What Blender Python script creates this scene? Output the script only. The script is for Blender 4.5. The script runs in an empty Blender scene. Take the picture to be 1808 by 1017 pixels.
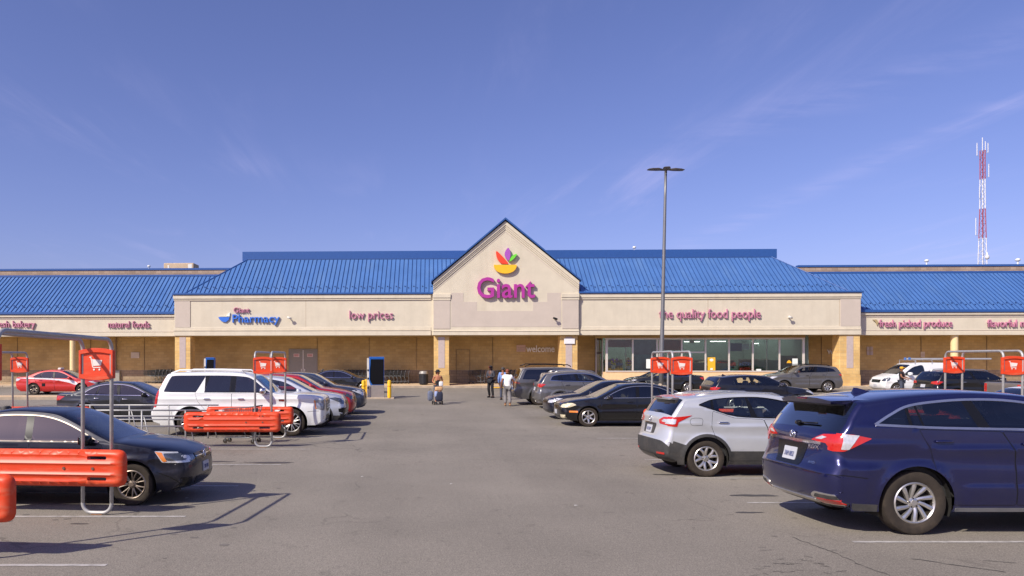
import bpy, bmesh, math, random
import numpy as np
from mathutils import Vector, Matrix, geometry
from mathutils.bvhtree import BVHTree

random.seed(7)
R = math.radians
scene = bpy.context.scene
COL = scene.collection

# ------------------------------------------------------------------ camera, sky, sun, exposure
F, XC, YH, CH = 1350.0, 720.0, 655.0, 2.0        # focal length and principal point measured on the photograph, camera height
cd = bpy.data.cameras.new('camera'); cam = bpy.data.objects.new('camera', cd); COL.objects.link(cam)
cam.location = (0, 0, CH); cam.rotation_euler = (R(90), 0, 0)
cd.sensor_width = 36.0; cd.lens = F/1808*36
cd.shift_x = (904-XC)/1808; cd.shift_y = (YH-508.5)/1808
cd.clip_start = 0.1; cd.clip_end = 3000
scene.camera = cam
scene.view_settings.view_transform = 'Standard'; scene.view_settings.look = 'None'
scene.view_settings.gamma = 1.0; scene.view_settings.use_curve_mapping = False
scene.view_settings.exposure = 0.35
SUN_TO = Vector((-2.21, -1.93, 2.45)).normalized()   # towards the sun: over the left shoulder
sd = bpy.data.lights.new('sun', 'SUN'); sd.energy = 4.3; sd.angle = R(0.53); sd.color = (1.0, 0.93, 0.79)
sun = bpy.data.objects.new('sun', sd); COL.objects.link(sun)
sun.location = (-20, -20, 30); sun.rotation_euler = SUN_TO.to_track_quat('Z', 'Y').to_euler()
world = bpy.data.worlds.new('World'); scene.world = world; world.use_nodes = True
def build_world():
    nt = world.node_tree; nt.nodes.clear(); N = nt.nodes.new; L = nt.links.new
    out = N('ShaderNodeOutputWorld'); bg = N('ShaderNodeBackground'); L(bg.outputs[0], out.inputs[0])
    sky = N('ShaderNodeTexSky'); sky.sky_type = 'NISHITA'; sky.sun_disc = False
    sky.sun_elevation = math.asin(SUN_TO.z); sky.sun_rotation = math.atan2(SUN_TO.x, SUN_TO.y)
    sky.altitude = 50; sky.air_density = 1.0; sky.dust_density = 1.2; sky.ozone_density = 6.0
    bg.inputs[1].default_value = 0.115
    def math_(op, a, b=None, c=None):
        n = N('ShaderNodeMath'); n.operation = op
        for i, v in enumerate((a, b, c)):
            if v is None: continue
            if isinstance(v, (int, float)): n.inputs[i].default_value = v
            else: L(v, n.inputs[i])
        return n.outputs[0]
    tc = N('ShaderNodeTexCoord'); sep = N('ShaderNodeSeparateXYZ'); L(tc.outputs['Generated'], sep.inputs[0])
    x, y, z = sep.outputs
    zz = math_('MAXIMUM', z, 0.02)
    comb = N('ShaderNodeCombineXYZ'); L(math_('DIVIDE', x, zz), comb.inputs[0]); L(math_('DIVIDE', y, zz), comb.inputs[1])
    def noise(scale, rot, sc, detail=6, rough=.6, dist=0.0):
        mp = N('ShaderNodeMapping'); mp.inputs['Rotation'].default_value = (0, 0, R(rot)); mp.inputs['Scale'].default_value = sc
        L(comb.outputs[0], mp.inputs[0])
        n = N('ShaderNodeTexNoise'); n.inputs['Scale'].default_value = scale; n.inputs['Detail'].default_value = detail
        n.inputs['Roughness'].default_value = rough; n.inputs['Distortion'].default_value = dist
        L(mp.outputs[0], n.inputs['Vector']); return n.outputs[0]
    def sstep(v, a, b):
        n = N('ShaderNodeMapRange'); n.interpolation_type = 'SMOOTHSTEP'; n.inputs[1].default_value = a; n.inputs[2].default_value = b
        L(v, n.inputs[0]); return n.outputs[0]
    streak = sstep(noise(1.1, 38, (2.2, .40, 1), 8, .62, .6), .48, .82)
    patch = sstep(noise(.35, 10, (1, 1, 1), 3), .42, .66)
    wisp = math_('MULTIPLY', math_('MULTIPLY', streak, patch), .30)
    # two long thin contrail-like bands, each lying in a plane through the viewer
    def band(p0, p1, w, amp, rot):
        def d(p): return Vector(((p[0]-XC)/F, 1, (YH-p[1])/F)).normalized()
        n = d(p0).cross(d(p1)).normalized()
        dot = math_('ADD', math_('ADD', math_('MULTIPLY', x, n.x), math_('MULTIPLY', y, n.y)), math_('MULTIPLY', z, n.z))
        q = math_('DIVIDE', dot, w); g = math_('POWER', 2.718, math_('MULTIPLY', math_('MULTIPLY', q, q), -1))
        br = sstep(noise(2.2, rot, (.6, 1.4, 1), 6, .65), .40, .62)
        side = sstep(x, .18, .42)
        return math_('MULTIPLY', math_('MULTIPLY', g, br), math_('MULTIPLY', side, amp))
    f = math_('ADD', wisp, band((1290, 398), (1808, 168), .010, .09, 20))
    f = math_('ADD', f, band((1220, 252), (1808, 66), .018, .08, 35))
    f = math_('MINIMUM', f, .8)
    tint = N('ShaderNodeMix'); tint.data_type = 'RGBA'; tint.blend_type = 'MULTIPLY'; tint.inputs[0].default_value = 1
    L(sky.outputs[0], tint.inputs[6]); tint.inputs[7].default_value = SKY_TINT
    mix = N('ShaderNodeMix'); mix.data_type = 'RGBA'; L(f, mix.inputs[0]); L(tint.outputs[2], mix.inputs[6]); mix.inputs[7].default_value = (5.4, 4.9, 7.4, 1)
    L(mix.outputs[2], bg.inputs[0])
SKY_TINT = (1.0, 0.765, 0.97, 1)
build_world()

# ------------------------------------------------------------------ helpers
def C(r, g, b):
    f = lambda c: (c/255)/12.92 if c/255 <= .04045 else ((c/255+.055)/1.055)**2.4
    return (f(r), f(g), f(b), 1)
def G(d):                                                # the lot is level near the camera and rises towards the store
    t = max(0.0, d-16); return .0119*t + .00033*t*t
def Gs(d):
    t = max(0.0, d-16); return (.0119 + .00066*t) if d > 16 else 0.0
def at(px, d): return (px-XC)*d/F                        # measured column -> world X at distance d
def zat(py, d): return CH-(py-YH)*d/F

_M = {}
def pm(name, col, rough=.5, metal=0.0, coat=0.0, var=.10, vs=6.0, bump=0.0, bs=60.0, spec=.5, dirt=None, ds=1.5, coatr=.04, dst=None):
    if name in _M: return _M[name]
    m = bpy.data.materials.new(name); m.use_nodes = True; _M[name] = m
    nt = m.node_tree; b = nt.nodes['Principled BSDF']; N = nt.nodes.new; L = nt.links.new
    col = tuple(col) if len(col) == 4 else tuple(col)+(1,)
    b.inputs['Roughness'].default_value = rough; b.inputs['Metallic'].default_value = metal
    b.inputs['Coat Weight'].default_value = coat; b.inputs['Coat Roughness'].default_value = coatr
    b.inputs['Specular IOR Level'].default_value = spec
    tc = N('ShaderNodeTexCoord')
    n = N('ShaderNodeTexNoise'); n.inputs['Scale'].default_value = vs; n.inputs['Detail'].default_value = 5; n.inputs['Roughness'].default_value = .65
    L(tc.outputs['Object'], n.inputs['Vector'])
    rp = N('ShaderNodeMapRange'); rp.inputs[1].default_value = .3; rp.inputs[2].default_value = .7
    rp.inputs[3].default_value = 1-var; rp.inputs[4].default_value = 1+var; L(n.outputs[0], rp.inputs[0])
    mx = N('ShaderNodeMix'); mx.data_type = 'RGBA'; mx.blend_type = 'MULTIPLY'; mx.inputs[0].default_value = 1; mx.inputs[6].default_value = col
    L(rp.outputs[0], mx.inputs[7]); out = mx.outputs[2]
    if dirt:
        n2 = N('ShaderNodeTexNoise'); n2.inputs['Scale'].default_value = ds; n2.inputs['Detail'].default_value = 8; n2.inputs['Roughness'].default_value = .7
        if dst:
            mp_ = N('ShaderNodeMapping'); mp_.inputs['Scale'].default_value = dst; L(tc.outputs['Object'], mp_.inputs[0]); L(mp_.outputs[0], n2.inputs['Vector'])
        else: L(tc.outputs['Object'], n2.inputs['Vector'])
        r2 = N('ShaderNodeMapRange'); r2.inputs[1].default_value = .5; r2.inputs[2].default_value = .75; r2.inputs[4].default_value = dirt[1]; L(n2.outputs[0], r2.inputs[0])
        m2 = N('ShaderNodeMix'); m2.data_type = 'RGBA'; L(r2.outputs[0], m2.inputs[0]); L(out, m2.inputs[6]); m2.inputs[7].default_value = dirt[0]; out = m2.outputs[2]
    L(out, b.inputs['Base Color'])
    if bump:
        n3 = N('ShaderNodeTexNoise'); n3.inputs['Scale'].default_value = bs; n3.inputs['Detail'].default_value = 4; L(tc.outputs['Object'], n3.inputs['Vector'])
        bp = N('ShaderNodeBump'); bp.inputs['Strength'].default_value = bump; bp.inputs['Distance'].default_value = .01; L(n3.outputs[0], bp.inputs['Height']); L(bp.outputs[0], b.inputs['Normal'])
    return m
def glassmat(name, tint, refl=1.0, rough=.01, gcol=(1, 1, 1, 1)):
    if name in _M: return _M[name]
    m = bpy.data.materials.new(name); m.use_nodes = True; _M[name] = m
    nt = m.node_tree; nt.nodes.clear(); N = nt.nodes.new; L = nt.links.new
    o = N('ShaderNodeOutputMaterial'); t = N('ShaderNodeBsdfTransparent'); t.inputs[0].default_value = tuple(tint)+(1,)
    g = N('ShaderNodeBsdfGlossy'); g.inputs['Roughness'].default_value = rough; g.inputs[0].default_value = gcol
    fr = N('ShaderNodeFresnel'); fr.inputs[0].default_value = 1.52
    ml = N('ShaderNodeMath'); ml.operation = 'MULTIPLY_ADD'; ml.inputs[1].default_value = 1.5*refl; ml.inputs[2].default_value = .02; ml.use_clamp = True; L(fr.outputs[0], ml.inputs[0])
    mx = N('ShaderNodeMixShader'); L(ml.outputs[0], mx.inputs[0]); L(t.outputs[0], mx.inputs[1]); L(g.outputs[0], mx.inputs[2]); L(mx.outputs[0], o.inputs[0])
    return m
def emat(name, col, s):
    if name in _M: return _M[name]
    m = bpy.data.materials.new(name); m.use_nodes = True; _M[name] = m
    b = m.node_tree.nodes['Principled BSDF']; b.inputs['Base Color'].default_value = col
    b.inputs['Emission Color'].default_value = col; b.inputs['Emission Strength'].default_value = s
    return m

def empty(name, loc=(0, 0, 0), rz=0.0, label=None, cat=None, group=None, rx=0.0, parent=None):
    o = bpy.data.objects.new(name, None); o.empty_display_size = .2; COL.objects.link(o)
    o.location = loc; o.rotation_euler = (rx, 0, rz)
    tag(o, label, cat, group)
    if parent: o.parent = parent
    return o
def tag(o, label=None, cat=None, group=None, kind=None):
    if label: o['label'] = label
    if cat: o['category'] = cat
    if group: o['group'] = group
    if kind: o['kind'] = kind
    return o
def link(name, me, parent=None, loc=(0, 0, 0), rot=(0, 0, 0), scale=(1, 1, 1)):
    o = bpy.data.objects.new(name, me); COL.objects.link(o)
    o.location = loc; o.rotation_euler = rot; o.scale = scale
    if parent: o.parent = parent
    return o
def copy_tree(o, parent=None):
    c = o.copy(); COL.objects.link(c); c.parent = parent
    for ch in o.children: copy_tree(ch, c)
    return c

class MB:
    def __init__(s): s.v = []; s.f = []; s.mi = []; s.n = 0
    def add(s, vs, fs, mi=0):
        b = len(s.v); s.v += [tuple(v) for v in vs]
        for f in fs: s.f.append(tuple(b+i for i in f)); s.mi.append(mi)
    def box(s, x0, x1, y0, y1, z0, z1, mi=0):
        s.add([(x0,y0,z0),(x1,y0,z0),(x1,y1,z0),(x0,y1,z0),(x0,y0,z1),(x1,y0,z1),(x1,y1,z1),(x0,y1,z1)],
              [(0,3,2,1),(4,5,6,7),(0,1,5,4),(1,2,6,5),(2,3,7,6),(3,0,4,7)], mi)
    def cbox(s, x0, x1, y0, y1, z0, z1, c=.01, mi=0):     # box with chamfered edges
        vs = []
        for sx in (0, 1):
            for sy in (0, 1):
                for sz in (0, 1):
                    X, Y, Z = (x0, x1)[sx], (y0, y1)[sy], (z0, z1)[sz]
                    dx, dy, dz = (c if sx == 0 else -c), (c if sy == 0 else -c), (c if sz == 0 else -c)
                    vs += [(X, Y+dy, Z+dz), (X+dx, Y, Z+dz), (X+dx, Y+dy, Z)]
        s.hull(vs, mi)
    def hull(s, vs, mi=0):
        bm = bmesh.new(); vv = [bm.verts.new(v) for v in vs]
        bmesh.ops.convex_hull(bm, input=vv)
        bmesh.ops.delete(bm, geom=[v for v in bm.verts if not v.link_faces], context='VERTS')
        bmesh.ops.dissolve_limit(bm, angle_limit=.01, verts=bm.verts, edges=bm.edges)
        bm.verts.index_update(); s.add([v.co[:] for v in bm.verts], [tuple(v.index for v in f.verts) for f in bm.faces], mi); bm.free()
    def prism(s, poly, y0, y1, mi=0, axis='y'):           # polygon in (x,z) extruded along y (front at y0)
        n = len(poly)
        ar = sum(poly[i][0]*poly[(i+1) % n][1]-poly[(i+1) % n][0]*poly[i][1] for i in range(n))
        if ar < 0: poly = poly[::-1]
        if axis == 'y':
            a = [(p[0], y0, p[1]) for p in poly]; b = [(p[0], y1, p[1]) for p in poly]
        elif axis == 'x':
            a = [(y1, p[0], p[1]) for p in poly]; b = [(y0, p[0], p[1]) for p in poly]
        else:
            a = [(p[0], p[1], y1) for p in poly]; b = [(p[0], p[1], y0) for p in poly]
        tris = geometry.tessellate_polygon([[Vector((p[0], p[1], 0)) for p in poly]])
        fs = []
        for t in tris:
            i, j, k = t
            A = (poly[j][0]-poly[i][0])*(poly[k][1]-poly[i][1])-(poly[k][0]-poly[i][0])*(poly[j][1]-poly[i][1])
            if A < 0: j, k = k, j
            fs += [(i, j, k), (n+i, n+k, n+j)]
        fs += [(i, n+i, n+(i+1) % n, (i+1) % n) for i in range(n)]
        s.add(a+b, fs, mi)
    def tube(s, pts, r, seg=8, mi=0, closed=False, caps=True):
        pts = [Vector(p) for p in pts]; n = len(pts); rings = []
        rr = r if isinstance(r, (list, tuple)) else [r]*n
        up = None
        for i, p in enumerate(pts):
            if closed: t = (pts[(i+1) % n]-pts[i-1]).normalized()
            else: t = ((pts[min(i+1, n-1)]-p).normalized()+(p-pts[max(i-1, 0)]).normalized()).normalized()
            if up is None: up = Vector((0, 0, 1)) if abs(t.z) < .9 else Vector((1, 0, 0))
            a = t.cross(up).normalized(); up = a.cross(t).normalized()
            rings.append([p+(a*math.cos(2*math.pi*k/seg)+up*math.sin(2*math.pi*k/seg))*rr[i] for k in range(seg)])
        vs = [v for q in rings for v in q]; fs = []
        m = n if closed else n-1
        for i in range(m):
            j = (i+1) % n
            for k in range(seg):
                l = (k+1) % seg; fs.append((i*seg+k, j*seg+k, j*seg+l, i*seg+l))
        if not closed and caps:
            fs.append(tuple(range(seg))); fs.append(tuple((n-1)*seg+k for k in range(seg))[::-1])
        s.add(vs, fs, mi)
    def cyl(s, p0, p1, r0, r1=None, seg=16, mi=0):
        s.tube([p0, p1], [r0, r0 if r1 is None else r1], seg, mi)
    def lathe(s, prof, seg=24, mi=0, axis='z', c=(0, 0, 0)):   # prof: (r, h)
        vs = []; n = len(prof)
        for k in range(seg):
            a = 2*math.pi*k/seg; ca, sa = math.cos(a), math.sin(a)
            for (r, h) in prof:
                if axis == 'z': vs.append((c[0]+r*ca, c[1]+r*sa, c[2]+h))
                else: vs.append((c[0]+r*ca, c[1]+h, c[2]-r*sa))
        fs = []
        for k in range(seg):
            l = (k+1) % seg
            for i in range(n-1): fs.append((k*n+i, l*n+i, l*n+i+1, k*n+i+1))
        s.add(vs, fs, mi)
    def sell(s, c, rad, e=.5, nu=14, nv=10, mi=0, rot=None):  # superellipsoid
        vs = []; sg = lambda v, p: math.copysign(abs(v)**p, v)
        for j in range(nv+1):
            b = -math.pi/2+math.pi*j/nv
            for i in range(nu):
                a = 2*math.pi*i/nu
                p = Vector((rad[0]*sg(math.cos(b), e)*sg(math.cos(a), e), rad[1]*sg(math.cos(b), e)*sg(math.sin(a), e), rad[2]*sg(math.sin(b), e)))
                if rot is not None: p = rot @ p
                vs.append((c[0]+p.x, c[1]+p.y, c[2]+p.z))
        fs = []
        for j in range(nv):
            for i in range(nu):
                k = (i+1) % nu; fs.append((j*nu+i, j*nu+k, (j+1)*nu+k, (j+1)*nu+i))
        s.add(vs, fs, mi)
    def mesh(s, name, mats, smooth=False):
        me = bpy.data.meshes.new(name); me.from_pydata(s.v, [], s.f)
        for m in (mats if isinstance(mats, (list, tuple)) else [mats]): me.materials.append(m)
        if max(s.mi or [0]): me.polygons.foreach_set('material_index', s.mi)
        if smooth:
            me.polygons.foreach_set('use_smooth', [True]*len(me.polygons))
            if smooth is not True and smooth > 0: me.set_sharp_from_angle(angle=R(smooth))
        me.update(); return me
    def build(s, name, mats, parent=None, smooth=False, loc=(0, 0, 0), rot=(0, 0, 0)):
        return link(name, s.mesh(name, mats, smooth), parent, loc, rot)
def crom(pts, n=6, closed=False):
    pts = [np.array(p, float) for p in pts]; m = len(pts); out = []
    for i in range(m if closed else m-1):
        p1, p2 = pts[i], pts[(i+1) % m]
        p0 = pts[i-1] if (closed or i > 0) else p1+(p1-p2); p3 = pts[(i+2) % m] if (closed or i+2 < m) else p2+(p2-p1)
        for k in range(n):
            t = k/n
            out.append(.5*((2*p1)+(-p0+p2)*t+(2*p0-5*p1+4*p2-p3)*t*t+(-p0+3*p1-3*p2+p3)*t**3))
    if not closed: out.append(pts[-1])
    return [tuple(p) for p in out]
def rpoly(pts, r=.03, n=4):                              # polygon with rounded corners
    m = len(pts); out = []
    for i in range(m):
        p = Vector(pts[i][:2]); a = Vector(pts[i-1][:2]); b = Vector(pts[(i+1) % m][:2])
        ri = pts[i][2] if len(pts[i]) > 2 else r
        if ri <= 0: out.append(tuple(p)); continue
        da, db = (a-p), (b-p); d = min(ri, da.length*.45, db.length*.45)
        A = p+da.normalized()*d; B = p+db.normalized()*d
        for k in range(n+1):
            t = k/n; q = A*(1-t)**2+p*2*t*(1-t)+B*t*t; out.append(tuple(q))
    return out
_tw = {}
def text_mesh(txt, size=1.0, ext=.05, bold=0.0, shear=0.0):
    cu = bpy.data.curves.new('lettering', 'FONT'); cu.body = txt; cu.size = size; cu.extrude = ext; cu.offset = bold; cu.shear = shear
    cu.resolution_u = 3
    o = bpy.data.objects.new('lettering', cu); COL.objects.link(o)
    dg = bpy.context.evaluated_depsgraph_get(); me = bpy.data.meshes.new_from_object(o.evaluated_get(dg))
    bpy.data.objects.remove(o); bpy.data.curves.remove(cu)
    return me
def me_bounds(me):
    a = np.empty(len(me.vertices)*3); me.vertices.foreach_get('co', a); a = a.reshape(-1, 3)
    return a.min(0), a.max(0)
def letters(parent, txt, x0, x1, z0, zx, y, mat, ext=.04, bold=0.0, shear=0.0):
    """lettering whose x-extent is x0..x1, baseline z0, x-height letters up to zx; one mesh per letter"""
    full = text_mesh(txt, 1.0, 0, bold, shear); lo, hi = me_bounds(full); bpy.data.meshes.remove(full)
    xm = text_mesh('x', 1.0, 0, bold); xl, xh = me_bounds(xm); bpy.data.meshes.remove(xm)
    sx = (x1-x0)/(hi[0]-lo[0]); sz = (zx-z0)/(xh[1]-xl[1])
    for i, ch in enumerate(txt):
        if ch == ' ': continue
        p = text_mesh(txt[:i+1], 1.0, 0, bold, shear); pr = me_bounds(p)[1][0]; bpy.data.meshes.remove(p)
        me = text_mesh(ch, 1.0, ext, bold, shear); cr = me_bounds(me)[1][0]
        me.materials.clear(); me.materials.append(mat)
        for v in me.vertices:
            X, Y, Z = v.co; v.co = (x0+(X+pr-cr-lo[0])*sx, y-Z, z0+Y*sz)
        link('letter', me, parent)

# ------------------------------------------------------------------ ground
def asphalt():
    m = bpy.data.materials.new('asphalt'); m.use_nodes = True; nt = m.node_tree; b = nt.nodes['Principled BSDF']; N = nt.nodes.new; L = nt.links.new
    tc = N('ShaderNodeTexCoord')
    def noise(s, d=4, r=.6, sc=None, dist=0):
        n = N('ShaderNodeTexNoise'); n.inputs['Scale'].default_value = s; n.inputs['Detail'].default_value = d; n.inputs['Roughness'].default_value = r; n.inputs['Distortion'].default_value = dist
        if sc:
            mp = N('ShaderNodeMapping'); mp.inputs['Scale'].default_value = sc; L(tc.outputs['Object'], mp.inputs[0]); L(mp.outputs[0], n.inputs['Vector'])
        else: L(tc.outputs['Object'], n.inputs['Vector'])
        return n.outputs[0]
    def mr(v, a, b_, c, d, smooth=False):
        n = N('ShaderNodeMapRange'); n.inputs[1].default_value = a; n.inputs[2].default_value = b_; n.inputs[3].default_value = c; n.inputs[4].default_value = d
        if smooth: n.interpolation_type = 'SMOOTHSTEP'
        L(v, n.inputs[0]); return n.outputs[0]
    def mul(a, c):
        n = N('ShaderNodeMath'); n.operation = 'MULTIPLY'; L(a, n.inputs[0])
        if isinstance(c, float): n.inputs[1].default_value = c
        else: L(c, n.inputs[1])
        return n.outputs[0]
    agg = mr(noise(60, 3, .75), .3, .7, .46, 1.54)
    agg2 = mr(noise(16, 4, .7), .3, .7, .86, 1.14)
    big = mr(noise(.22, 5, .6), .3, .7, .84, 1.16)
    lane = mr(noise(.5, 3, .5, (1.2, .10, 1)), .3, .7, .92, 1.08)
    st = mr(noise(1.3, 7, .75, (1.5, 1.0, 1), .4), .57, .73, 1.0, .66, True)
    val = mul(mul(mul(agg, agg2), mul(big, lane)), st)
    vo = N('ShaderNodeTexVoronoi'); vo.feature = 'DISTANCE_TO_EDGE'; vo.inputs['Scale'].default_value = .16
    wv = N('ShaderNodeTexNoise'); wv.inputs['Scale'].default_value = 1.2; wv.inputs['Detail'].default_value = 6; L(tc.outputs['Object'], wv.inputs['Vector'])
    ad = N('ShaderNodeVectorMath'); ad.operation = 'MULTIPLY_ADD'; L(wv.outputs['Color'], ad.inputs[0]); ad.inputs[1].default_value = (1.1, 1.1, 0); L(tc.outputs['Object'], ad.inputs[2]); L(ad.outputs[0], vo.inputs['Vector'])
    cr = mr(vo.outputs[0], .0012, .0035, .70, 1.0)
    gate = mr(noise(.35, 2), .50, .60, 0, 1)
    cm = N('ShaderNodeMix'); L(gate, cm.inputs[0]); cm.inputs[2].default_value = 1.0; L(cr, cm.inputs[3])
    val = mul(val, cm.outputs[0])
    # pale grit specks
    vs = N('ShaderNodeTexVoronoi'); vs.inputs['Scale'].default_value = 55; L(tc.outputs['Object'], vs.inputs['Vector'])
    sp = mr(vs.outputs['Distance'], .10, .24, .55, 0.0)
    mx = N('ShaderNodeMix'); mx.data_type = 'RGBA'; mx.blend_type = 'MULTIPLY'; mx.inputs[0].default_value = 1; mx.inputs[6].default_value = ASPH; L(val, mx.inputs[7])
    m2 = N('ShaderNodeMix'); m2.data_type = 'RGBA'; L(sp, m2.inputs[0]); L(mx.outputs[2], m2.inputs[6]); m2.inputs[7].default_value = (.42, .38, .34, 1)
    L(m2.outputs[2], b.inputs['Base Color']); b.inputs['Roughness'].default_value = .88; b.inputs['Specular IOR Level'].default_value = .3
    bp = N('ShaderNodeBump'); bp.inputs['Strength'].default_value = .5; bp.inputs['Distance'].default_value = .006; L(noise(90, 3, .7), bp.inputs['Height']); L(bp.outputs[0], b.inputs['Normal'])
    return m
ASPH = (.216, .191, .160, 1)
m_asph = asphalt()
def sheet(name, x0, x1, ys, dz, mat, parent=None, nx=1):
    v = []; f = []
    for i, y in enumerate(ys):
        for k in range(nx+1): v.append((x0+(x1-x0)*k/nx, y, G(y)+dz))
    w = nx+1
    for i in range(len(ys)-1):
        for k in range(nx): f.append((i*w+k, i*w+k+1, (i+1)*w+k+1, (i+1)*w+k))
    me = bpy.data.meshes.new(name); me.from_pydata(v, [], f); me.materials.append(mat)
    return link(name, me, parent)
lot = tag(sheet('parking_lot', -600, 600, [-200, -60, 0, 10, 16]+[16+i*1.5 for i in range(1, 30)]+[62, 66], 0, m_asph), kind='structure')
far = MB(); far.add([(-1500, 66, G(66)), (1500, 66, G(66)), (1500, 2500, G(66)+.5), (-1500, 2500, G(66)+.5)], [(0, 1, 2, 3)])
tag(far.build('ground', pm('distant_ground', (.10, .11, .06), .9)), kind='structure')
m_line = pm('worn_line_paint', (.40, .375, .35), .8, var=.35, vs=9, dirt=((.22, .195, .172, 1), 1.0), ds=3.4)
for (d, x) in ((7.87, -3.10), (10.5, -3.05), (13.3, -2.95), (16.3, -2.7), (19.15, -2.45), (22.05, -2.3), (24.9, -2.3), (27.6, -2.3), (30.4, -2.3), (33.2, -2.3)):
    sheet('stall_line', x-5.4, x, [d-.042, d+.042], .004, m_line, lot)
for (d, x) in ((8.94, 5.2), (11.6, 5.15), (14.25, 5.15), (17.1, 5.3), (21.8, 5.4), (25.1, 5.5), (27.9, 5.6), (30.9, 5.7), (33.4, 5.7), (36.0, 5.7)):
    sheet('stall_line', x, x+5.4, [d-.042, d+.042], .004, m_line, lot)
m_tar = pm('crack_tar', (.045, .042, .040), .85, var=.2)
def crack(pts, w):
    rnd = random.Random(int(abs(pts[0][0])*1000)); path = []
    for (a, b) in zip(pts[:-1], pts[1:]):
        n = max(3, int(math.dist(a, b)/.07))
        for i in range(n):
            t = i/n; path.append((a[0]+(b[0]-a[0])*t+rnd.uniform(-.02, .02), a[1]+(b[1]-a[1])*t+rnd.uniform(-.02, .02), w*rnd.uniform(.25, 1)))
    v = []; f = []
    for (x, y, ww) in path: v += [(x-ww/2, y-ww*.6, G(y)+.003), (x+ww/2, y+ww*.6, G(y)+.003)]
    for i in range(len(path)-1): f.append((2*i, 2*i+2, 2*i+3, 2*i+1))
    me = bpy.data.meshes.new('crack'); me.from_pydata(v, [], f); me.materials.append(m_tar); link('crack', me, lot)
def gpx(px, py):
    d = 5.0
    for _ in range(40): d = (CH-G(d))*F/(py-YH)
    return (at(px, d), d)
crack([gpx(1400, 949), gpx(1470, 975), gpx(1520, 998), gpx(1570, 1016), gpx(1600, 1060)], .018)
crack([gpx(1610, 987), gpx(1700, 1000), gpx(1790, 1013)], .020)
crack([gpx(1735, 990), gpx(1808, 995)], .012)
crack([gpx(1210, 918), gpx(1250, 915), gpx(1300, 908)], .010)
rs = random.Random(3)
for _ in range(26):
    cx, cy = rs.gauss(1400, 45), rs.gauss(1000, 14)
    if cy > 1016: continue
    crack([gpx(cx-rs.uniform(6, 18), cy+rs.uniform(-3, 3)), gpx(cx+rs.uniform(6, 18), cy+rs.uniform(-3, 3))], .012)
# dark tyre-worn oil spots and litter
m_oil = pm('oil_stain', (.062, .056, .052), .7, var=.3)
for (px, py, w) in ((1330, 875, .5), (1180, 838, .5), (480, 817, .7), (380, 815, .5), (140, 925, .16), (1320, 905, .3), (1190, 770, .4)):
    x, y = gpx(px, py); b = MB(); n = 14; rr = random.Random(px)
    b.add([(math.cos(2*math.pi*k/n)*w*rr.uniform(.5, 1), math.sin(2*math.pi*k/n)*w*.22*rr.uniform(.5, 1.1), 0) for k in range(n)], [tuple(range(n))])
    b.build('oil_stain', m_oil, lot, loc=(x, y, G(y)+.0035))

rs = random.Random(21); spots = MB()
for _ in range(260):
    bay = rs.random() < .8; y = rs.uniform(7, 40); x = (rs.choice((-1, 1))*rs.uniform(.3, 2.2)+(6.9 if rs.random() < .5 else -4.2)) if bay else rs.uniform(-3, 5.5)
    r_ = rs.uniform(.008, .04)*(1.6 if bay else 1); n = 7; z = G(y)+.0030
    spots.add([(x+math.cos(2*math.pi*k/n)*r_*rs.uniform(.6, 1.2), y+math.sin(2*math.pi*k/n)*r_*rs.uniform(.6, 1.2), z) for k in range(n)], [tuple(range(n))])
tag(spots.build('drip_spot', pm('drip_stain', (.150, .133, .114), .8, var=.2), lot), kind='stuff')
m_lit = pm('litter_paper', (.62, .60, .56), .8)
for (px, py) in ((640, 842), (797, 855), (1017, 893), (862, 700), (330, 880)):
    x, y = gpx(px, py); b = MB(); b.add([(-.03, -.02, .004), (.03, -.015, .010), (.025, .025, .005), (-.02, .02, .010)], [(0, 1, 2), (0, 2, 3)]); b.build('paper_scrap', m_lit, lot, loc=(x, y, G(y)+.002))

# ------------------------------------------------------------------ the store
TH = R(-2.0); BO = (0.0, 52.5); cT, sT = math.cos(TH), math.sin(TH)
def BL(px, py, yl=0.0):
    t = (px-XC)/F
    xl = (t*(BO[1]+cT*yl)-BO[0]+sT*yl)/(cT-t*sT)
    Y = BO[1]+sT*xl+cT*yl
    return xl, CH-(py-YH)*Y/F
def bx(px, yl=0.0): return BL(px, 600, yl)[0]
def bw(x, y, z): return (BO[0]+cT*x-sT*y, BO[1]+sT*x+cT*y, z)
def bthing(name, pos, label, cat, group=None): return empty(name, bw(*pos), TH, label, cat, group)

ZWf = lambda y: .99+.04*max(0, y+.45)                    # it falls gently towards the kerb
ZW = 0.99                                                # walkway level
Z_SOF, Z_EAVE, Z_RID = 4.46, 7.27, 10.2
m_cream = pm('cream_stucco', (.615, .550, .428), .85, var=.06, vs=1.2, bump=.25, bs=90, dirt=((.44, .37, .27, 1), .30), ds=1.6, dst=(1, 1, .10))
m_pink = pm('rose_stucco', (.53, .455, .385), .85, var=.05, vs=1.2, bump=.25, bs=90)
m_trim = pm('cream_trim', (.630, .560, .435), .8, var=.06, vs=1.5, dirt=((.44, .36, .26, 1), .32), ds=1.8, dst=(1, 1, .25))
m_roof = pm('blue_metal_roof', C(74, 112, 168), .42, metal=0.0, coat=.15, var=.09, vs=.7, coatr=.3, dirt=((.16, .26, .40, 1), .35), ds=1.4, dst=(1, .18, .18))
m_rib = pm('blue_roof_seam', C(46, 78, 132), .45, var=.06)
m_gut = pm('blue_gutter', C(44, 84, 146), .4, var=.06)
m_sof = pm('soffit_board', C(190, 170, 130), .8)
m_conc = pm('walkway_concrete', C(196, 170, 138), .9, var=.14, vs=2, bump=.2)
m_kerb = pm('kerb_concrete', C(168, 152, 132), .9, var=.2, vs=1.5)
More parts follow.
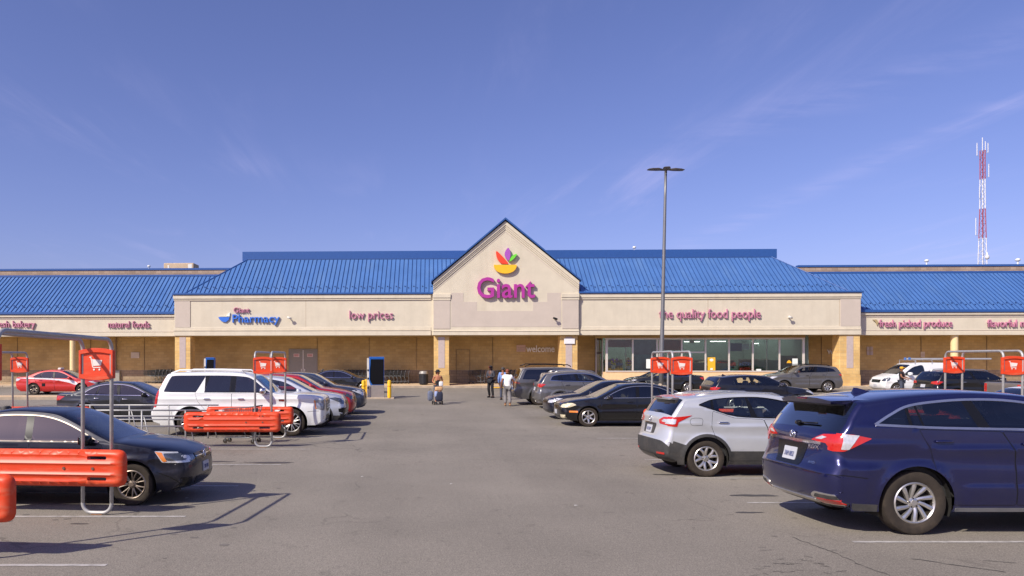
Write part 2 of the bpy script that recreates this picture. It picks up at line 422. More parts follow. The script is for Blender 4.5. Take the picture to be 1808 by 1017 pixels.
def brickmat(name, c1, c2, mo, sc=1.0, bump=.4, rowh=.2, bw_=.4):
    m = bpy.data.materials.new(name); m.use_nodes = True; nt = m.node_tree; b = nt.nodes['Principled BSDF']; N = nt.nodes.new; L = nt.links.new
    tc = N('ShaderNodeTexCoord'); sp = N('ShaderNodeSeparateXYZ'); L(tc.outputs['Object'], sp.inputs[0])
    ad = N('ShaderNodeMath'); ad.operation = 'ADD'; L(sp.outputs[0], ad.inputs[0]); L(sp.outputs[1], ad.inputs[1])
    cb = N('ShaderNodeCombineXYZ'); L(ad.outputs[0], cb.inputs[0]); L(sp.outputs[2], cb.inputs[1])
    br = N('ShaderNodeTexBrick'); L(cb.outputs[0], br.inputs['Vector']); br.inputs['Scale'].default_value = sc
    br.inputs['Color1'].default_value = c1; br.inputs['Color2'].default_value = c2; br.inputs['Mortar'].default_value = mo
    br.inputs['Row Height'].default_value = rowh; br.inputs['Brick Width'].default_value = bw_; br.inputs['Mortar Size'].default_value = .012; br.inputs['Bias'].default_value = -.1
    n = N('ShaderNodeTexNoise'); n.inputs['Scale'].default_value = .8; n.inputs['Detail'].default_value = 6; L(tc.outputs['Object'], n.inputs['Vector'])
    rp = N('ShaderNodeMapRange'); rp.inputs[1].default_value = .3; rp.inputs[2].default_value = .7; rp.inputs[3].default_value = .85; rp.inputs[4].default_value = 1.12; L(n.outputs[0], rp.inputs[0])
    mx = N('ShaderNodeMix'); mx.data_type = 'RGBA'; mx.blend_type = 'MULTIPLY'; mx.inputs[0].default_value = 1; L(br.outputs[0], mx.inputs[6]); L(rp.outputs[0], mx.inputs[7])
    L(mx.outputs[2], b.inputs['Base Color']); b.inputs['Roughness'].default_value = .9
    bp = N('ShaderNodeBump'); bp.inputs['Strength'].default_value = bump; bp.inputs['Distance'].default_value = .01; bp.invert = True; L(br.outputs['Fac'], bp.inputs['Height']); L(bp.outputs[0], b.inputs['Normal'])
    return m
m_wall = brickmat('tan_brick', C(196, 167, 112), C(182, 152, 98), C(178, 150, 104), 1.0)
m_pier = brickmat('pale_tan_brick', C(222, 186, 122), C(208, 168, 104), C(200, 170, 120), 1.0)
m_wains = brickmat('grey_block', C(156, 138, 114), C(140, 122, 100), C(122, 106, 88), 1.0)
m_inlay = pm('lilac_inlay', C(186, 170, 164), .85, var=.08)
m_parap = brickmat('weathered_brown_brick', C(170, 148, 128), C(150, 128, 110), C(140, 122, 106), 1.0)

store = empty('supermarket_building', bw(0, 0, 0), TH, 'long cream supermarket with blue metal roof and central gable', 'building')
X0, X1 = bx(308), bx(1520); GL, GR = bx(765, -.2), bx(1022, -.2)
WL, WR = -46.0, 60.0
YB = 3.0                                                 # back wall behind the covered walkway
def bpart(name, mat, fn, parent=None, smooth=False):
    b = MB(); fn(b); return b.build(name, mat, parent or store, smooth)
# --- walkway
swk = empty('sidewalk', bw(0, 0, 0), TH); tag(swk, kind='structure')
b = MB(); b.prism([(-.45, .3), (-.45, ZW), (YB+.2, ZWf(YB+.2)), (30, ZWf(YB+.2)), (30, .3)], WL, WR, 0, 'x'); b.build('walkway_slab', m_conc, swk)
x = WL
while x < WR:
    b = MB(); b.cbox(x+.005, x+2.995, -.62, -.452, .3, ZW+.004, .02); b.build('kerb_stone', m_kerb, swk); x += 3
# --- walls
bpart('back_wall', m_wall, lambda b: (b.box(WL, bx(1060, YB), YB, YB+.3, 2.06, Z_SOF+.5), b.box(bx(1424, YB), WR, YB, YB+.3, 2.06, Z_SOF+.5)))
bpart('block_wainscot', m_wains, lambda b: (b.box(WL, bx(1060, YB), YB-.03, YB+.28, ZW-.02, 2.057), b.box(bx(1424, YB), WR, YB-.03, YB+.28, ZW-.02, 2.057)))
m_joint = pm('wall_joint', (.20, .15, .09), .9)
for px in (31, 160, 255, 652, 735, 870, 1450, 1626, 1742, -60, 560):
    bpart('control_joint', m_joint, lambda b: b.box(bx(px, YB)-.012, bx(px, YB)+.012, YB-.036, YB-.001, ZW, Z_SOF))
bpart('soffit', m_sof, lambda b: (b.box(X0, X1, .3, YB+.2, Z_SOF+.03, Z_SOF+.08), b.box(WL, X0-.01, 1.0, YB+.2, Z_SOF+.05, Z_SOF+.1), b.box(X1+.01, WR, 1.0, YB+.2, Z_SOF+.05, Z_SOF+.1)))
# --- fascias: centre block, wings
YW = .7
def fascia(xa, xb, y0, z0, z1, nm='fascia'):
    bpart(nm, m_cream, lambda b: b.box(xa, xb, y0, y0+.35, z0, z1))
fascia(X0, GL-.001, 0, Z_SOF, Z_EAVE); fascia(GR+.001, X1, 0, Z_SOF, Z_EAVE)
fascia(WL, X0-.002, YW, Z_SOF, 5.98); fascia(X1+.002, WR, YW, Z_SOF, 5.98)
def band(xa, xb, y0, dy, z0, z1, mat=None, nm='trim_band'):
    bpart(nm, mat or m_trim, lambda b: b.cbox(xa, xb, y0-dy, y0+.02, z0, z1, .012))
pxm = 25.7
for (xa, xb) in ((X0, GL-.16), (GR+.16, X1)):
    band(xa-.06, xb, 0, .12, Z_EAVE-.28, Z_EAVE-.02); band(xa-.03, xb, 0, .07, Z_EAVE-.40, Z_EAVE-.285)
    band(xa-.04, xb, 0, .07, Z_SOF-.02, Z_SOF+.30); band(xa-.05, xb, 0, .10, Z_SOF+.305, Z_SOF+.36); band(xa-.02, xb, 0, .03, Z_SOF+.365, Z_SOF+.56)
for (xa, xb) in ((WL, X0-.08), (X1+.08, WR)):
    band(xa, xb, YW, .10, 5.98-.17, 5.98-.01); band(xa, xb, YW, .05, Z_SOF-.02, Z_SOF+.24); band(xa, xb, YW, .03, 5.65, 5.69, m_pink); band(xa, xb, YW, .03, Z_SOF+.28, Z_SOF+.32, m_pink)
for (pa, pb) in ((309, 336), (1483, 1519)):
    bpart('pilaster_panel', m_pink, lambda b: b.box(bx(pa)+.02, bx(pb), -.035, .01, Z_SOF+.565, Z_EAVE-.41))
for px in (336.6, 1482, 540, 1250):
    bpart('control_joint', pm('stucco_joint', C(168, 150, 126), .9), lambda b: b.box(bx(px)-.012, bx(px)+.012, -.004, .003, Z_SOF+.57, Z_EAVE-.41))
# --- gutters
for ga in ((X0-.10, GL-.02, -.20, .12, Z_EAVE-.005, Z_EAVE+.12), (GR+.02, X1+.10, -.20, .12, Z_EAVE-.005, Z_EAVE+.12), (WL, X0-.11, YW-.18, YW+.12, 5.985, 6.17), (X1+.11, WR, YW-.18, YW+.12, 5.985, 6.17)):
    bpart('gutter', m_gut, lambda b: b.cbox(*ga, .02))
# --- roofs
XH0, XH1 = bx(326), bx(1497); YR = 3.5; ZE = Z_EAVE+.08
ZR1 = Z_RID
def roofslope(xa, xb, hipL, hipR, y0, z0, y1, z1, nm='roof'):
    def fn(b):
        a0, a1 = xa, xb; t0, t1 = xa+(y1-y0 if hipL else 0), xb-(y1-y0 if hipR else 0)
        b.add([(a0, y0, z0), (a1, y0, z0), (t1, y1, z1), (t0, y1, z1)], [(0, 1, 2, 3)])
        if hipL: b.add([(a0, y0, z0), (t0, y1, z1), (t0, y1+5, z1), (a0, y1+5, z0)], [(0, 1, 2, 3)])
        if hipR: b.add([(a1, y0, z0), (a1, y1+5, z0), (t1, y1+5, z1), (t1, y1, z1)], [(0, 1, 2, 3)])
        b.add([(t0, y1, z1-.05), (t1, y1, z1-.05), (t1, y1+6, z1-.05), (t0, y1+6, z1-.05)], [(0, 1, 2, 3)])
    o = bpart(nm, m_roof, fn)
    # standing seams: ~8 px apart in the photograph
    sl = math.atan2(z1-z0, y1-y0); ny, nz = -math.sin(sl), math.cos(sl); sb = MB(); gb = MB(); x = xa+.15; k = 0; h = .048
    while x < xb:
        lim = 1.0
        if hipL: lim = min(lim, (x-xa)/(y1-y0))
        if hipR: lim = min(lim, (xb-x)/(y1-y0))
        if lim > .03:
            ya, za, yb, zb = y0, z0, y0+(y1-y0)*lim, z0+(z1-z0)*lim
            w = .014
            vs = []
            for (yy, zz) in ((ya, za), (yb, zb)):
                vs += [(x-w, yy, zz), (x+w, yy, zz), (x+w, yy+ny*h, zz+nz*h), (x-w, yy+ny*h, zz+nz*h)]
            sb.add(vs, [(0, 1, 2, 3), (4, 7, 6, 5), (0, 4, 5, 1), (1, 5, 6, 2), (2, 6, 7, 3), (3, 7, 4, 0)])
            t = .13 if k % 2 == 0 else .17
            if lim > t+.02:
                yy, zz = y0+(y1-y0)*t, z0+(z1-z0)*t; gx = x+.08+(0.07 if k % 2 else 0)
                gb.box(gx, gx+.06, yy-.04, yy+.02, zz+.02, zz+.075)
        x += .305; k += 1
    s = sb.build('standing_seam', m_rib, o); tag(s, kind='stuff')
    g = gb.build('snow_guard', pm('snow_guard_metal', C(40, 62, 110), .5), o); tag(g, kind='stuff')
    return o
ro = roofslope(XH0, XH1, True, True, -.06, ZE, YR, ZR1)
bpart('ridge_coping', m_gut, lambda b: b.box(XH0+YR-.35, XH1-YR+.35, YR+.02, YR+.5, ZR1-.06, ZR1+.60), ro)
bpart('ridge_cap', m_rib, lambda b: b.box(XH0+YR-.05, XH1-YR+.05, YR-.05, YR+.02, ZR1-.02, ZR1+.05), ro)
for (xa, sx, dx) in ((XH0, 1, 1), (XH1, -1, -1)):
    b = MB(); b.tube([(xa, -.06, ZE+.02), (xa+dx*(YR+.06), YR, ZR1+.03)], .045, 6); b.build('hip_cap', m_gut, ro)
YWR = YW+3.9; ZWR = 9.15
for (xa, xb, hl, hr) in ((WL, X0+6, False, False), (X1-6, WR, False, False)):
    w = roofslope(xa, xb, hl, hr, YW-.06, 6.12, YWR, ZWR, 'roof')
    bpart('ridge_cap', m_gut, lambda b: b.box(xa, xb, YWR-.06, YWR+.06, ZWR-.02, ZWR+.12), w)
for (xa, xb) in ((WL, bx(425, 6)), (bx(1408, 5), WR)):
    bpart('parapet', m_parap, lambda b: b.box(xa, xb, YWR+.3, YWR+.6, 8.9, 9.66))
    bpart('parapet_coping', m_gut, lambda b: b.box(xa-.02, xb+.02, YWR+.25, YWR+.65, 9.662, 9.80))
# --- gable
PK = BL(892, 391, -.2); SHZ = BL(892, 497, -.2)[1]; YG = -.2
gx0, gx1 = GL, GR
gable = bpart('gable_wall', m_cream, lambda b: b.prism([(gx0, Z_SOF), (gx1, Z_SOF), (gx1, SHZ), (PK[0], PK[1]), (gx0, SHZ)], YG, .35))
def rake(off, wd, dy, mat, z=0):
    for (a, s) in ((gx0, 1), (gx1, -1)):
        A = Vector((a-s*.0, SHZ)); B = Vector((PK[0], PK[1])); t = (B-A).normalized(); n = Vector((-t.y, t.x))*s*-1
        p = [A+n*off, B+Vector((0, -off/abs(t.x))), B+Vector((0, -(off+wd)/abs(t.x))), A+n*(off+wd)]
        # keep to the wall's own side edge
        p[0] = Vector((a, SHZ-off/abs(t.x))); p[3] = Vector((a, SHZ-(off+wd)/abs(t.x)))
        bpart('rake_moulding', mat, lambda b: b.prism([tuple(q) for q in p], YG-dy, YG+.02), gable)
rake(0, .20, .14, m_trim); rake(.205, .10, .09, m_trim); rake(.31, .10, .05, m_cream); rake(.52, .03, .012, m_pink)
bpart('gable_roof', m_gut, lambda b: [b.add([(a-s*.14, YG-.28, SHZ-.02), (PK[0], YG-.28, PK[1]+.10), (PK[0], 9, PK[1]+.10), (a-s*.14, 9, SHZ-.02), (a-s*.14, YG-.28, SHZ+.08), (PK[0], YG-.28, PK[1]+.23), (PK[0], 9, PK[1]+.23), (a-s*.14, 9, SHZ+.08)],
    [(0, 1, 5, 4), (4, 5, 6, 7), (0, 4, 7, 3), (0, 3, 2, 1), (3, 7, 6, 2)]) for (a, s) in ((gx0, 1), (gx1, -1))])
for xr_ in (gx0, gx1-.2): bpart('gable_return_wall', m_cream, lambda b: b.box(xr_, xr_+.2, .351, 6, Z_EAVE+.1, SHZ-.02))
for (pa, pb) in ((765, 795), (992, 1022)):
    xa, xb = bx(pa, -.2), bx(pb, -.2)
    band(xa-.03, xb+.03, YG, .10, Z_EAVE-.28, Z_EAVE-.02); band(xa-.02, xb+.02, YG, .06, Z_EAVE-.44, Z_EAVE-.285)
    bpart('pilaster_panel', m_pink, lambda b: b.box(xa+.02, xb-.02, YG-.03, YG+.01, Z_SOF+.42, Z_EAVE-.445), gable)
    for xx in (xa, xb):
        pass
def gp(px, py): return BL(px, py, -.2)
step = [gp(796.5, 577), gp(796.5, 517), gp(818, 517), gp(818, 533), gp(842, 533), gp(842, 549), gp(941, 549), gp(941, 533), gp(966, 533), gp(966, 517), gp(990.5, 517), gp(990.5, 577)]
bpart('stepped_panel', m_pink, lambda b: b.prism(step, YG-.012, YG+.01), gable)
band(gx0-.02, gx1+.02, YG, .07, Z_SOF-.02, Z_SOF+.22); band(gx0-.03, gx1+.03, YG, .10, Z_SOF+.225, Z_SOF+.28)
# --- piers with lilac inlays
for (pa, pb) in ((308.5, 336), (766, 793), (989, 1020), (1483, 1519)):
    xa, xb = bx(pa), bx(pb)
    p = bpart('pier', m_pier, lambda b: b.cbox(xa, xb, .03, 1.0, 1.72, Z_SOF+.02, .015))
    bpart('inlay', m_inlay, lambda b: b.box((xa+xb)/2-.22, (xa+xb)/2+.22, .012, .04, 2.2, Z_SOF-.12), p)
    bpart('pier_base', m_wall if pa < 1400 else m_pier, lambda b: b.cbox(xa-.03, xb+.03, 0.0, 1.03, ZW-.02, 1.717, .015), p)
m_rnd = pm('cream_column_paint', C(226, 200, 150), .7, var=.05)
for px, r in ((128.5, .2), (1685, .23), (1830, .23), (-20, .2)):
    b = MB(); b.cyl((0, 0, 0), (0, 0, Z_SOF-ZW+.06), r, r, 20); b.cyl((0, 0, 0), (0, 0, .12), r+.05, r+.05, 20)
    b.build('round_column', m_rnd, store, 40, loc=(bx(px, YW+.3), YW+.3, ZW-.01))
# --- storefront: a glazed box pushed forward under the canopy, doors in its side
YS = 1.0
sx0, sx1 = bx(1069, YS), bx(1421, YS); zs0, zs1 = BL(1200, 656, YS)[1], BL(1200, 597, YS)[1]
m_alu = pm('white_aluminium', C(214, 206, 196), .4, metal=.2, var=.04)
m_bronze = pm('dark_door_frame', C(90, 76, 58), .5)
m_sill = pm('cream_sill_block', C(226, 192, 148), .8, var=.08)
m_pane = glassmat('shop_glass', (.74, .82, .81), .7)
sf = bpart('shop_front', m_alu, lambda b: (b.box(sx0, sx1, YS-.04, YS+.10, zs1-.09, zs1+.02), b.box(sx0, sx1, YS-.06, YS+.10, zs0-.02, zs0+.06)))
bpart('sill_wall', m_sill, lambda b: b.box(sx0-.12, sx1+.05, YS-.02, YS+.3, ZW-.01, zs0-.022), sf)
bpart('header', m_wall, lambda b: b.box(sx0-.7, sx1+.05, YS+.02, YS+.3, zs1+.022, Z_SOF+.03), sf)
mull = [1071, 1117, 1160, 1164.5, 1203.5, 1245.5, 1287, 1329, 1376, 1418.5]
for i, px in enumerate(mull):
    x = bx(px, YS); w = .05 if i not in (0, 9) else .075
    bpart('mullion', m_alu, lambda b: b.box(x-w, x+w, YS-.05, YS+.08, zs0+.062, zs1-.092), sf)
for i in range(len(mull)-1):
    xa, xb = bx(mull[i], YS)+.052, bx(mull[i+1], YS)-.052
    if xb-xa < .12: continue
    zt = BL(1200, 622, YS)[1]
    if i in (3, 4):
        bpart('transom', m_alu, lambda b: b.box(xa, xb, YS-.045, YS+.07, zt-.04, zt+.04), sf)
        bpart('pane', m_pane, lambda b: b.box(xa, xb, YS+.01, YS+.022, zs0+.063, zt-.042), sf)
        bpart('pane', m_pane, lambda b: b.box(xa, xb, YS+.01, YS+.022, zt+.042, zs1-.093), sf)
    else: bpart('pane', m_pane, lambda b: b.box(xa, xb, YS+.01, YS+.022, zs0+.063, zs1-.093), sf)
for px in (1105, 1354):
    x = bx(px, YS+.6); bpart('mullion', m_alu, lambda b: b.box(x-.03, x+.03, YS+.6, YS+.66, ZW, zs1), sf)
# recessed entrance at its left end
xd = bx(1052, 2.0)
dr = bpart('entrance_door', m_bronze, lambda b: (b.box(xd-.06, xd+.06, 2.0, 2.1, ZW, 4.3), b.box(bx(1063, 2.0)-.05, bx(1063, 2.0)+.05, 2.0, 2.1, ZW, 4.3), b.box(xd, sx0, 2.0, 2.1, 3.2, 3.35), b.box(xd, sx0, 2.0, 2.1, 4.2, Z_SOF)))
bpart('pane', m_pane, lambda b: b.box(xd, sx0, 2.04, 2.05, ZW, 4.2), dr)
bpart('jamb', m_alu, lambda b: (b.box(xd-.02, xd+.035, 1.95, 2.0, ZW, 4.3), b.box(bx(1063, 2.0)-.02, bx(1063, 2.0)+.05, 1.95, 2.0, ZW, 4.3)), dr)
# interior seen through the glass
m_in = pm('shop_interior_wall', C(112, 132, 126), .8); m_ind = pm('shop_interior_ceiling', C(70, 60, 50), .9); m_inf = pm('shop_floor', C(120, 118, 112), .4)
room = bpart('shop_interior', [m_in, m_ind, m_inf], lambda b: (b.box(sx0-1.5, sx1+.4, 12, 12.2, ZW, 5.3, 0), b.box(sx0-1.5, sx0-1.3, 3.31, 12, ZW, 5.3, 0), b.box(sx1+.2, sx1+.4, YS+.31, 12, ZW, Z_SOF, 0), b.box(sx1+.2, sx1+.4, 3.31, 12, Z_SOF, 5.3, 0),
     b.box(sx0-1.5, sx1+.4, 3.24, 12.2, 5.305, 5.38, 1), b.box(sx0-1.5, sx1+.4, 3.24, 3.29, Z_SOF+.1, 5.3, 1), b.box(sx0-1.5, sx1+.4, YS+.31, 12, ZW+.005, ZW+.012, 2)))
m_lamp = emat('tube_and_fill_glow', (1, .95, .85, 1), 7.0)
for (px, yy) in ((1222, 5), (1268, 4.5), (1345, 9)):
    x = bx(px, yy); bpart('tube_light', m_lamp, lambda b: b.box(x-.55, x+.55, yy, yy+.07, 4.16, 4.19))
for i in range(8):  # unseen glowing panels above the window line, added to brighten the shop interior
    for j in range(5):
        x, yy = sx0+.9+i*1.72, 3.9+j*1.7; bpart('hidden_fill_panel', m_lamp, lambda b: b.box(x-.6, x+.6, yy-.15, yy+.15, 5.25, 5.30))
rp_ = random.Random(11)
prod = [pm('product_%s' % n, C(*c), .6) for n, c in (('red', (170, 50, 40)), ('teal', (60, 130, 120)), ('cream', (210, 200, 180)), ('green', (90, 140, 60)), ('blue', (60, 90, 150)), ('yellow', (220, 180, 60)))]
m_shelf = pm('shelf_metal', C(120, 118, 110), .5)
for i in range(9):
    px = 1085+i*40; yy = 5.5+(i % 3)*1.3; x = bx(px, yy)
    u = bpart('shelf_unit', m_shelf, lambda b: [b.box(x-.7, x+.7, yy, yy+.5, ZW+.02+k*.45, ZW+.06+k*.45) for k in range(5)]+[b.box(x-.7, x+.7, yy+.5, yy+.53, ZW, ZW+1.9)])
    u.name = 'display_shelf'
    for k in range(4):
        m = rp_.choice(prod); bpart('goods', m, lambda b: [b.box(x-.66+j*.22, x-.66+j*.22+.19, yy+.05, yy+.4, ZW+.065+k*.45, ZW+.065+k*.45+rp_.uniform(.18, .34)) for j in range(6)], u)
for (pa, pb, ya, yb, dy, nm, c) in ((1119, 1158, 600, 626, .35, 'roller_blind', (128, 136, 140)), (1119, 1158, 626, 655, .36, 'window_screen', (116, 158, 156)), (1074, 1115, 600, 613, .5, 'header_board', (120, 52, 40)), (1166, 1203, 600, 618, .6, 'header_board', (128, 50, 36)), (1290, 1310, 606, 620, .9, 'hanging_board', (40, 66, 110)), (1310, 1323, 607, 617, .88, 'hanging_panel', (190, 206, 214)), (1205, 1244, 640, 655, .8, 'counter', (96, 104, 100)), (1332, 1374, 636, 655, 1.2, 'counter', (84, 120, 104)), (1250, 1286, 641, 655, 1.3, 'counter', (110, 130, 124)), (1378, 1416, 628, 655, 1.6, 'rack', (88, 100, 84)), (1217, 1226, 600, 606, .7, 'exit_board', (150, 160, 130))):
    (xa, za), (xb, zb) = BL(pa, ya, YS+dy), BL(pb, yb, YS+dy); bpart(nm, pm('shop_%s_%d' % (nm, pa), C(*c), .7, var=.2, vs=3), lambda b: b.box(xa, xb, YS+dy, YS+dy+.04, zb, za), room)
def poster(px0, px1, py0, py1, yl, mat, label, name='poster'):
    (xa, za), (xb, zb) = BL(px0, py0, yl), BL(px1, py1, yl)
    t = bthing(name, ((xa+xb)/2, yl, zb), label, 'poster'); b = MB(); b.box(-(xb-xa)/2, (xb-xa)/2, 0, .012, 0, za-zb); b.build('sheet', mat, t); return t, (xb-xa), (za-zb)
m_paper = pm('white_paper', C(225, 232, 226), .7, var=.03)
m_yel = pm('yellow_print', C(236, 178, 40), .6, var=.05)
t, w, h = poster(1249.5, 1263, 631, 654, YS-.02, m_yel, 'tall yellow advertising poster in the shop window', 'poster')
b = MB(); b.prism([(math.cos(k*math.pi/8)*.13, h*.80+math.sin(k*math.pi/8)*.10) for k in range(16)], -.006, -.001); b.build('picture', m_paper, t)
b = MB(); b.box(-.08, .08, -.006, -.001, .03, .16); b.build('picture', m_paper, t)
poster(1141, 1149, 634, 650.5, YS-.02, m_paper, 'pale notice taped inside window beside the lamp post')
poster(1399, 1408.5, 633, 645, YS-.02, m_paper, 'white notice in the rightmost shop pane')
t, w, h = poster(1388, 1398.5, 634, 644, YS-.02, pm('black_print', (.02, .02, .02), .5), 'black and yellow round notice in rightmost pane')
b = MB(); b.prism([(-.17, .12), (.17, .12), (.10, .26), (0, .33), (-.10, .26)], -.006, -.001); b.build('picture', m_yel, t)
poster(1335.5, 1344, 651.5, 655, YS-.02, m_paper, 'small white card standing low in shop window')
# flowers just inside the leftmost pane
def bouquet(px, py, yl, cols, label):
    x, z = BL(px, py, yl); t = bthing('flower_bouquet', (x, yl, z), label, 'flowers'); rr = random.Random(px)
    b = MB(); b.lathe([(.0, 0), (.11, 0), (.17, .28), (.16, .28), (.0, .27)], 12); b.build('vase', pm('bouquet_wrap', C(206, 206, 196), .5), t)
    for k, c in enumerate(cols):
        b = MB()
        for j in range(9): b.sell((rr.uniform(-.2, .2)+.05*k, rr.uniform(-.08, .08), .32+rr.uniform(0, .3)+.10*k), (.06, .06, .06), 1, 7, 5)
        b.build('blossom', c, t, True)
m_pur = pm('purple_petal', C(150, 70, 190), .6); m_yp = pm('yellow_petal', C(226, 204, 40), .6); m_pk = pm('pale_pink_petal', C(220, 190, 200), .6); m_or = pm('peach_petal', C(226, 170, 110), .6)
bouquet(1083, 652, YS+.25, (m_yp, m_pur, m_pk), 'tall yellow and purple flowers inside leftmost pane')
bouquet(1110, 653, YS+.25, (m_yp, m_pur, m_or), 'yellow, violet and peach flowers by the second mullion')
# --- grey double service door
zd1 = BL(535, 618, YB)[1]
dd = empty('service_door', bw(0, 0, 0), TH, 'grey metal double door with two paper notices in tan wall', 'door')
m_dgrey = pm('grey_door_paint', C(140, 134, 124), .5, var=.05); m_dark = pm('black_plastic', (.012, .012, .012), .45, var=.2)
xa, xb = bx(512, YB), bx(559, YB); xm = (xa+xb)/2
b = MB(); b.box(xa-.08, xa, YB-.08, YB-.032, ZW, zd1+.08); b.box(xb, xb+.08, YB-.08, YB-.032, ZW, zd1+.08); b.box(xa, xb, YB-.08, YB-.032, zd1, zd1+.08); b.build('door_frame', m_dgrey, dd)
for (p, q) in ((xa+.01, xm-.03), (xm+.03, xb-.01)):
    b = MB(); b.box(p, q, YB-.065, YB-.034, ZW+.01, zd1-.01); l = b.build('door_leaf', m_dgrey, dd)
    b = MB(); b.box(q-.12 if p < xm-.2 else p+.06, q-.06 if p < xm-.2 else p+.12, YB-.11, YB-.066, 1.95, 2.15); b.build('handle', m_alu, l)
    b = MB(); b.box((p+q)/2-.2, (p+q)/2+.22, YB-.071, YB-.066, 3.02, 3.26); b.build('notice', pm('pink_white_notice', C(216, 190, 184), .7), l)
    b = MB(); [b.box((p+q)/2-.16, (p+q)/2+.16, YB-.075, YB-.0715, z, z+.045) for z in (3.08, 3.16)]; b.build('print', pm('faded_red_print', C(180, 100, 92), .7), l)
b = MB(); b.box(xm-.028, xm+.028, YB-.075, YB-.034, ZW+.01, zd1-.01); b.build('centre_post', m_alu, dd)
# --- flush tan door outline left of the welcome sign
(xa, za), (xb, _) = BL(806, 618, YB), BL(829, 618, YB)
b = MB(); b.box(xa-.03, xa, YB-.05, YB-.037, ZW, za); b.box(xb, xb+.03, YB-.05, YB-.037, ZW, za); b.box(xa-.03, xb+.03, YB-.05, YB-.037, za, za+.03); b.build('door_outline', m_joint, store)
# --- wall placards, pipes, boxes
def placard(px0, px1, py0, py1, label, mat=None, yl=None, lines=2):
    yl = YB-.06 if yl is None else yl
    (xa, za), (xb, zb) = BL(px0, py0, yl), BL(px1, py1, yl); t = bthing('wall_sign', ((xa+xb)/2, yl, zb), label, 'sign')
    w, h = xb-xa, za-zb; b = MB(); b.cbox(-w/2, w/2, 0, .03, 0, h, .005); b.build('plate', mat or m_paper, t)
    for k in range(lines):
        b = MB(); b.box(-w*.4, w*.4, -.004, -.001, h*(.2+.6*k/max(1, lines)), h*(.2+.6*k/max(1, lines))+h*.12); b.build('print', pm('faded_print', C(176, 150, 140), .8), t)
m_plq = pm('pale_wall_plate', C(205, 190, 168), .7)
placard(231, 246, 622, 632.5, 'small pale sign on tan wall above the parked taxi', m_plq, lines=0)
placard(912, 928, 609, 621, 'small rose and white placard left of the welcome lettering', pm('rose_plate', C(196, 166, 150), .7), lines=2)
placard(996, 1015, 597.5, 607, 'white sign at the top of the pier by the entrance', pm('white_plate', C(228, 226, 226), .6), yl=-.06, lines=0)
for (i, j) in ((0, 0), (1, 0), (0, 1), (1, 1)):
    placard(1530.5+6*i, 1535.5+6*i, 612+8*j, 619+8*j, '%s of the four small grey plates right of the right pier' % (('top left', 'top right'), ('bottom left', 'bottom right'))[j][i], m_inlay, lines=0)
placard(1626, 1633, 621, 631, 'small white notice on wall above the white van', m_plq, lines=2)
pb = bthing('downpipe', (bx(206, YB), YB-.1, ZW), 'thin grey downpipe with utility box on tan wall at left', 'pipe')
b = MB(); b.cyl((0, 0, 0), (0, 0, Z_SOF-ZW), .045, .045, 8); [b.box(-.09, .09, -.03, .03, z, z+.05) for z in (1.4, 2.4, 3.2)]; b.build('pipe', pm('grey_pipe', C(120, 100, 80), .5), pb)
b = MB(); b.cbox(-.35, .3, -.12, .06, .15, 1.05, .015); b.build('utility_box', pm('utility_grey', C(150, 148, 140), .5), pb)
# --- shop lettering
m_let = pm('rose_letter', C(190, 124, 150), .5, var=.04); m_mag = pm('magenta_letter', C(172, 52, 146), .45, var=.04); m_blu = pm('blue_letter', C(52, 112, 210), .45, var=.04); m_grl = pm('grey_letter', C(236, 232, 226), .5, var=.03)
def sign(txt, px0, px1, base, xh, yl, mat, label, ext=.05, bold=.0):
    (xa, zb), (xb, _) = BL(px0, base, yl), BL(px1, base, yl); zx = BL(px0, xh, yl)[1]
    t = bthing('lettering_sign', ((xa+xb)/2, yl, zb), label, 'sign'); w = xb-xa
    letters(t, txt, -w/2, w/2, 0, zx-zb, -ext-.02, mat, ext, bold); return t
sign('low prices', 617, 694, 563, 553.5, 0, m_let, 'rose "low prices" lettering on the left fascia')
sign('the quality food people', 1163, 1342, 562, 551.5, 0, m_let, 'rose "the quality food people" lettering right of gable')
sign('natural foods', 192, 265, 578.5, 571, YW, m_let, 'rose "natural foods" lettering on the left wing')
sign('fresh bakery', -11, 63, 578, 570.5, YW, m_let, 'rose "fresh bakery" lettering at the left photo edge')
fs = sign('fresh picked produce', 1551, 1680, 577.5, 569, YW, m_let, 'rose "fresh picked produce" lettering with leaf on the right wing')
sign('flavorful meats', 1742, 1838, 577.5, 569, YW, m_let, 'rose "flavorful m..." lettering cut by right photo edge')
sign('welcome', 929, 979, 621.5, 613.5, YB-.03, m_grl, 'grey "welcome" lettering on wall left of the entrance', .03, .012)
sign('welcome', 1460, 1512, 625, 617.5, YB-.03, m_grl, 'grey "we..." lettering half hidden by the right pier', .03)
b = MB(); xw = (bx(1680, YW)-bx(1551, YW))/2
b.prism([(-xw-.42, .5), (-xw-.2, .32), (-xw-.12, .1), (-xw-.05, .35), (-xw-.18, .52)], -.09, -.03); b.build('leaf', pm('dull_leaf', C(170, 150, 110), .6), fs)
xg0, zg = BL(842, 526, -.2); xg1 = bx(944, -.2)
gs = bthing('logo_sign', ((xg0+xg1)/2, -.2, zg), 'large magenta "Giant" lettering under a fruit bowl emblem on gable', 'sign')
letters(gs, 'Giant', -(xg1-xg0)/2, (xg1-xg0)/2, 0, BL(842, 502, -.2)[1]-zg, -.13, m_mag, .10, .010)
def lp(pts): return [(BL(px, py, -.2)[0]-(xg0+xg1)/2, BL(px, py, -.2)[1]-zg) for (px, py) in pts]
def leafshape(name, pts, mat, n=4, closed=True):
    b = MB(); b.prism(lp(crom(pts, n, True)), -.21, -.05); b.build(name, mat, gs)
Z2 = lambda a, c: (740+a/4.4226, 370+c/4.4226)
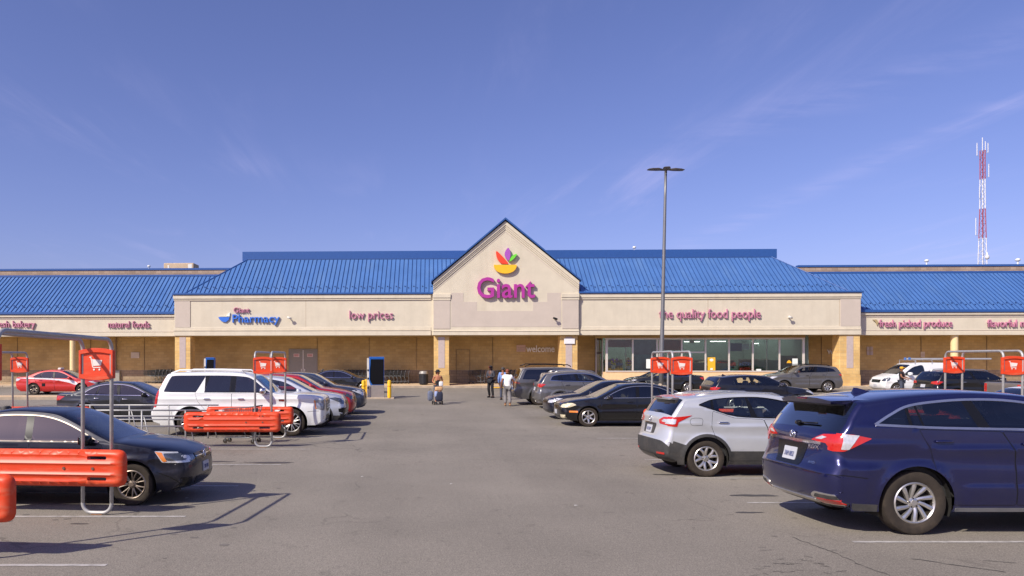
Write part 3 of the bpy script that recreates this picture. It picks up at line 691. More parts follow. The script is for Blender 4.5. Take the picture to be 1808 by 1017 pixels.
bowl = [Z2(582+178*t, 434) for t in (0, .25, .5, .75, 1)]+[Z2(671+89*math.cos(a), 434+68*math.sin(a)**.85) for a in [math.pi*k/12 for k in range(1, 12)]]
b = MB(); b.prism(lp(bowl), -.21, -.05); b.build('bowl', pm('orange_emblem', C(246, 186, 36), .45, var=.03), gs)
leafshape('red_leaf', [Z2(*p) for p in ((602, 328), (640, 360), (672, 395), (694, 425), (650, 424), (622, 405), (605, 375))], pm('red_emblem', C(240, 70, 40), .45, var=.03))
leafshape('purple_leaf', [Z2(*p) for p in ((695, 302), (709, 330), (711, 365), (697, 402), (676, 380), (667, 350), (675, 322))], pm('violet_emblem', C(168, 84, 180), .45, var=.03))
leafshape('green_leaf', [Z2(*p) for p in ((762, 349), (748, 375), (728, 395), (702, 410), (710, 385), (728, 362))], pm('green_emblem', C(112, 214, 58), .45, var=.03))
xp0, zp = BL(411, 569.5, 0); xp1 = bx(494)
ps = bthing('pharmacy_sign', ((xp0+xp1)/2, 0, zp), 'blue "Pharmacy" lettering with small rose "Giant" above and a bowl emblem', 'sign')
w = (xp1-xp0)/2; letters(ps, 'Pharmacy', -w, w, 0, BL(411, 560, 0)[1]-zp, -.08, m_blu, .06, .006)
xq0, zq = BL(413, 552, 0); xq1 = bx(441); letters(ps, 'Giant', xq0-(xp0+xp1)/2, xq1-(xp0+xp1)/2, zq-zp, BL(413, 546, 0)[1]-zp, -.07, m_let, .05, .004)
bc = [(BL(px, py, 0)[0]-(xp0+xp1)/2, BL(px, py, 0)[1]-zp) for (px, py) in ((386, 560), (406, 560), (404, 565), (399, 569), (393, 568), (388, 564))]
b = MB(); b.prism(bc, -.09, -.02); b.build('bowl', m_blu, ps)
bc = [(BL(px, py, 0)[0]-(xp0+xp1)/2, BL(px, py, 0)[1]-zp) for (px, py) in ((387, 558.8), (400, 558.5), (404, 553), (406.5, 552), (406, 558.8))]
b = MB(); b.prism(bc, -.09, -.02); b.build('pestle', m_paper, ps)
# --- things on the fascia and roofs
m_white = pm('white_plastic', C(222, 220, 212), .45, var=.05)
for (px, py, yl, lb) in ((512, 562, 0, 'white security camera on the left fascia beside pharmacy sign'), (1392, 561, 0, 'white security camera on fascia right of the lettering'), (979, 563, -.2, 'small camera on the right of the gable wall')):
    x, z = BL(px, py, yl); t = bthing('security_camera', (x, yl, z), lb, 'camera')
    b = MB(); b.box(-.04, .04, -.22, 0, -.02, .02); b.build('bracket', m_white, t)
    b = MB(); b.cyl((-.12, -.34, .05), (.14, -.22, -.04), .07, .07, 10); b.build('housing', m_white if px != 979 else m_dark, t, True)
def vent(px, pyb, yl, s, label, dome=True):
    x, z = BL(px, pyb, yl); t = bthing('roof_vent', (x, yl, z), label, 'vent')
    b = MB(); b.cyl((0, 0, -.5), (0, 0, .12*s), .06*s, .06*s, 8); b.build('stem', m_white, t)
    b = MB(); b.sell((0, 0, .22*s), (.17*s, .17*s, .12*s), .9, 10, 7); b.build('cowl', m_white, t, True)
vent(263, 474, 9, .8, 'tiny white vent on left wing roof beside the roof box')
vent(1120, 441, 6, .8, 'small white vent on the ridge left of lamp post')
vent(1636, 465, 7, .9, 'small white vent on right wing roof left of the mast')
vent(1797, 464, 7, 1.0, 'small white vent at the right photo edge')
xa, za = BL(289, 464.5, 14); xb, zb = BL(342, 474, 14)
ru = bthing('rooftop_unit', ((xa+xb)/2, 14, zb-.6), 'beige box unit on the left wing roof', 'roof unit'); w = (xb-xa)/2
b = MB(); b.cbox(-w, w, 0, 1.5, 0, za-zb+.6, .04); b.build('housing', pm('beige_unit', C(196, 172, 142), .7, var=.12, vs=2), ru)
b = MB(); b.box(-w+.35, -w+.5, -.02, -.001, .6, za-zb+.4); b.box(w-.5, w-.15, -.02, -.001, .55, za-zb+.5); b.build('grille', m_white, ru)

# ------------------------------------------------------------------ vehicles
def cardinal(pts, n, c=.36):
    pts = [np.array(p, float) for p in pts]; m = len(pts); out = []
    for i in range(m-1):
        p1, p2 = pts[i], pts[i+1]; p0 = pts[i-1] if i else p1; p3 = pts[i+2] if i+2 < m else p2
        l = np.linalg.norm((p2-p1)[:2]); l0 = max(np.linalg.norm((p2-p0)[:2]), 1e-6); l3 = max(np.linalg.norm((p3-p1)[:2]), 1e-6)
        t1, t2 = (p2-p0)/l0*l*.9, (p3-p1)/l3*l*.9
        for k in range(n):
            t = k/n; out.append((2*t**3-3*t*t+1)*p1+(t**3-2*t*t+t)*t1+(-2*t**3+3*t*t)*p2+(t**3-t*t)*t2)
    out.append(pts[-1]); return np.array(out)
def pip(poly, P):
    P = np.asarray(P); x, y = P[:, 0], P[:, 1]; r = np.zeros(len(P), bool); n = len(poly)
    for i in range(n):
        x1, y1 = poly[i][:2]; x2, y2 = poly[(i+1) % n][:2]
        if y1 == y2: continue
        c = (y1 > y) != (y2 > y); r ^= c & (x < (x2-x1)*(y-y1)/(y2-y1)+x1)
    return r
def cdt(points, loops):
    vs = [Vector((float(p[0]), float(p[1]))) for p in points]; es = []
    for lp_ in loops:
        b = len(vs); n = len(lp_); vs += [Vector((float(p[0]), float(p[1]))) for p in lp_]; es += [(b+i, b+(i+1) % n) for i in range(n)]
    r = geometry.delaunay_2d_cdt(vs, es, [], 0, 1e-5, False)
    return np.array([v[:] for v in r[0]]), np.array([f for f in r[2]], int)
def inset_poly(poly, d):
    n = len(poly); A = sum(poly[i][0]*poly[(i+1) % n][1]-poly[(i+1) % n][0]*poly[i][1] for i in range(n)); sg = 1 if A > 0 else -1; out = []
    for i in range(n):
        a, p, b = Vector(poly[i-1]), Vector(poly[i]), Vector(poly[(i+1) % n])
        e1, e2 = (p-a), (b-p)
        if e1.length < 1e-7: e1 = e2
        if e2.length < 1e-7: e2 = e1
        n1 = Vector((-e1.y, e1.x)).normalized()*sg; n2 = Vector((-e2.y, e2.x)).normalized()*sg
        m = (n1+n2); m = m.normalized() if m.length > 1e-6 else n1
        out.append(tuple(p+m*d/max(.5, m.dot(n1))))
    return out
def ribbon(path, w):
    P = [Vector(p[:2]) for p in path]; n = len(P); a = []; b = []
    for i, p in enumerate(P):
        t = (P[min(i+1, n-1)]-P[max(i-1, 0)]).normalized(); nn = Vector((-t.y, t.x)); ww = w[i] if isinstance(w, (list, tuple)) else w
        a.append(tuple(p+nn*ww/2)); b.append(tuple(p-nn*ww/2))
    return a+b[::-1]
def subdiv_loop(poly, l):
    out = []; n = len(poly)
    for i in range(n):
        a, b = Vector(poly[i][:2]), Vector(poly[(i+1) % n][:2]); k = max(1, int((b-a).length/l))
        for j in range(k): out.append(tuple(a.lerp(b, j/k)))
    return out

def paint(name, col, metal=.35, rough=.38, dust=.06, coat=.8):
    return pm(name, col, rough, metal, coat, .05, 2.0, dirt=((.30, .26, .22, 1), dust), ds=3.0, coatr=.035)
m_tyre = pm('tyre_rubber', (.030, .022, .016), .9, var=.25, vs=12, dirt=((.085, .062, .042, 1), .55), ds=5)
m_blk = pm('black_trim', (.008, .008, .009), .22, var=.15, spec=.35)
m_clad = pm('grey_cladding', (.040, .039, .038), .62, var=.2, vs=9, dirt=((.13, .11, .09, 1), .4), ds=4)
m_chr = pm('chrome', (.72, .72, .74), .12, 1.0, var=.03)
m_sat = pm('satin_alloy', (.62, .60, .57), .30, .85, var=.05, dirt=((.22, .17, .12, 1), .35), ds=7)
m_dalloy = pm('grimy_alloy', (.30, .25, .21), .38, .8, var=.1, dirt=((.10, .07, .05, 1), .5), ds=6)
m_brk = pm('brake_dark', (.035, .028, .022), .6, .3)
m_well = pm('wheel_well', (.010, .009, .008), .9)
m_red = pm('red_lens', (.50, .016, .010), .12, 0, 1.0, var=.1, vs=20)
m_clr = pm('clear_lens', (.62, .62, .64), .10, .25, 1.0, var=.2, vs=25)
m_dlens = pm('smoked_lens', (.10, .11, .13), .08, .5, 1.0, var=.3, vs=20)
m_amb = pm('amber_lens', (.80, .24, .03), .15, 0, 1.0)
m_yel_l = pm('yellowed_lens', (.70, .62, .42), .2, .1, .6, var=.2, vs=20)
m_plate = pm('licence_plate', (.48, .49, .53), .4, var=.03); m_ptxt = pm('plate_print', C(96, 102, 140), .5)
m_liner = pm('headliner', (.32, .29, .25), .9); m_seat = pm('seat_fabric', (.060, .056, .052), .8, var=.15); m_seatb = pm('beige_seat', (.36, .29, .20), .7, var=.1); m_dash = pm('dash_plastic', (.030, .030, .031), .6)
m_gl = glassmat('car_glass', (.76, .82, .78), 1.1); m_gp = glassmat('privacy_glass', (.24, .25, .26), 1.2); m_gd = glassmat('dark_glass', (.05, .055, .06), 1.05)
m_wind = glassmat('windscreen_glass', (.40, .46, .44), .8)
TH_ = np.radians([0, 10, 20, 30, 40, 49, 57, 64, 70, 76, 81, 85.5, 88.5, 90])

def rim_mesh(r, rr, style, mat):
    b = MB(); b.lathe([(rr+.004, .098), (rr-.010, .108), (rr-.022, .100), (rr-.028, .085)], 36, 0, 'y'); b.lathe([(rr-.028, .085), (rr-.040, -.08)], 36, 1, 'y')
    n, kind, w0, w1 = style; hub = .060; r1 = rr-.018
    def spoke(a0, a1, w0, w1, bow=0):
        L_ = []; Rr = []
        for k in range(6):
            t = k/5; rad = hub*.7+(r1-hub*.7)*t; a = a0+(a1-a0)*t+bow*math.sin(math.pi*t); w = (w0+(w1-w0)*t)/2
            yv = .060+.034*t+.010*math.sin(math.pi*t)
            ca, sa = math.cos(a), math.sin(a)
            L_.append((rad*ca-w*sa, yv, rad*sa+w*ca)); Rr.append((rad*ca+w*sa, yv, rad*sa-w*ca))
        vs = []; 
        for p, q in zip(L_, Rr): vs += [p, ((p[0]+q[0])/2, p[1]+.008, (p[2]+q[2])/2), q, (q[0], q[1]-.035, q[2]), (p[0], p[1]-.035, p[2])]
        fs = []
        for k in range(5):
            for j in range(5): fs.append((5*k+j, 5*k+(j+1) % 5, 5*k+5+(j+1) % 5, 5*k+5+j))
        b.add(vs, fs)
    for i in range(n):
        a = 2*math.pi*(i+.3)/n
        if kind == 'plain': spoke(a, a, w0, w1)
        elif kind == 'swirl': spoke(a, a+.42, w0, w1, .10)
        elif kind == 'pair':
            d = math.pi/n*.46; spoke(a-d*.45, a-d, w0, w1); spoke(a+d*.45, a+d, w0, w1)
        elif kind == 'vee':
            d = math.pi/n*.55; spoke(a-.03, a-d, w0, w1); spoke(a+.03, a+d, w0, w1)
    b.lathe([(0, .088), (.030, .088), (.034, .080), (hub, .072), (hub*1.1, .03)], 18, 0, 'y')
    return b.mesh('rim', [mat, m_brk], 35)
def wheel_set(r, rr, style, mat):
    t = MB(); t.lathe([(rr-.004, .092), (rr+.008, .104), (r*.90, .112), (r*.965, .102), (r*.992, .082), (r, .055), (r, .02), (r-.008, .015), (r, .01), (r, -.055), (r*.992, -.082), (r*.965, -.10), (r*.9, -.112), (rr, -.10)], 40, 0, 'y')
    tm = t.mesh('tyre', m_tyre, 40)
    d = MB(); d.lathe([(0, .02), (rr*.72, .02), (rr*.72, 0), (rr*.74, 0), (rr-.03, -.07), (rr-.03, -.09), (0, -.09)], 28, 0, 'y')
    for k in range(5):
        a = 2*math.pi*k/5+.5; d.cyl((.052*math.cos(a), .06, .052*math.sin(a)), (.052*math.cos(a), .082, .052*math.sin(a)), .009, .009, 6)
    return tm, rim_mesh(r, rr, style, mat), d.mesh('wheel', m_brk, 30)

def scaled(P, L, H, hw, **kw):
    sx = L/P['L']; sz = H/P['H']; sy = hw/P['hw']; Q = dict(P); Q.update(L=L, H=H, hw=hw)
    Q['prof'] = [(p[0]*sx, p[1]*sz, p[2])+tuple(p[3:]) for p in P['prof']]
    f2 = lambda l: [(p[0]*sx, p[1]*sz)+tuple(p[2:]) for p in l]
    for k in ('belt', 'dlo'): Q[k] = f2(P[k])
    Q['wins'] = [tuple((None if q is None else (q[0]*sx, q[1]*sx)) for q in w[:2])+tuple(w[2:]) for w in P['wins']]
    Q['doors'] = [[(p[0]*sx, p[1]*sz) for p in d] for d in P['doors']]
    Q['xf'], Q['xr'] = P['xf']*sx, P['xr']*sx
    def ff(f):
        v, pl = f[0], f[1]
        if v == 'side': pl = f2(pl)
        elif v in ('front', 'rear'): pl = [(p[0]*sy, p[1]*sz)+tuple(p[2:]) for p in pl]
        elif v == 'top': pl = [(p[0]*sx, p[1]*sy)+tuple(p[2:]) for p in pl]
        return (v, pl)+tuple(f[2:])
    Q['feat'] = [ff(f) for f in P.get('feat', [])]
    Q['crest'] = P.get('crest', .62)*sz; Q['sill'] = P['sill']*sz; Q['crease'] = P.get('crease', .85)*sz
    Q['handle'] = [(h[0]*sx, h[1]*sz) for h in P['handle']]; Q['mirror'] = (P['mirror'][0]*sx, P['mirror'][1]*sz)
    Q['sx'], Q['sz'] = sx, sz
    Q.update(kw); return Q

def make_car(S, name, label, cat, px, d, face, paintm, group=None, scale=1.0, ref='xf', yaw=0.0, quality=1, lod=0, X=None):
    """px,d: measured column and distance of the near-side wheel named by ref; face=+1 front to the right"""
    L, hw, zsill = S['L'], S['hw'], S['sill']; r, rr = S['r'], S['rr']; Ra = r+S.get('archgap', .055); xf, xr = S['xf'], S['xr']
    g = (.055, .085, .14)[lod]; nseg = (6, 4, 3)[lod]
    bs = np.array([p[0] for p in S['belt']]); bz = np.array([p[1] for p in S['belt']]); belt = lambda s: np.interp(s, bs, bz)
    s1, s2 = S.get('tap1', 1.1), S.get('tap2', L-1.0); pf, pr = S.get('pf', .10), S.get('pr', .08); crest = S.get('crest', .62)
    tuck, tum, tumq, stp = S.get('tuck', .075), S.get('tum', .26), S.get('tumq', .12), S.get('step', .018); crz, crs = S.get('crease', .85), S.get('creases', .02)
    def W(s, z):
        w = hw-pf*np.clip((s1-s)/s1, 0, 1)**2.0-pr*np.clip((s-s2)/(L-s2), 0, 1)**2.0
        zb = belt(s); w = w-tuck*np.clip((crest-z)/(crest-.2), 0, 1.3)**2-.022*np.clip((z-crest)/np.maximum(zb-crest, .05), 0, 1)**2
        ab = np.maximum(z-zb, 0); w = w-tum*ab-tumq*ab*ab-stp*np.clip(ab/.035, 0, 1)
        w = w+.011*np.exp(-((z-(crz+crs*(s-L/2)))/.030)**2)-.010*np.exp(-((z-(crz-.14+crs*(s-L/2)))/.07)**2)
        for (zl, am, sa_, sb_) in S.get('ledges', []): w = w+am*np.clip((zl-z)/.05, 0, 1)*np.clip((s-sa_)/.2, 0, 1)*np.clip((sb_-s)/.2, 0, 1)
        for xa in (xf, xr):
            dd = np.hypot(s-xa, z-r); w = w+.020*np.exp(-((np.maximum(dd-Ra, 0))/.055)**2)*(z < zb)
        return w
    # centre-line outline and the edge curve where the flanks begin
    ctl = S['prof']; O = cardinal([(p[0], p[1], p[2]) for p in ctl], nseg); tags = {p[3]: i*nseg for i, p in enumerate(ctl) if len(p) > 3}
    dS = np.gradient(O[:, :2], axis=0)
    for _ in range(2): dS = np.vstack([dS[:1], (dS[:-2]+dS[1:-1]*2+dS[2:])/4, dS[-1:]])
    nrm = np.stack([dS[:, 1], -dS[:, 0]], 1); nrm /= np.maximum(np.linalg.norm(nrm, axis=1, keepdims=True), 1e-9)
    E = O[:, :2]+nrm*O[:, 2:3]; E[0, 1] = min(E[0, 1], O[0, 1]+.02); WE = W(E[:, 0], E[:, 1])
    tp = 2/S.get('nexp', 2.9); th = TH_ if lod < 2 else TH_[[0, 2, 4, 6, 8, 10, 12, 13]]
    uy = np.sin(th)**tp; ui = 1-np.cos(th)**tp; nu = len(th)
    full = np.concatenate([-uy[::-1], uy[1:]]); fi = np.concatenate([ui[::-1], ui[1:]]); M = len(full)
    cap = np.zeros((len(O), M, 3)); cap[:, :, 0] = L/2-(O[:, 0:1]+nrm[:, 0:1]*O[:, 2:3]*fi); cap[:, :, 1] = WE[:, None]*full; cap[:, :, 2] = O[:, 1:2]+nrm[:, 1:2]*O[:, 2:3]*fi
    ta = np.gradient(cap, axis=0); tb = np.gradient(cap, axis=1); cn = np.cross(tb, ta); cn /= np.maximum(np.linalg.norm(cn, axis=2, keepdims=True), 1e-9)
    mid = cn[len(O)//2, M//2]
    if mid[2] < 0: cn = -cn
    def sideN(s, z):
        e = .004; ws = (W(s+e, z)-W(s-e, z))/(2*e); wz = (W(s, z+e)-W(s, z-e))/(2*e); n = np.stack([ws, np.ones_like(ws), -wz], 1)
        return n/np.linalg.norm(n, axis=1, keepdims=True)
    en = sideN(E[:, 0], E[:, 1]); cn[:, -1] = en; cn[:, 0] = en*np.array([1, -1, 1])
    # flank triangulation: outline, arches, windows, doors as constrained edges
    bound = [tuple(p) for p in E]+[(E[-1, 0]-.02, zsill), (E[0, 0]+.02, zsill)]
    circ = lambda xa, R_: [(xa+R_*math.cos(2*math.pi*k/40), r+R_*math.sin(2*math.pi*k/40)) for k in range(40)]
    loops = [subdiv_loop(bound, .10), circ(xf, Ra), circ(xr, Ra)]; ringw = S.get('ring', 0)
    if ringw: loops += [circ(xf, Ra+ringw), circ(xr, Ra+ringw)]
    dtop = [p[:2] for p in crom([p[:2] for p in S['dlo']], 5)]; s_lo, s_hi = dtop[0][0], dtop[-1][0]
    bot = [(float(s), float(belt(s))+.012) for s in np.linspace(s_hi, s_lo, 14)]
    dlo = dtop+bot[1:-1]
    def clip(poly, a, b, keep):                              # half-plane right/left of line a(belt)-b(roof)
        out = []; n = len(poly); z0, z1 = 0.6, 1.9
        f = lambda p: (p[0]-(a+(b-a)*(p[1]-bz.min())/.42))*keep
        for i in range(n):
            p, q = poly[i], poly[(i+1) % n]; fp, fq = f(p), f(q)
            if fp >= 0: out.append(p)
            if fp*fq < 0: t = fp/(fp-fq); out.append((p[0]+(q[0]-p[0])*t, p[1]+(q[1]-p[1])*t))
        return out
    wins = []
    for w in S['wins']:
        p = dlo
        if w[0]: p = clip(p, w[0][0], w[0][1], 1)
        if w[1] and p: p = clip(p, w[1][0], w[1][1], -1)
        q = [p[0]]
        for v in p[1:]:
            if math.dist(v, q[-1]) > .012: q.append(v)
        wins.append((rpoly(q, S.get('wr', .02), 2), w[2], w[3]))
    wins_in = [(w[0], w[1], w[2]) for w in wins]
    for w in wins: loops.append(w[0])
    doors = [rpoly(dp, .03, 2) for dp in S['doors']]; doors_in = [inset_poly(dp, .007 if lod == 0 else .009) for dp in doors]
    loops += [subdiv_loop(p, .10) for p in doors]+[subdiv_loop(p, .10) for p in doors_in]; loops.append(dlo)
    zones = S.get('zones', []); loops += [z[0] for z in zones]
    gx = [(s, z) for s in np.arange(.05, L, g) for z in np.arange(zsill+.03, S['H'], g)]
    gp_ = np.array(gx); gp_ = gp_[pip(bound, gp_)]
    V, T = cdt(gp_, loops); cen = V[T].mean(1); ins = pip(bound, cen)
    for xa in (xf, xr): ins &= np.hypot(cen[:, 0]-xa, cen[:, 1]-r) > Ra*.999
    ar = np.abs(np.cross(V[T[:, 1]]-V[T[:, 0]], V[T[:, 2]]-V[T[:, 0]])); ins &= ar > 1e-9
    T, cen = T[ins], cen[ins]
    cls = np.zeros(len(T), int)                              # 0 paint 1 gap/pillar 2 cladding, 10+i window, 30+i door
    for z in zones: cls[pip(z[0], cen)] = z[1]
    if ringw:
        for xa in (xf, xr): cls[np.hypot(cen[:, 0]-xa, cen[:, 1]-r) < Ra+ringw] = 2
    zon = cls.copy()
    for i, (o_, n_) in enumerate(zip(doors, doors_in)):
        a_ = pip(o_, cen); cls[a_] = 1; b_ = pip(n_, cen); cls[b_] = 30+i
    ind = pip(dlo, cen); cls[ind] = 1
    if S.get('dlopaint'): cls[ind & (cen[:, 0] > S['dlopaint'])] = 0
    for i, w in enumerate(wins): cls[pip(w[0], cen)] = 10+i
    sy = W(V[:, 0], V[:, 1]); P3 = np.stack([L/2-V[:, 0], sy, V[:, 1]], 1); N3 = sideN(V[:, 0], V[:, 1])
    def mk(nm, vs, ns, fs, mats, mi=None, parent=None):
        vs = np.asarray(vs); ns = np.asarray(ns); used = sorted({i for f in fs for i in f}); mp = {u: k for k, u in enumerate(used)}
        vv = vs[used]; nn = ns[used]; ff = []
        for f in fs:
            a, b_, c = vs[f[0]], vs[f[1]], vs[f[2]]; gn = np.cross(b_-a, c-a)
            if np.dot(gn, ns[f[0]]+ns[f[1]]+ns[f[2]]) < 0: f = f[::-1]
            ff.append(tuple(mp[i] for i in f))
        me = bpy.data.meshes.new(nm); me.from_pydata(vv.tolist(), [], ff)
        for m in (mats if isinstance(mats, list) else [mats]): me.materials.append(m)
        me.polygons.foreach_set('use_smooth', [True]*len(ff))
        if mi is not None: me.polygons.foreach_set('material_index', mi)
        me.update(); me.normals_split_custom_set_from_vertices([tuple(v) for v in nn])
        return link(nm, me, parent)
    root = empty(name, (0, 0, 0), 0, label, cat, group)
    mir = np.array([1, -1, 1])
    # body: flanks + top/front/rear shell
    nV = len(V); bv = [P3, P3*mir]; bn = [N3, N3*mir]; bf = []; bm_ = []
    for t, c in zip(T, cls):
        if c < 10:
            for o_ in (0, nV): bf.append(tuple(int(i)+o_ for i in t)); bm_.append(int(c))
    off = 2*nV; bv.append(cap.reshape(-1, 3)); bn.append(cn.reshape(-1, 3))
    glass = {'w': [], 'r': []}; kg = int(np.searchsorted(np.degrees(th), 63.9)); c0 = nu-1
    iA, iB, iC, iD = tags['A'], tags['B'], tags['C'], tags['D']; capz = S.get('capz', lambda s, z: 0)
    for i in range(len(O)-1):
        for j in range(M-1):
            q = (off+i*M+j, off+(i+1)*M+j, off+(i+1)*M+j+1, off+i*M+j+1); jj = max(abs(j-c0), abs(j+1-c0))
            if iA <= i < iB and jj <= kg: glass['w'].append(q)
            elif iC <= i < iD and jj <= kg and S.get('rearglass', True): glass['r'].append(q)
            else: bf.append(q); bm_.append(int(capz((O[i, 0]+O[i+1, 0])/2, (O[i, 1]+O[i+1, 1])/2)))
    av = np.vstack(bv); an = np.vstack(bn)
    pw = paintm
    body = mk('body', av, an, bf, [pw, m_blk, m_clad, S.get('lower', m_clad), S.get('second', pw)], bm_, root)
    if glass['w']: mk('windscreen', av, an, glass['w'], S.get('windm', m_wind), None, root)
    if glass['r']: mk('rear_window', av, an, glass['r'], S.get('rearm', m_gp), None, root)
    # doors (with handles and their windows), other windows
    dobj = {}
    for i in range(len(doors)):
        for o_ in (0, nV):
            fs = [tuple(int(k)+o_ for k in t) for t in T[cls == 30+i]]
            mi = [int(z) for z in zon[cls == 30+i]]
            if fs: dobj[(i, o_)] = mk('door', av, an, fs, [pw, m_blk, m_clad, S.get('lower', m_clad), S.get('second', pw)], mi, root)
    for i, w in enumerate(wins):
        for o_ in (0, nV):
            fs = [tuple(int(k)+o_ for k in t) for t in T[cls == 10+i]]
            if fs: mk('window', av, an, fs, w[1], None, dobj.get((w[2], o_), root) if w[2] is not None else root)
    tree = BVHTree.FromPolygons([tuple(v) for v in av.tolist()], bf+glass['w']+glass['r']+[tuple(int(k)+o_ for k in t) for t, c in zip(T, cls) if c >= 10 for o_ in (0, nV)])
    def cast(view, a, b_):
        if view == 'side': o_, dr_ = Vector((L/2-a, 3, b_)), Vector((0, -1, 0))
        elif view == 'front': o_, dr_ = Vector((L, a, b_)), Vector((-1, 0, 0))
        elif view == 'rear': o_, dr_ = Vector((-L, a, b_)), Vector((1, 0, 0))
        else: o_, dr_ = Vector((L/2-a, b_, 4)), Vector((0, 0, -1))
        h = tree.ray_cast(o_, dr_)
        if h[0] is None: return None
        n = h[1]; n = -n if n.dot(dr_) > 0 else n
        if -n.dot(dr_) < .26 or (view == 'front' and h[0].x < L/2-.62) or (view == 'rear' and h[0].x > -L/2+.62) or (view == 'side' and h[0].y < 0): return None
        return h[0], n
    def decal(view, poly, mat, offs=.006, nm='trim', mirror=True, parent=None, gg=None):
        gg = gg or (.028, .055, .09)[lod]; poly = subdiv_loop(poly, gg); P = np.array(poly); lo, hi = P.min(0), P.max(0)
        gr = [(a, c) for a in np.arange(lo[0]+gg*.5, hi[0], gg) for c in np.arange(lo[1]+gg*.5, hi[1], gg)]
        gr = np.array(gr) if gr else np.zeros((0, 2))
        if len(gr): gr = gr[pip(inset_poly(poly, gg*.25), gr)]
        v2, t2 = cdt(gr, [poly]); t2 = t2[pip(poly, v2[t2].mean(1))]
        hits = [cast(view, *p) for p in v2]; top = []; low = []; ok = [h is not None for h in hits]
        for h in hits:
            if h is None: top.append((0, 0, 0)); low.append((0, 0, 0)); continue
            top.append(tuple(h[0]+h[1]*offs)); low.append(tuple(h[0]-h[1]*.012))
        fs = [tuple(int(k) for k in t) for t in t2 if all(ok[k] for k in t)]
        if not fs: return []
        cnt = {}
        for f in fs:
            for k in range(3): e = (f[k], f[(k+1) % 3]); cnt[e] = 1
        ed = [e for e in cnt if (e[1], e[0]) not in cnt]; n0 = len(top); allv = top+low; af = list(fs)+[(e[1], e[0], n0+e[0], n0+e[1]) for e in ed]
        used = sorted({i for f in af for i in f}); mp = {u: k for k, u in enumerate(used)}; res = []
        for s_ in ((1, -1) if mirror else (1,)):
            vv = [(allv[u][0], allv[u][1]*s_, allv[u][2]) for u in used]; f2 = [tuple(mp[i] for i in (f if s_ > 0 else f[::-1])) for f in af]
            A0 = Vector(vv[f2[0][0]]); gn = (Vector(vv[f2[0][1]])-A0).cross(Vector(vv[f2[0][2]])-A0)
            if view in ('front', 'rear', 'side', 'top'):
                want = {'front': Vector((1, 0, 0)), 'rear': Vector((-1, 0, 0)), 'side': Vector((0, s_, 0)), 'top': Vector((0, 0, 1))}[view]
                if gn.dot(want) < 0: f2 = [f[::-1] for f in f2]
            me = bpy.data.meshes.new(nm); me.from_pydata(vv, [], f2); me.materials.append(mat); me.polygons.foreach_set('use_smooth', [True]*len(f2)); me.set_sharp_from_angle(angle=R(50))
            res.append(link(nm, me, parent or root))
        return res
    for ft in S.get('feat', []) + S.get('feat2', []):
        view, poly, mat, offs, nm = ft[:5]; rad = ft[5] if len(ft) > 5 else .015; mirror = ft[6] if len(ft) > 6 else True
        decal(view, rpoly(poly, rad, 2) if rad else poly, mat, offs, nm, mirror)
    for rb in S.get('ribs', []):
        view, path, w, mat, offs, nm = rb[:6]; mirror = rb[6] if len(rb) > 6 else True
        decal(view, ribbon(crom(path, 3) if len(path) > 2 else path, w), mat, offs, nm, mirror)
    if S.get('dlochrome'):
        wch = S['dlochrome']; ring = dtop+bot[1:-1]
        decal('side', ribbon([p for p in dtop], wch), S.get('chromem', m_chr), .008, 'window_trim'); decal('side', ribbon(bot[::-1], wch), S.get('chromem', m_chr), .0075, 'window_trim')
    # handles, mirrors
    for i, (hs, hz) in enumerate(S['handle']):
        yv = float(W(np.array([hs]), np.array([hz]))[0]); hm = S.get('handlem') or paintm
        for s_ in (1, -1):
            b = MB(); b.sell((L/2-hs, s_*(yv+.018), hz), (.105, .016, .017), .6, 12, 6)
            b.build('handle', hm, dobj.get((i, 0 if s_ > 0 else nV), root), True)
    ms, mz = S['mirror']; yv = float(W(np.array([ms]), np.array([mz]))[0]); mm = S.get('mirrorm') or paintm; mk_ = S.get('msize', 1.0)
    for s_ in (1, -1):
        b = MB(); b.sell((L/2-ms, s_*(yv+.14*mk_), mz), (.075*mk_, .115*mk_, .078*mk_), .62, 14, 9); o_ = b.build('mirror', mm, root, True)
        b = MB(); b.cbox(L/2-ms-.075*mk_-.004, L/2-ms-.070*mk_, s_*(yv+.14*mk_)-.085*mk_, s_*(yv+.14*mk_)+.085*mk_, mz-.055*mk_, mz+.055*mk_, .001); b.build('mirror_glass', m_chr, o_)
        b = MB(); b.sell((L/2-ms+.01, s_*(yv+.03), mz-.06*mk_), (.05, .075, .022), .7, 10, 6); b.build('mirror_arm', m_blk, o_, True)
    # wheels
    tm, rm, dm = wheel_set(r, rr, S['rim'], S.get('rimm', m_sat)); yw = hw-.028-.112
    for xa in (xf, xr):
        for s_ in (1, -1):
            wv = link('wheel', dm, root, (L/2-xa, s_*yw, r), (0, R(17*(s_+2)), 0 if s_ > 0 else math.pi)); link('tyre', tm, wv); link('rim', rm, wv)
    # underside, wheel wells
    b = MB(); b.box(-L/2+.45, L/2-.40, -hw+.16, hw-.16, zsill+.0, zsill+.05)
    for xa in (xf, xr):
        for s_ in (1, -1):
            x = L/2-xa; n = 16; yo, yi = s_*(hw-.055), s_*(hw-.40); vs = []
            for k in range(n+1):
                a = math.pi*(-.12+1.24*k/n); vs += [(x+(Ra+.004)*math.cos(a), yo, r+(Ra+.004)*math.sin(a)), (x+(Ra+.004)*math.cos(a), yi, r+(Ra+.004)*math.sin(a))]
            fs = [(2*k, 2*k+2, 2*k+3, 2*k+1) for k in range(n)]+[tuple(2*k+1 for k in range(n+1))]
            b.add(vs, fs)
    b.build('underbody', m_well, root)
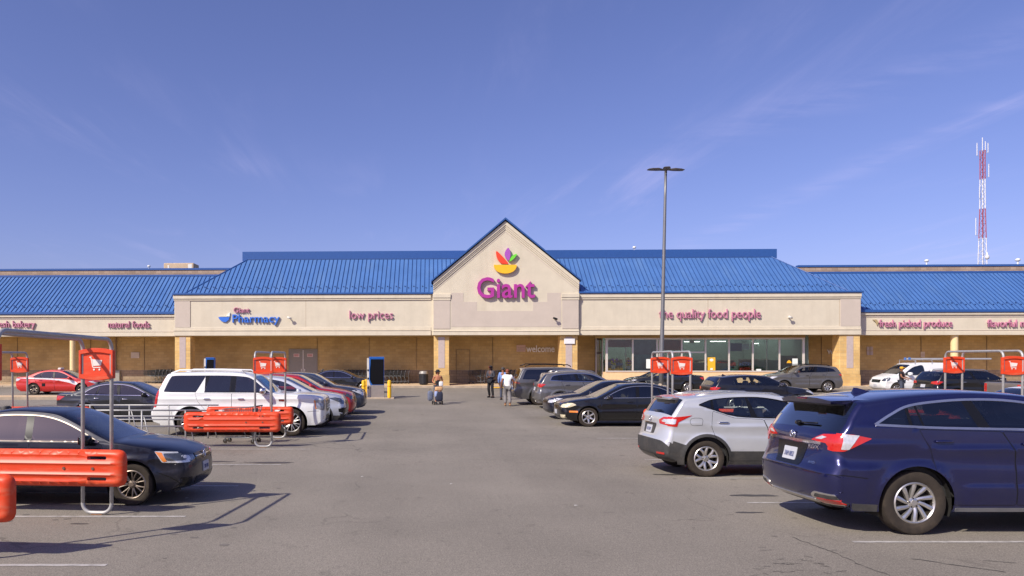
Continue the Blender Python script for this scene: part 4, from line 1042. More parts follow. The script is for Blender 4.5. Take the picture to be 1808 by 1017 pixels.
    # cabin: floor tub, door cards, headliner, seats, dash, wheel
    zf = zsill+.16; cs0 = S.get('cab0', ctl[[len(p) > 3 and p[3] == 'A' for p in ctl].index(True)][0]+.10); cs1 = S.get('cab1', L-.75)
    b = MB(); b.box(L/2-cs1, L/2-cs0, -hw+.17, hw-.17, zf-.02, zf); zb0 = float(belt(cs0+.8))-.01
    for s_ in (1, -1): b.box(L/2-cs1, L/2-cs0, s_*(hw-.15)-.015, s_*(hw-.15)+.015, zf, zb0-.02)
    b.box(L/2-cs1-.03, L/2-cs1, -hw+.17, hw-.17, zf, zb0-.06); b.box(L/2-cs0, L/2-cs0+.03, -hw+.17, hw-.17, zf, zb0-.10)
    b.build('cabin_tub', m_dash, root)
    lv = []; lf = []; rows = list(range(iB, iC+1)); cols = list(range(c0-kg, c0+kg+1))
    for i in rows:
        for j in cols: p = cap[i, j]-cn[i, j]*.035; lv.append(tuple(p))
    wc = len(cols)
    for i in range(len(rows)-1):
        for j in range(wc-1): lf.append((i*wc+j, i*wc+j+1, (i+1)*wc+j+1, (i+1)*wc+j))
    me = bpy.data.meshes.new('headliner'); me.from_pydata(lv, [], lf); me.materials.append(m_liner); link('headliner', me, root)
    sm = S.get('seatm', m_seat); rows_ = S.get('seats', (cs0+1.05, cs0+1.95)); zh = zb0-.02
    for k, ss in enumerate(rows_):
        ys = (-.36, .36) if k == 0 else (-.40, 0, .40)
        for yv in ys:
            b = MB(); b.sell((L/2-ss+.25, yv, zf+.20), (.26, .22 if k == 0 else .21, .11), .5, 10, 6); b.sell((L/2-ss-.06, yv, zf+.52), (.09, .21 if k == 0 else .20, .36), .5, 10, 8, 0, Matrix.Rotation(R(-12), 3, 'Y'))
            if k == 0 or yv: b.sell((L/2-ss-.16, yv, zf+.98), (.055, .12, .09), .6, 10, 6, 0, Matrix.Rotation(R(-12), 3, 'Y'))
            b.build('seat', sm, root, True)
    b = MB(); b.sell((L/2-cs0-.18, 0, zb0-.12), (.26, hw-.20, .13), .5, 12, 7); b.build('dashboard', m_dash, root, True)
    b = MB(); ring = [(L/2-cs0-.55-.07*math.sin(a), .36+.185*math.cos(a), zb0-.10+.175*math.sin(a)) for a in [2*math.pi*k/16 for k in range(16)]]; b.tube(ring, .016, 6, 0, True); b.cyl(ring[4][:1]+(.36, zb0-.10), (L/2-cs0-.2, .36, zb0-.14), .02, .03, 6); b.build('steering_wheel', m_dash, root, True)
    if S.get('extra'): S['extra'](root, S, L, hw, W, cast, paintm)
    # placing
    sref = xf if ref == 'xf' else xr; xl = L/2-sref
    near = hw-.03
    Xw = at(px, d) if X is None else X
    if face > 0: cx = Xw-xl*scale; rz = yaw
    else: cx = Xw+xl*scale; rz = math.pi+yaw
    cy = d+near*scale-.1
    root.location = (cx, cy, G(cy)); root.scale = (scale,)*3
    root.rotation_mode = 'XYZ'
    slope = math.atan(Gs(cy))
    root.rotation_mode = 'QUATERNION'; root.rotation_quaternion = Matrix.Rotation(slope, 3, 'X').to_quaternion() @ Matrix.Rotation(rz, 3, 'Z').to_quaternion()
    return root
def ell(cx, cy, a, b_, n=14): return [(cx+a*math.cos(2*math.pi*k/n), cy+b_*math.sin(2*math.pi*k/n)) for k in range(n)]
def rect(x0, x1, z0, z1): return [(x0, z0), (x1, z0), (x1, z1), (x0, z1)]
def wordmark(root, L, cast, view, txt, yc, z, w, h, mat, name='badge', lift=.009):
    """small raised lettering on the nose or tail; sgn keeps it readable from outside"""
    hit = cast(view, yc, z)
    if not hit: return
    me = text_mesh(txt, 1.0, .02, 0.0); lo, hi = me_bounds(me); me.materials.clear(); me.materials.append(mat)
    sx = w/(hi[0]-lo[0]); sz = h/(hi[1]-lo[1]); dr = -1 if view == 'rear' else 1
    for v in me.vertices:
        X, Y, Z = v.co; a = (X-(lo[0]+hi[0])/2)*sx; c = (Y-(lo[1]+hi[1])/2)*sz
        yy = yc+(-a if view == 'rear' else a); hh = cast(view, yy, z+c) or hit
        v.co = (hh[0].x+dr*(lift+Z*.1), yy, z+c)
    link(name, me, root)
def platetext(root, L, cast, view, txt, z, y=0.0): wordmark(root, L, cast, view, txt, y, z, .23, .060, m_ptxt, 'plate_characters', .017)

# ---- body shapes, measured as (distance from front bumper, height, edge rounding)
P_RDX = dict(L=4.68, H=1.67, hw=.936, sill=.27, r=.37, rr=.240, xf=.95, xr=3.63, archgap=.062,
  prof=[(.30, .24, .06), (.08, .30, .20), (0, .50, .27), (.02, .76, .27), (.12, .95, .21), (.55, 1.08, .10), (1.05, 1.15, .07), (1.28, 1.19, .07, 'A'), (2.05, 1.595, .08, 'B'), (2.5, 1.655, .07), (3.0, 1.67, .07), (3.6, 1.64, .08), (4.05, 1.585, .09), (4.24, 1.55, .11, 'C'), (4.52, 1.20, .15, 'D'), (4.57, 1.13, .17), (4.60, .95, .19), (4.635, .80, .21), (4.68, .71, .23), (4.675, .52, .23), (4.62, .37, .20), (4.42, .27, .10)],
  belt=[(0, .86), (.5, 1.0), (1.2, 1.14), (1.7, 1.19), (2.6, 1.21), (3.4, 1.225), (4.1, 1.26), (4.7, 1.24)],
  dlo=[(1.50, 1.195), (1.85, 1.375), (2.15, 1.495), (2.45, 1.545), (2.8, 1.56), (3.2, 1.545), (3.64, 1.49), (3.88, 1.39), (4.08, 1.275)],
  wins=[(None, (2.585, 2.77), m_gl, 0), ((2.745, 2.91), (3.43, 3.52), m_gp, 1), ((3.455, 3.545), (3.62, 3.65), m_gp, 1), ((3.66, 3.69), None, m_gp, None)],
  doors=[[(1.36, .345), (1.34, .75), (1.42, 1.16), (2.64, 1.20), (2.50, .98), (2.475, .345)], [(2.475, .345), (2.50, .98), (2.64, 1.20), (3.60, 1.225), (3.47, .98), (3.42, .74), (3.20, .345)]],
  crease=.97, creases=.035, crest=.66, handle=[(2.32, 1.055), (3.32, 1.085)], mirror=(1.58, 1.235), rim=(10, 'swirl', .036, .050), ledges=[(.84, .030, 4.0, 9), (.58, .016, 1.5, 3.2)], tum=.30, tumq=.25)
P_RS = dict(L=4.38, H=1.59, hw=.918, sill=.23, r=.345, rr=.232, xf=.86, xr=3.51, archgap=.072,
  prof=[(.24, .22, .06), (.05, .33, .20), (0, .55, .25), (.05, .80, .23), (.2, .97, .15), (.6, 1.06, .09), (1.08, 1.13, .07, 'A'), (1.88, 1.51, .08, 'B'), (2.3, 1.575, .07), (2.7, 1.59, .07), (3.2, 1.575, .08), (3.7, 1.53, .09), (3.95, 1.49, .11, 'C'), (4.20, 1.19, .16, 'D'), (4.26, 1.11, .18), (4.29, .92, .20), (4.34, .74, .22), (4.38, .64, .23), (4.365, .42, .21), (4.28, .31, .16), (4.08, .24, .08)],
  belt=[(0, .84), (.5, .96), (1.1, 1.07), (1.7, 1.10), (2.46, 1.105), (2.87, 1.125), (3.06, 1.15), (3.4, 1.265), (3.63, 1.345), (3.9, 1.36), (4.4, 1.30)],
  dlo=[(1.36, 1.08), (1.70, 1.29), (1.95, 1.40), (2.2, 1.46), (2.5, 1.495), (2.87, 1.495), (3.2, 1.475), (3.42, 1.445), (3.65, 1.362)],
  wins=[(None, (2.44, 2.60), m_gl, 0), ((2.585, 2.69), (3.30, 3.36), m_gl, 1), ((3.42, 3.42), None, m_gp, None)],
  doors=[[(1.22, .30), (1.20, .7), (1.26, 1.04), (2.44, 1.09), (2.36, .9), (2.34, .30)], [(2.34, .30), (2.36, .9), (2.44, 1.09), (3.0, 1.12), (3.40, 1.25), (3.43, .95), (3.34, .72), (3.08, .30)]],
  crease=.93, creases=.035, crest=.60, handle=[(2.22, .97), (3.20, 1.03)], mirror=(1.46, 1.13), rim=(5, 'vee', .050, .044), ring=.055, tum=.26, tumq=.15)
P_SED = dict(L=4.63, H=1.45, hw=.89, sill=.20, r=.316, rr=.212, xf=.87, xr=3.52, archgap=.05,
  prof=[(.30, .19, .06), (.07, .25, .20), (0, .42, .27), (.015, .64, .26), (.09, .775, .21), (.45, .895, .12), (.96, .965, .07), (1.16, .99, .06, 'A'), (1.98, 1.385, .08, 'B'), (2.4, 1.44, .07), (2.8, 1.445, .07), (3.2, 1.385, .08), (3.40, 1.335, .09, 'C'), (4.0, 1.08, .08, 'D'), (4.3, 1.06, .08), (4.52, 1.03, .11), (4.60, .9, .18), (4.63, .65, .22), (4.60, .42, .22), (4.5, .28, .14), (4.33, .2, .07)],
  belt=[(0, .72), (.4, .82), (1.0, .915), (1.6, .945), (2.6, .955), (3.4, .975), (4.0, 1.0), (4.63, .98)],
  dlo=[(1.36, .95), (1.70, 1.14), (1.98, 1.26), (2.25, 1.325), (2.55, 1.345), (2.85, 1.34), (3.1, 1.30), (3.35, 1.20), (3.60, 1.035)],
  wins=[(None, (2.33, 2.37), m_gp, 0), ((2.44, 2.48), (3.22, 3.10), m_gp, 1), ((3.26, 3.14), None, m_gp, 1)],
  doors=[[(1.24, .27), (1.22, .6), (1.30, .92), (2.38, .95), (2.38, .6), (2.34, .27)], [(2.34, .27), (2.38, .6), (2.38, .95), (3.50, .975), (3.40, .78), (3.24, .56), (3.06, .27)]],
  crease=.76, creases=.03, crest=.52, handle=[(2.18, .83), (3.14, .86)], mirror=(1.50, .985), rim=(5, 'vee', .030, .026), tum=.36, tumq=.30, pf=.12, pr=.10)
P_ESC = dict(L=5.14, H=1.89, hw=1.0, sill=.32, r=.405, rr=.285, xf=.98, xr=3.93, archgap=.075,
  prof=[(.25, .30, .05), (.05, .37, .14), (0, .6, .19), (.0, .95, .19), (.04, 1.10, .13), (.22, 1.185, .07), (.9, 1.245, .05), (1.50, 1.285, .05, 'A'), (2.08, 1.745, .08, 'B'), (2.45, 1.86, .07), (3.0, 1.89, .07), (4.1, 1.88, .07), (4.55, 1.855, .08), (4.68, 1.80, .08, 'C'), (4.93, 1.32, .09, 'D'), (4.98, 1.2, .09), (5.05, .85, .10), (5.14, .72, .13), (5.13, .52, .13), (5.05, .38, .10), (4.85, .33, .05)],
  belt=[(0, 1.02), (.4, 1.14), (1.4, 1.24), (2.0, 1.26), (3.5, 1.27), (5.14, 1.28)],
  dlo=[(1.62, 1.27), (1.90, 1.50), (2.15, 1.68), (2.4, 1.745), (3.0, 1.775), (4.0, 1.775), (4.42, 1.765), (4.54, 1.70), (4.72, 1.30)],
  wins=[(None, (2.64, 2.62), m_gp, 0), ((2.80, 2.78), (3.62, 3.48), m_gd, 1), ((3.92, 3.68), None, m_gd, None)],
  doors=[[(1.50, .40), (1.48, .8), (1.56, 1.23), (2.72, 1.265), (2.72, .8), (2.70, .40)], [(2.70, .40), (2.72, .8), (2.72, 1.265), (3.80, 1.275), (3.72, 1.02), (3.52, .80), (3.38, .40)]],
  crease=1.10, creases=.0, crest=.72, handle=[(2.45, 1.10), (3.45, 1.10)], mirror=(1.78, 1.33), msize=1.25, rim=(7, 'pair', .028, .026), tum=.20, tumq=.10, pf=.06, pr=.05, tap1=.8, tap2=4.5, nexp=3.6)
FRONT_GEN = [('front', [(.36, .50), (.36, .64), (-.36, .64), (-.36, .50)], m_blk, .006, 'grille', .03, False)]
def sedan_lights(tail=m_red, head=m_clr, grille=True, zt=0.0):
    f = [('front', [(.95, .77), (.55, .72), (.50, .63), (.95, .62)], head, .006, 'headlight'), ('side', [(.12, .63), (.52, .79), (.30, .80), (.05, .75)], head, .008, 'headlight'),
         ('rear', [(.95, .97), (.52, .95), (.50, .80), (.95, .78)], tail, .006, 'taillight'), ('side', [(4.22, .93), (4.62, .97), (4.62, .78), (4.40, .80)], tail, .008, 'taillight'),
         ('front', rect(-.55, .55, .24, .36), m_blk, .006, 'air_intake', .03, False), ('rear', rect(-.15, .15, .66, .80), m_plate, .008, 'licence_plate', .01, False)]
    if grille: f.append(('front', [(-.46, .62), (.46, .62), (.40, .73), (-.40, .73)], m_blk, .007, 'grille', .03, False))
    return f
def suv_lights(P, tail=m_red, head=m_clr):
    L, H = P['L'], P['H']; z = H/1.67
    return [('front', [(.95, .93*z), (.52, .86*z), (.48, .76*z), (.95, .76*z)], head, .006, 'headlight'), ('side', [(.10, .78*z), (.55, .96*z), (.35, .98*z), (.05, .90*z)], head, .008, 'headlight'),
            ('front', [(-.46, .62*z), (.46, .62*z), (.42, .86*z), (-.42, .86*z)], m_blk, .007, 'grille', .04, False), ('front', rect(-.6, .6, .32*z, .44*z), m_blk, .006, 'air_intake', .04, False),
            ('rear', [(.96, 1.14*z), (.55, 1.10*z), (.50, 1.0*z), (.96, .95*z)], tail, .006, 'taillight'), ('side', [(L-.42, 1.10*z), (L-.05, 1.16*z), (L-.05, .95*z), (L-.22, .97*z)], tail, .008, 'taillight'),
            ('rear', rect(-.16, .16, .80*z, .95*z), m_plate, .008, 'licence_plate', .01, False)]

m_hl = pm('headlamp_grey', (.30, .31, .34), .12, .3, 1.0, var=.5, vs=18)
m_dred = pm('dark_red_lens', (.16, .010, .008), .2, 0, 1.0)
# ---- navy crossover, nearest on the right
def ex_rdx(root, S, L, hw, W, cast, pnt):
    b = MB()
    t = [(4.02, .60, 1.598), (4.40, .585, 1.548), (4.46, .56, 1.535)]
    for (a, c) in ((0, 1),):
        vs = []
        for s_ in (1, -1):
            vs += [(L/2-4.00, s_*.70, 1.56), (L/2-4.30, s_*.655, 1.545), (L/2-4.44, s_*.60, 1.535), (L/2-4.43, s_*.58, 1.500), (L/2-4.10, s_*.66, 1.50)]
        vs += [(L/2-4.02, 0, 1.602), (L/2-4.47, 0, 1.572), (L/2-4.47, .35, 1.567), (L/2-4.47, -.35, 1.567), (L/2-4.45, 0, 1.525)]
    b.hull(vs); sp = b.build('spoiler', pnt, root, 30)
    b = MB(); b.cbox(L/2-4.485, L/2-4.46, -.10, .10, 1.545, 1.560, .004); b.build('brake_light', m_dred, sp)
    b = MB(); b.box(L/2-4.43, L/2-4.15, -.60, .60, 1.482, 1.497); b.build('spoiler_underside', m_blk, sp)
    b = MB(); vs = [(L/2-3.62, 0.0, 1.64), (L/2-3.62, .03, 1.635), (L/2-3.62, -.03, 1.635), (L/2-3.84, 0, 1.62), (L/2-3.84, .03, 1.605), (L/2-3.84, -.03, 1.605), (L/2-3.82, 0, 1.685), (L/2-3.78, .010, 1.682), (L/2-3.78, -.010, 1.682)]; b.hull(vs); b.build('roof_antenna', pnt, root, 40)
    platetext(root, L, cast, 'rear', '7AM 0852', .855)
    wordmark(root, L, cast, 'rear', 'RDX', -.50, .985, .20, .045, m_chr); wordmark(root, L, cast, 'rear', 'AWD', -.52, .80, .12, .030, m_chr)
    hit = cast('rear', 0, 1.10); b = MB(); x = hit[0].x-.012
    b.tube([(x, .060*math.cos(a), 1.095+.052*math.sin(a)) for a in [2*math.pi*k/18 for k in range(18)]], .009, 6, 0, True); b.tube([(x-.004, .030, 1.05), (x-.01, .008, 1.14)], .008, 5); b.tube([(x-.004, -.030, 1.05), (x-.01, -.008, 1.14)], .008, 5); b.build('emblem', m_chr, root, True)
    b = MB(); h1 = cast('rear', .02, 1.245); h2 = cast('rear', -.42, 1.262)
    b.tube([h1[0]+Vector((-.03, 0, 0)), h2[0]+Vector((-.035, 0, 0))], .012, 6); b.sell(h1[0]+Vector((-.02, 0, 0)), (.03, .06, .03), .7, 8, 6); b.build('wiper', m_blk, root, True)
S = dict(P_RDX); S['feat'] = [
  ('side', [(4.13, 1.115), (4.34, 1.16), (4.64, 1.175), (4.64, .955), (4.44, .962)], m_red, .008, 'taillight', .02), ('side', [(4.27, 1.150), (4.44, 1.163), (4.47, .985), (4.39, .985)], m_clr, .012, 'reversing_lamp', .01),
  ('rear', [(.97, 1.165), (.62, 1.145), (.42, 1.065), (.58, 1.05), (.70, 1.045), (.77, .965), (.97, .96)], m_red, .006, 'taillight', .02), ('rear', [(.62, 1.125), (.50, 1.085), (.62, 1.085), (.70, 1.115)], m_clr, .010, 'reversing_lamp', .006),
  ('rear', [(-.37, 1.01), (.37, 1.01), (.29, .735), (-.29, .735)], m_blk, .004, 'plate_recess', .03, False), ('rear', rect(-.155, .155, .78, .94), m_plate, .012, 'licence_plate', .012, False),
  ('rear', rect(-.62, .62, 1.018, 1.052), m_chr, .012, 'chrome_bar', .008, False),
  ('rear', [(.93, .46), (.60, .47), (.52, .42), (.60, .325), (.93, .34)], m_sat, .010, 'reflector_surround', .03), ('rear', [(.90, .445), (.62, .45), (.58, .405), (.90, .41)], m_clad, .015, 'mesh_insert', .015), ('rear', [(.90, .40), (.60, .395), (.63, .345), (.90, .355)], m_red, .016, 'reflector', .012),
  ('rear', rect(-.56, .56, .33, .375), m_sat, .012, 'bumper_trim', .01, False), ('rear', rect(-.95, .95, .24, .325), m_clad, .010, 'bumper_skirt', .01, False),
  ('side', [(3.98, .27), (3.98, .35), (4.66, .38), (4.66, .30)], m_clad, .008, 'bumper_skirt', .01), ('side', [(1.35, .275), (1.35, .318), (3.18, .318), (3.18, .275)], pm('dull_sill', (.20, .20, .21), .35, .5), .012, 'sill_trim', .008),
  ('front', [(-.5, .62), (.5, .62), (.42, .86), (-.42, .86)], m_blk, .008, 'grille', .04, False), ('front', [(.95, .95), (.55, .90), (.50, .80), (.95, .80)], m_clr, .008, 'headlight'), ('side', [(.10, .80), (.62, 1.0), (.40, 1.01), (.05, .92)], m_clr, .008, 'headlight')]
S['ribs'] = [('rear', [(-.74, .69), (0, .71), (.74, .69)], .008, m_blk, .004, 'tailgate_seam', False), ('side', [(4.20, .66), (4.45, .69), (4.68, .69)], .008, m_blk, .004, 'bumper_seam')]
S['dlochrome'] = .026; S['chromem'] = pm('satin_chrome', (.58, .58, .62), .28, .9); S['extra'] = ex_rdx; S['windm'] = m_gl; S['rearm'] = glassmat('rear_privacy_glass', (.05, .055, .06), 2.0); S['handlem'] = None
navy = paint('navy_pearl_paint', (.012, .014, .074), .5, .26, .03, 1.0)
make_car(S, 'parked_car', 'navy crossover nearest on the right, tail to the aisle', 'car', 1607, 9.40, 1, navy, 'cars parked in the lot', scale=1.055, ref='xr')

# ---- silver small crossover behind it
def ex_rs(root, S, L, hw, W, cast, pnt):
    b = MB(); vs = []
    for s_ in (1, -1): vs += [(L/2-3.75, s_*.68, 1.50), (L/2-4.05, s_*.60, 1.48), (L/2-4.10, s_*.50, 1.475), (L/2-4.08, s_*.52, 1.445), (L/2-3.86, s_*.62, 1.445)]
    vs += [(L/2-3.78, 0, 1.535), (L/2-4.12, 0, 1.505), (L/2-4.10, 0, 1.46)]
    b.hull(vs); sp = b.build('spoiler', pnt, root, 30)
    b = MB(); b.cbox(L/2-4.135, L/2-4.11, -.16, .16, 1.475, 1.497, .004); b.build('brake_light', m_dred, sp)
    for s_ in (1, -1):
        b = MB(); b.tube([(L/2-s, s_*y, z) for (s, y, z) in ((2.0, .60, 1.525), (2.15, .60, 1.575), (2.7, .60, 1.592), (3.3, .60, 1.570), (3.6, .60, 1.525))], .016, 6); b.build('roof_rail', m_sat, root, True)
    b = MB(); h1 = cast('rear', .05, 1.22); h2 = cast('rear', -.38, 1.24); b.tube([h1[0]+Vector((-.03, 0, 0)), h2[0]+Vector((-.03, 0, 0))], .012, 6); b.build('wiper', m_blk, root, True)
    platetext(root, L, cast, 'rear', '4CR 7719', .86)
    h = cast('rear', 0, 1.05); b = MB(); b.tube([(h[0].x-.012, .055*math.cos(a), 1.06+.045*math.sin(a)) for a in [2*math.pi*k/16 for k in range(16)]], .008, 6, 0, True); b.build('emblem', m_chr, root, True)
S = dict(P_RS); S['feat'] = [
  ('side', [(3.78, 1.165), (4.0, 1.135), (4.32, 1.12), (4.32, .965), (4.06, .945), (4.04, 1.03)], m_red, .008, 'taillight', .02), ('side', [(4.07, 1.09), (4.30, 1.085), (4.30, 1.0), (4.10, .995)], m_clr, .012, 'reversing_lamp', .015),
  ('rear', [(.95, 1.125), (.62, 1.12), (.46, 1.06), (.50, .99), (.95, .955)], m_red, .006, 'taillight', .02), ('rear', [(.92, 1.085), (.66, 1.08), (.58, 1.04), (.92, 1.0)], m_clr, .011, 'reversing_lamp', .015),
  ('rear', [(-.36, .99), (.36, .99), (.30, .78), (-.30, .78)], m_clad, .003, 'plate_recess', .03, False), ('rear', rect(-.155, .155, .785, .935), m_plate, .012, 'licence_plate', .012, False), ('rear', rect(-.36, .36, .965, .99), m_chr, .010, 'chrome_bar', .006, False),
  ('rear', rect(.56, .80, .42, .455), m_red, .010, 'reflector', .008), ('rear', rect(-.45, .45, .30, .40), m_blk, .008, 'diffuser', .02, False),
  ('front', [(-.5, .56), (.5, .56), (.42, .86), (-.42, .86)], m_blk, .008, 'grille', .04, False), ('front', [(.95, .92), (.55, .86), (.50, .78), (.95, .76)], m_clr, .008, 'headlight')]
S['ribs'] = [('side', [(3.60, .98), (3.60, 1.10), (3.80, 1.10), (3.80, .98), (3.60, .98)], .006, m_clad, .002, 'fuel_flap')]
S['zones'] = [([(1.2, .10), (1.2, .49), (3.2, .49), (3.2, .10)], 2), ([(3.80, .10), (3.80, .58), (3.95, .62), (4.15, .685), (4.6, .70), (4.6, .10)], 2), ([(-.2, .10), (-.2, .52), (.55, .52), (.55, .10)], 2)]
S['capz'] = lambda s, z: 2 if ((s > 3.9 and z < .70) or (s < .6 and z < .50)) else 0
S['prof'] = P_RS['prof'][:17]+[(4.372, .705, .225)]+P_RS['prof'][17:]
S['seatm'] = pm('grey_seat', (.22, .21, .20), .8); S['dlochrome'] = .016; S['chromem'] = m_blk; S['extra'] = ex_rs; S['rearm'] = m_gd; S['handlem'] = m_chr
silver = paint('silver_paint', (.60, .61, .63), .4, .30, .05)
make_car(S, 'parked_car', 'silver crossover with black lower cladding, tail to the aisle', 'car', 1244, 14.50, 1, silver, 'cars parked in the lot', ref='xr')

# ---- dark navy sedan, nearest on the left
def ex_jet(root, S, L, hw, W, cast, pnt):
    h = cast('front', 0, .70); b = MB(); x = h[0].x+.02; b.tube([(x, .062*math.cos(a), .70+.062*math.sin(a)) for a in [2*math.pi*k/18 for k in range(18)]], .009, 6, 0, True)
    b.tube([(x, -.042, .74), (x, -.016, .655), (x, 0, .70), (x, .016, .655), (x, .042, .74)], .008, 5); b.build('emblem', m_chr, root, True)
    platetext(root, L, cast, 'front', '3BX 4471', .50)
S = scaled(P_SED, 4.63, 1.44, .89); S['feat'] = [
  ('front', [(.97, .775), (.62, .745), (.46, .715), (.44, .66), (.70, .635), (.97, .63)], m_dlens, .006, 'headlight', .02), ('side', [(.05, .63), (.10, .77), (.54, .81), (.48, .73), (.42, .64)], m_clr, .008, 'headlight', .02), ('side', [(.10, .665), (.13, .755), (.41, .775), (.36, .67)], m_dlens, .012, 'headlight_inner', .02),
  ('side', [(.405, .65), (.46, .72), (.525, .80), (.43, .785), (.35, .66)], m_amb, .012, 'indicator', .008), ('front', [(.74, .735), (.60, .72), (.60, .66), (.74, .66)], m_clr, .010, 'headlight_reflector', .02),
  ('front', [(-.44, .64), (.44, .64), (.42, .74), (-.42, .74)], m_blk, .008, 'grille', .02, False), ('front', rect(-.155, .155, .43, .58), m_plate, .014, 'licence_plate', .01, False),
  ('front', rect(-.46, .46, .29, .39), m_blk, .006, 'air_intake', .03, False), ('front', [(.93, .42), (.56, .40), (.56, .29), (.93, .27)], m_blk, .006, 'fog_lamp_recess', .03),
  ('front', rect(-.8, .8, .19, .225), m_clad, .03, 'chin_spoiler', .01, False)]+[f for f in sedan_lights() if 'tail' in f[4]]
S['ribs'] = [('front', [(-.42, .69), (.42, .69)], .012, m_chr, .012, 'grille_bar', False), ('side', [(.50, .50), (.30, .42), (.16, .32)], .012, m_blk, .005, 'bumper_crease')]
S['dlochrome'] = .014; S['chromem'] = pm('dull_chrome', (.34, .29, .24), .3, .8); S['extra'] = ex_jet; S['rimm'] = m_dalloy; S['rim'] = (7, 'pair', .020, .018); S['mirrorm'] = m_blk
m_film = glassmat('reflective_film', (.12, .13, .14), 2.2, .03, (1, .96, .80, 1)); S['wins'] = [(w[0], w[1], m_film, w[3]) for w in S['wins']]
dnavy = paint('dark_navy_paint', (.008, .009, .020), .3, .34, .08, .45)
make_car(S, 'parked_car', 'dark navy sedan nearest on the left, behind the orange rail', 'car', 236, 11.42, 1, dnavy, 'cars parked in the lot', ref='xf')

# ---- white full-size SUV
def ex_esc(root, S, L, hw, W, cast, pnt):
    for s_ in (1, -1):
        b = MB(); b.tube([(L/2-s, s_*y, z) for (s, y, z) in ((2.35, .74, 1.83), (2.5, .74, 1.915), (3.4, .74, 1.935), (4.3, .74, 1.93), (4.55, .74, 1.84))], .026, 6); b.build('roof_rail', S.get('railm', pnt), root, True)
S = scaled(P_ESC, 5.14, 1.89, 1.0); S['feat'] = [
  ('front', [(.99, 1.06), (.66, 1.06), (.62, .74), (.99, .76)], m_hl, .006, 'headlight', .03), ('side', [(.02, .76), (.02, 1.05), (.30, 1.10), (.28, .95), (.24, .80)], m_hl, .008, 'headlight', .03), ('side', [(.235, .80), (.275, 1.05), (.315, 1.05), (.275, .80)], m_amb, .012, 'indicator', .006),
  ('front', [(-.56, .70), (.56, .70), (.58, 1.06), (-.58, 1.06)], m_chr, .006, 'grille_surround', .03, False), ('front', [(-.50, .74), (.50, .74), (.52, 1.02), (-.52, 1.02)], m_blk, .012, 'grille', .02, False),
  ('front', rect(-.5, .5, .42, .60), m_blk, .006, 'air_intake', .04, False), ('front', rect(.68, .88, .50, .58), m_clr, .010, 'fog_lamp', .02), ('rear', rect(.80, 1.0, .82, 1.75), m_red, .006, 'taillight', .02), ('side', [(4.93, .85), (5.06, .85), (4.96, 1.34), (4.84, 1.34)], m_red, .008, 'taillight', .02),
  ('side', [(1.12, 1.02), (1.12, 1.08), (1.34, 1.09), (1.34, 1.03)], m_chr, .008, 'fender_vent', .008), ('rear', rect(-.16, .16, .9, 1.05), m_plate, .008, 'licence_plate', .01, False), ('side', rect(1.50, 3.40, .335, .375), m_sat, .05, 'running_board', .01)]
S['ribs'] = [('front', [(-.5, z), (.5, z)], .016, m_chr, .018, 'grille_bar', False) for z in (.80, .88, .96)]+[('side', [(.16, .74), (.35, .735), (.5, .72)], .008, m_clad, .003, 'bumper_seam')]
S['extra'] = ex_esc; S['handlem'] = m_chr; S['mirrorm'] = m_chr; S['ring'] = 0; S['tap1'] = .8; S['dlopaint'] = 3.50; S['rimm'] = pm('brushed_alloy', (.42, .41, .40), .35, .7)
white = paint('white_paint', (.76, .76, .75), .05, .35, .05)
make_car(S, 'parked_car', 'white full-size SUV with chrome mirrors behind the left cart rail', 'car', 515, 22.5, 1, white, 'cars parked in the lot', ref='xf')

# ---- the rest of the left row, noses to the aisle
def gen(P, L, H, hw, r, lights, **kw):
    S = scaled(P, L, H, hw, r=r, rr=r*.68); S['feat'] = scaled(dict(P, feat=lights), L, H, hw)['feat']; S.update(kw); return S
redp = paint('red_paint', (.42, .012, .016), .25, .32, .04); steel = paint('steel_navy_paint', (.045, .055, .085), .5, .32, .06); pearl = paint('pearl_silver_paint', (.55, .57, .63), .4, .33, .05)
S = gen(P_RS, 4.60, 1.70, .925, .36, suv_lights(P_RS, head=m_dlens), ring=.05, rim=(5, 'pair', .03, .026)); S['capz'] = lambda s, z: 2 if (s < .5 and z < .42) else (1 if (s < .3 and .46 < z < .66) else 0)
S['zones'] = [([(-.2, .10), (-.2, .40), (.5, .40), (.5, .10)], 2), ([(1.2, .10), (1.2, .44), (3.4, .44), (3.4, .10)], 2)]; S['feat'] = S['feat']+[('front', [(.93, .66), (.72, .66), (.66, .44), (.93, .42)], m_blk, .008, 'corner_vent', .02)]
make_car(S, 'parked_car', 'silver-white crossover with black lower bumper beside the white SUV', 'car', 0, 25.2, 1, pearl, 'cars parked in the lot', lod=1, X=-2.05-.88)
S = gen(P_RDX, 4.65, 1.71, .92, .36, suv_lights(P_RDX, head=m_dlens), rim=(5, 'pair', .03, .026))
make_car(S, 'parked_car', 'red crossover parked nose out in the left row', 'car', 0, 27.95, 1, redp, 'cars parked in the lot', lod=1, X=-1.95-.93)
S = gen(P_RDX, 4.70, 1.70, .93, .36, suv_lights(P_RDX, head=m_clr), rim=(5, 'pair', .03, .026))
make_car(S, 'parked_car', 'steel-blue crossover parked just beyond the red one', 'car', 0, 30.7, 1, steel, 'cars parked in the lot', lod=1, X=-1.72-.93)
charc = paint('charcoal_paint', (.022, .025, .032), .4, .32, .03)
S = gen(P_SED, 4.85, 1.45, .92, .335, sedan_lights(head=m_clr), dlochrome=.018, rim=(5, 'vee', .03, .026), handlem=m_chr, mirrorm=m_blk)
make_car(S, 'parked_car', 'charcoal sedan with chrome window trim between rail and white SUV', 'car', 0, 27.2, 1, charc, 'cars parked in the lot', lod=1, X=at(100, 27.4)+4.85-.91)
black2 = paint('soft_black_paint', (.011, .012, .014), .2, .34, .03)
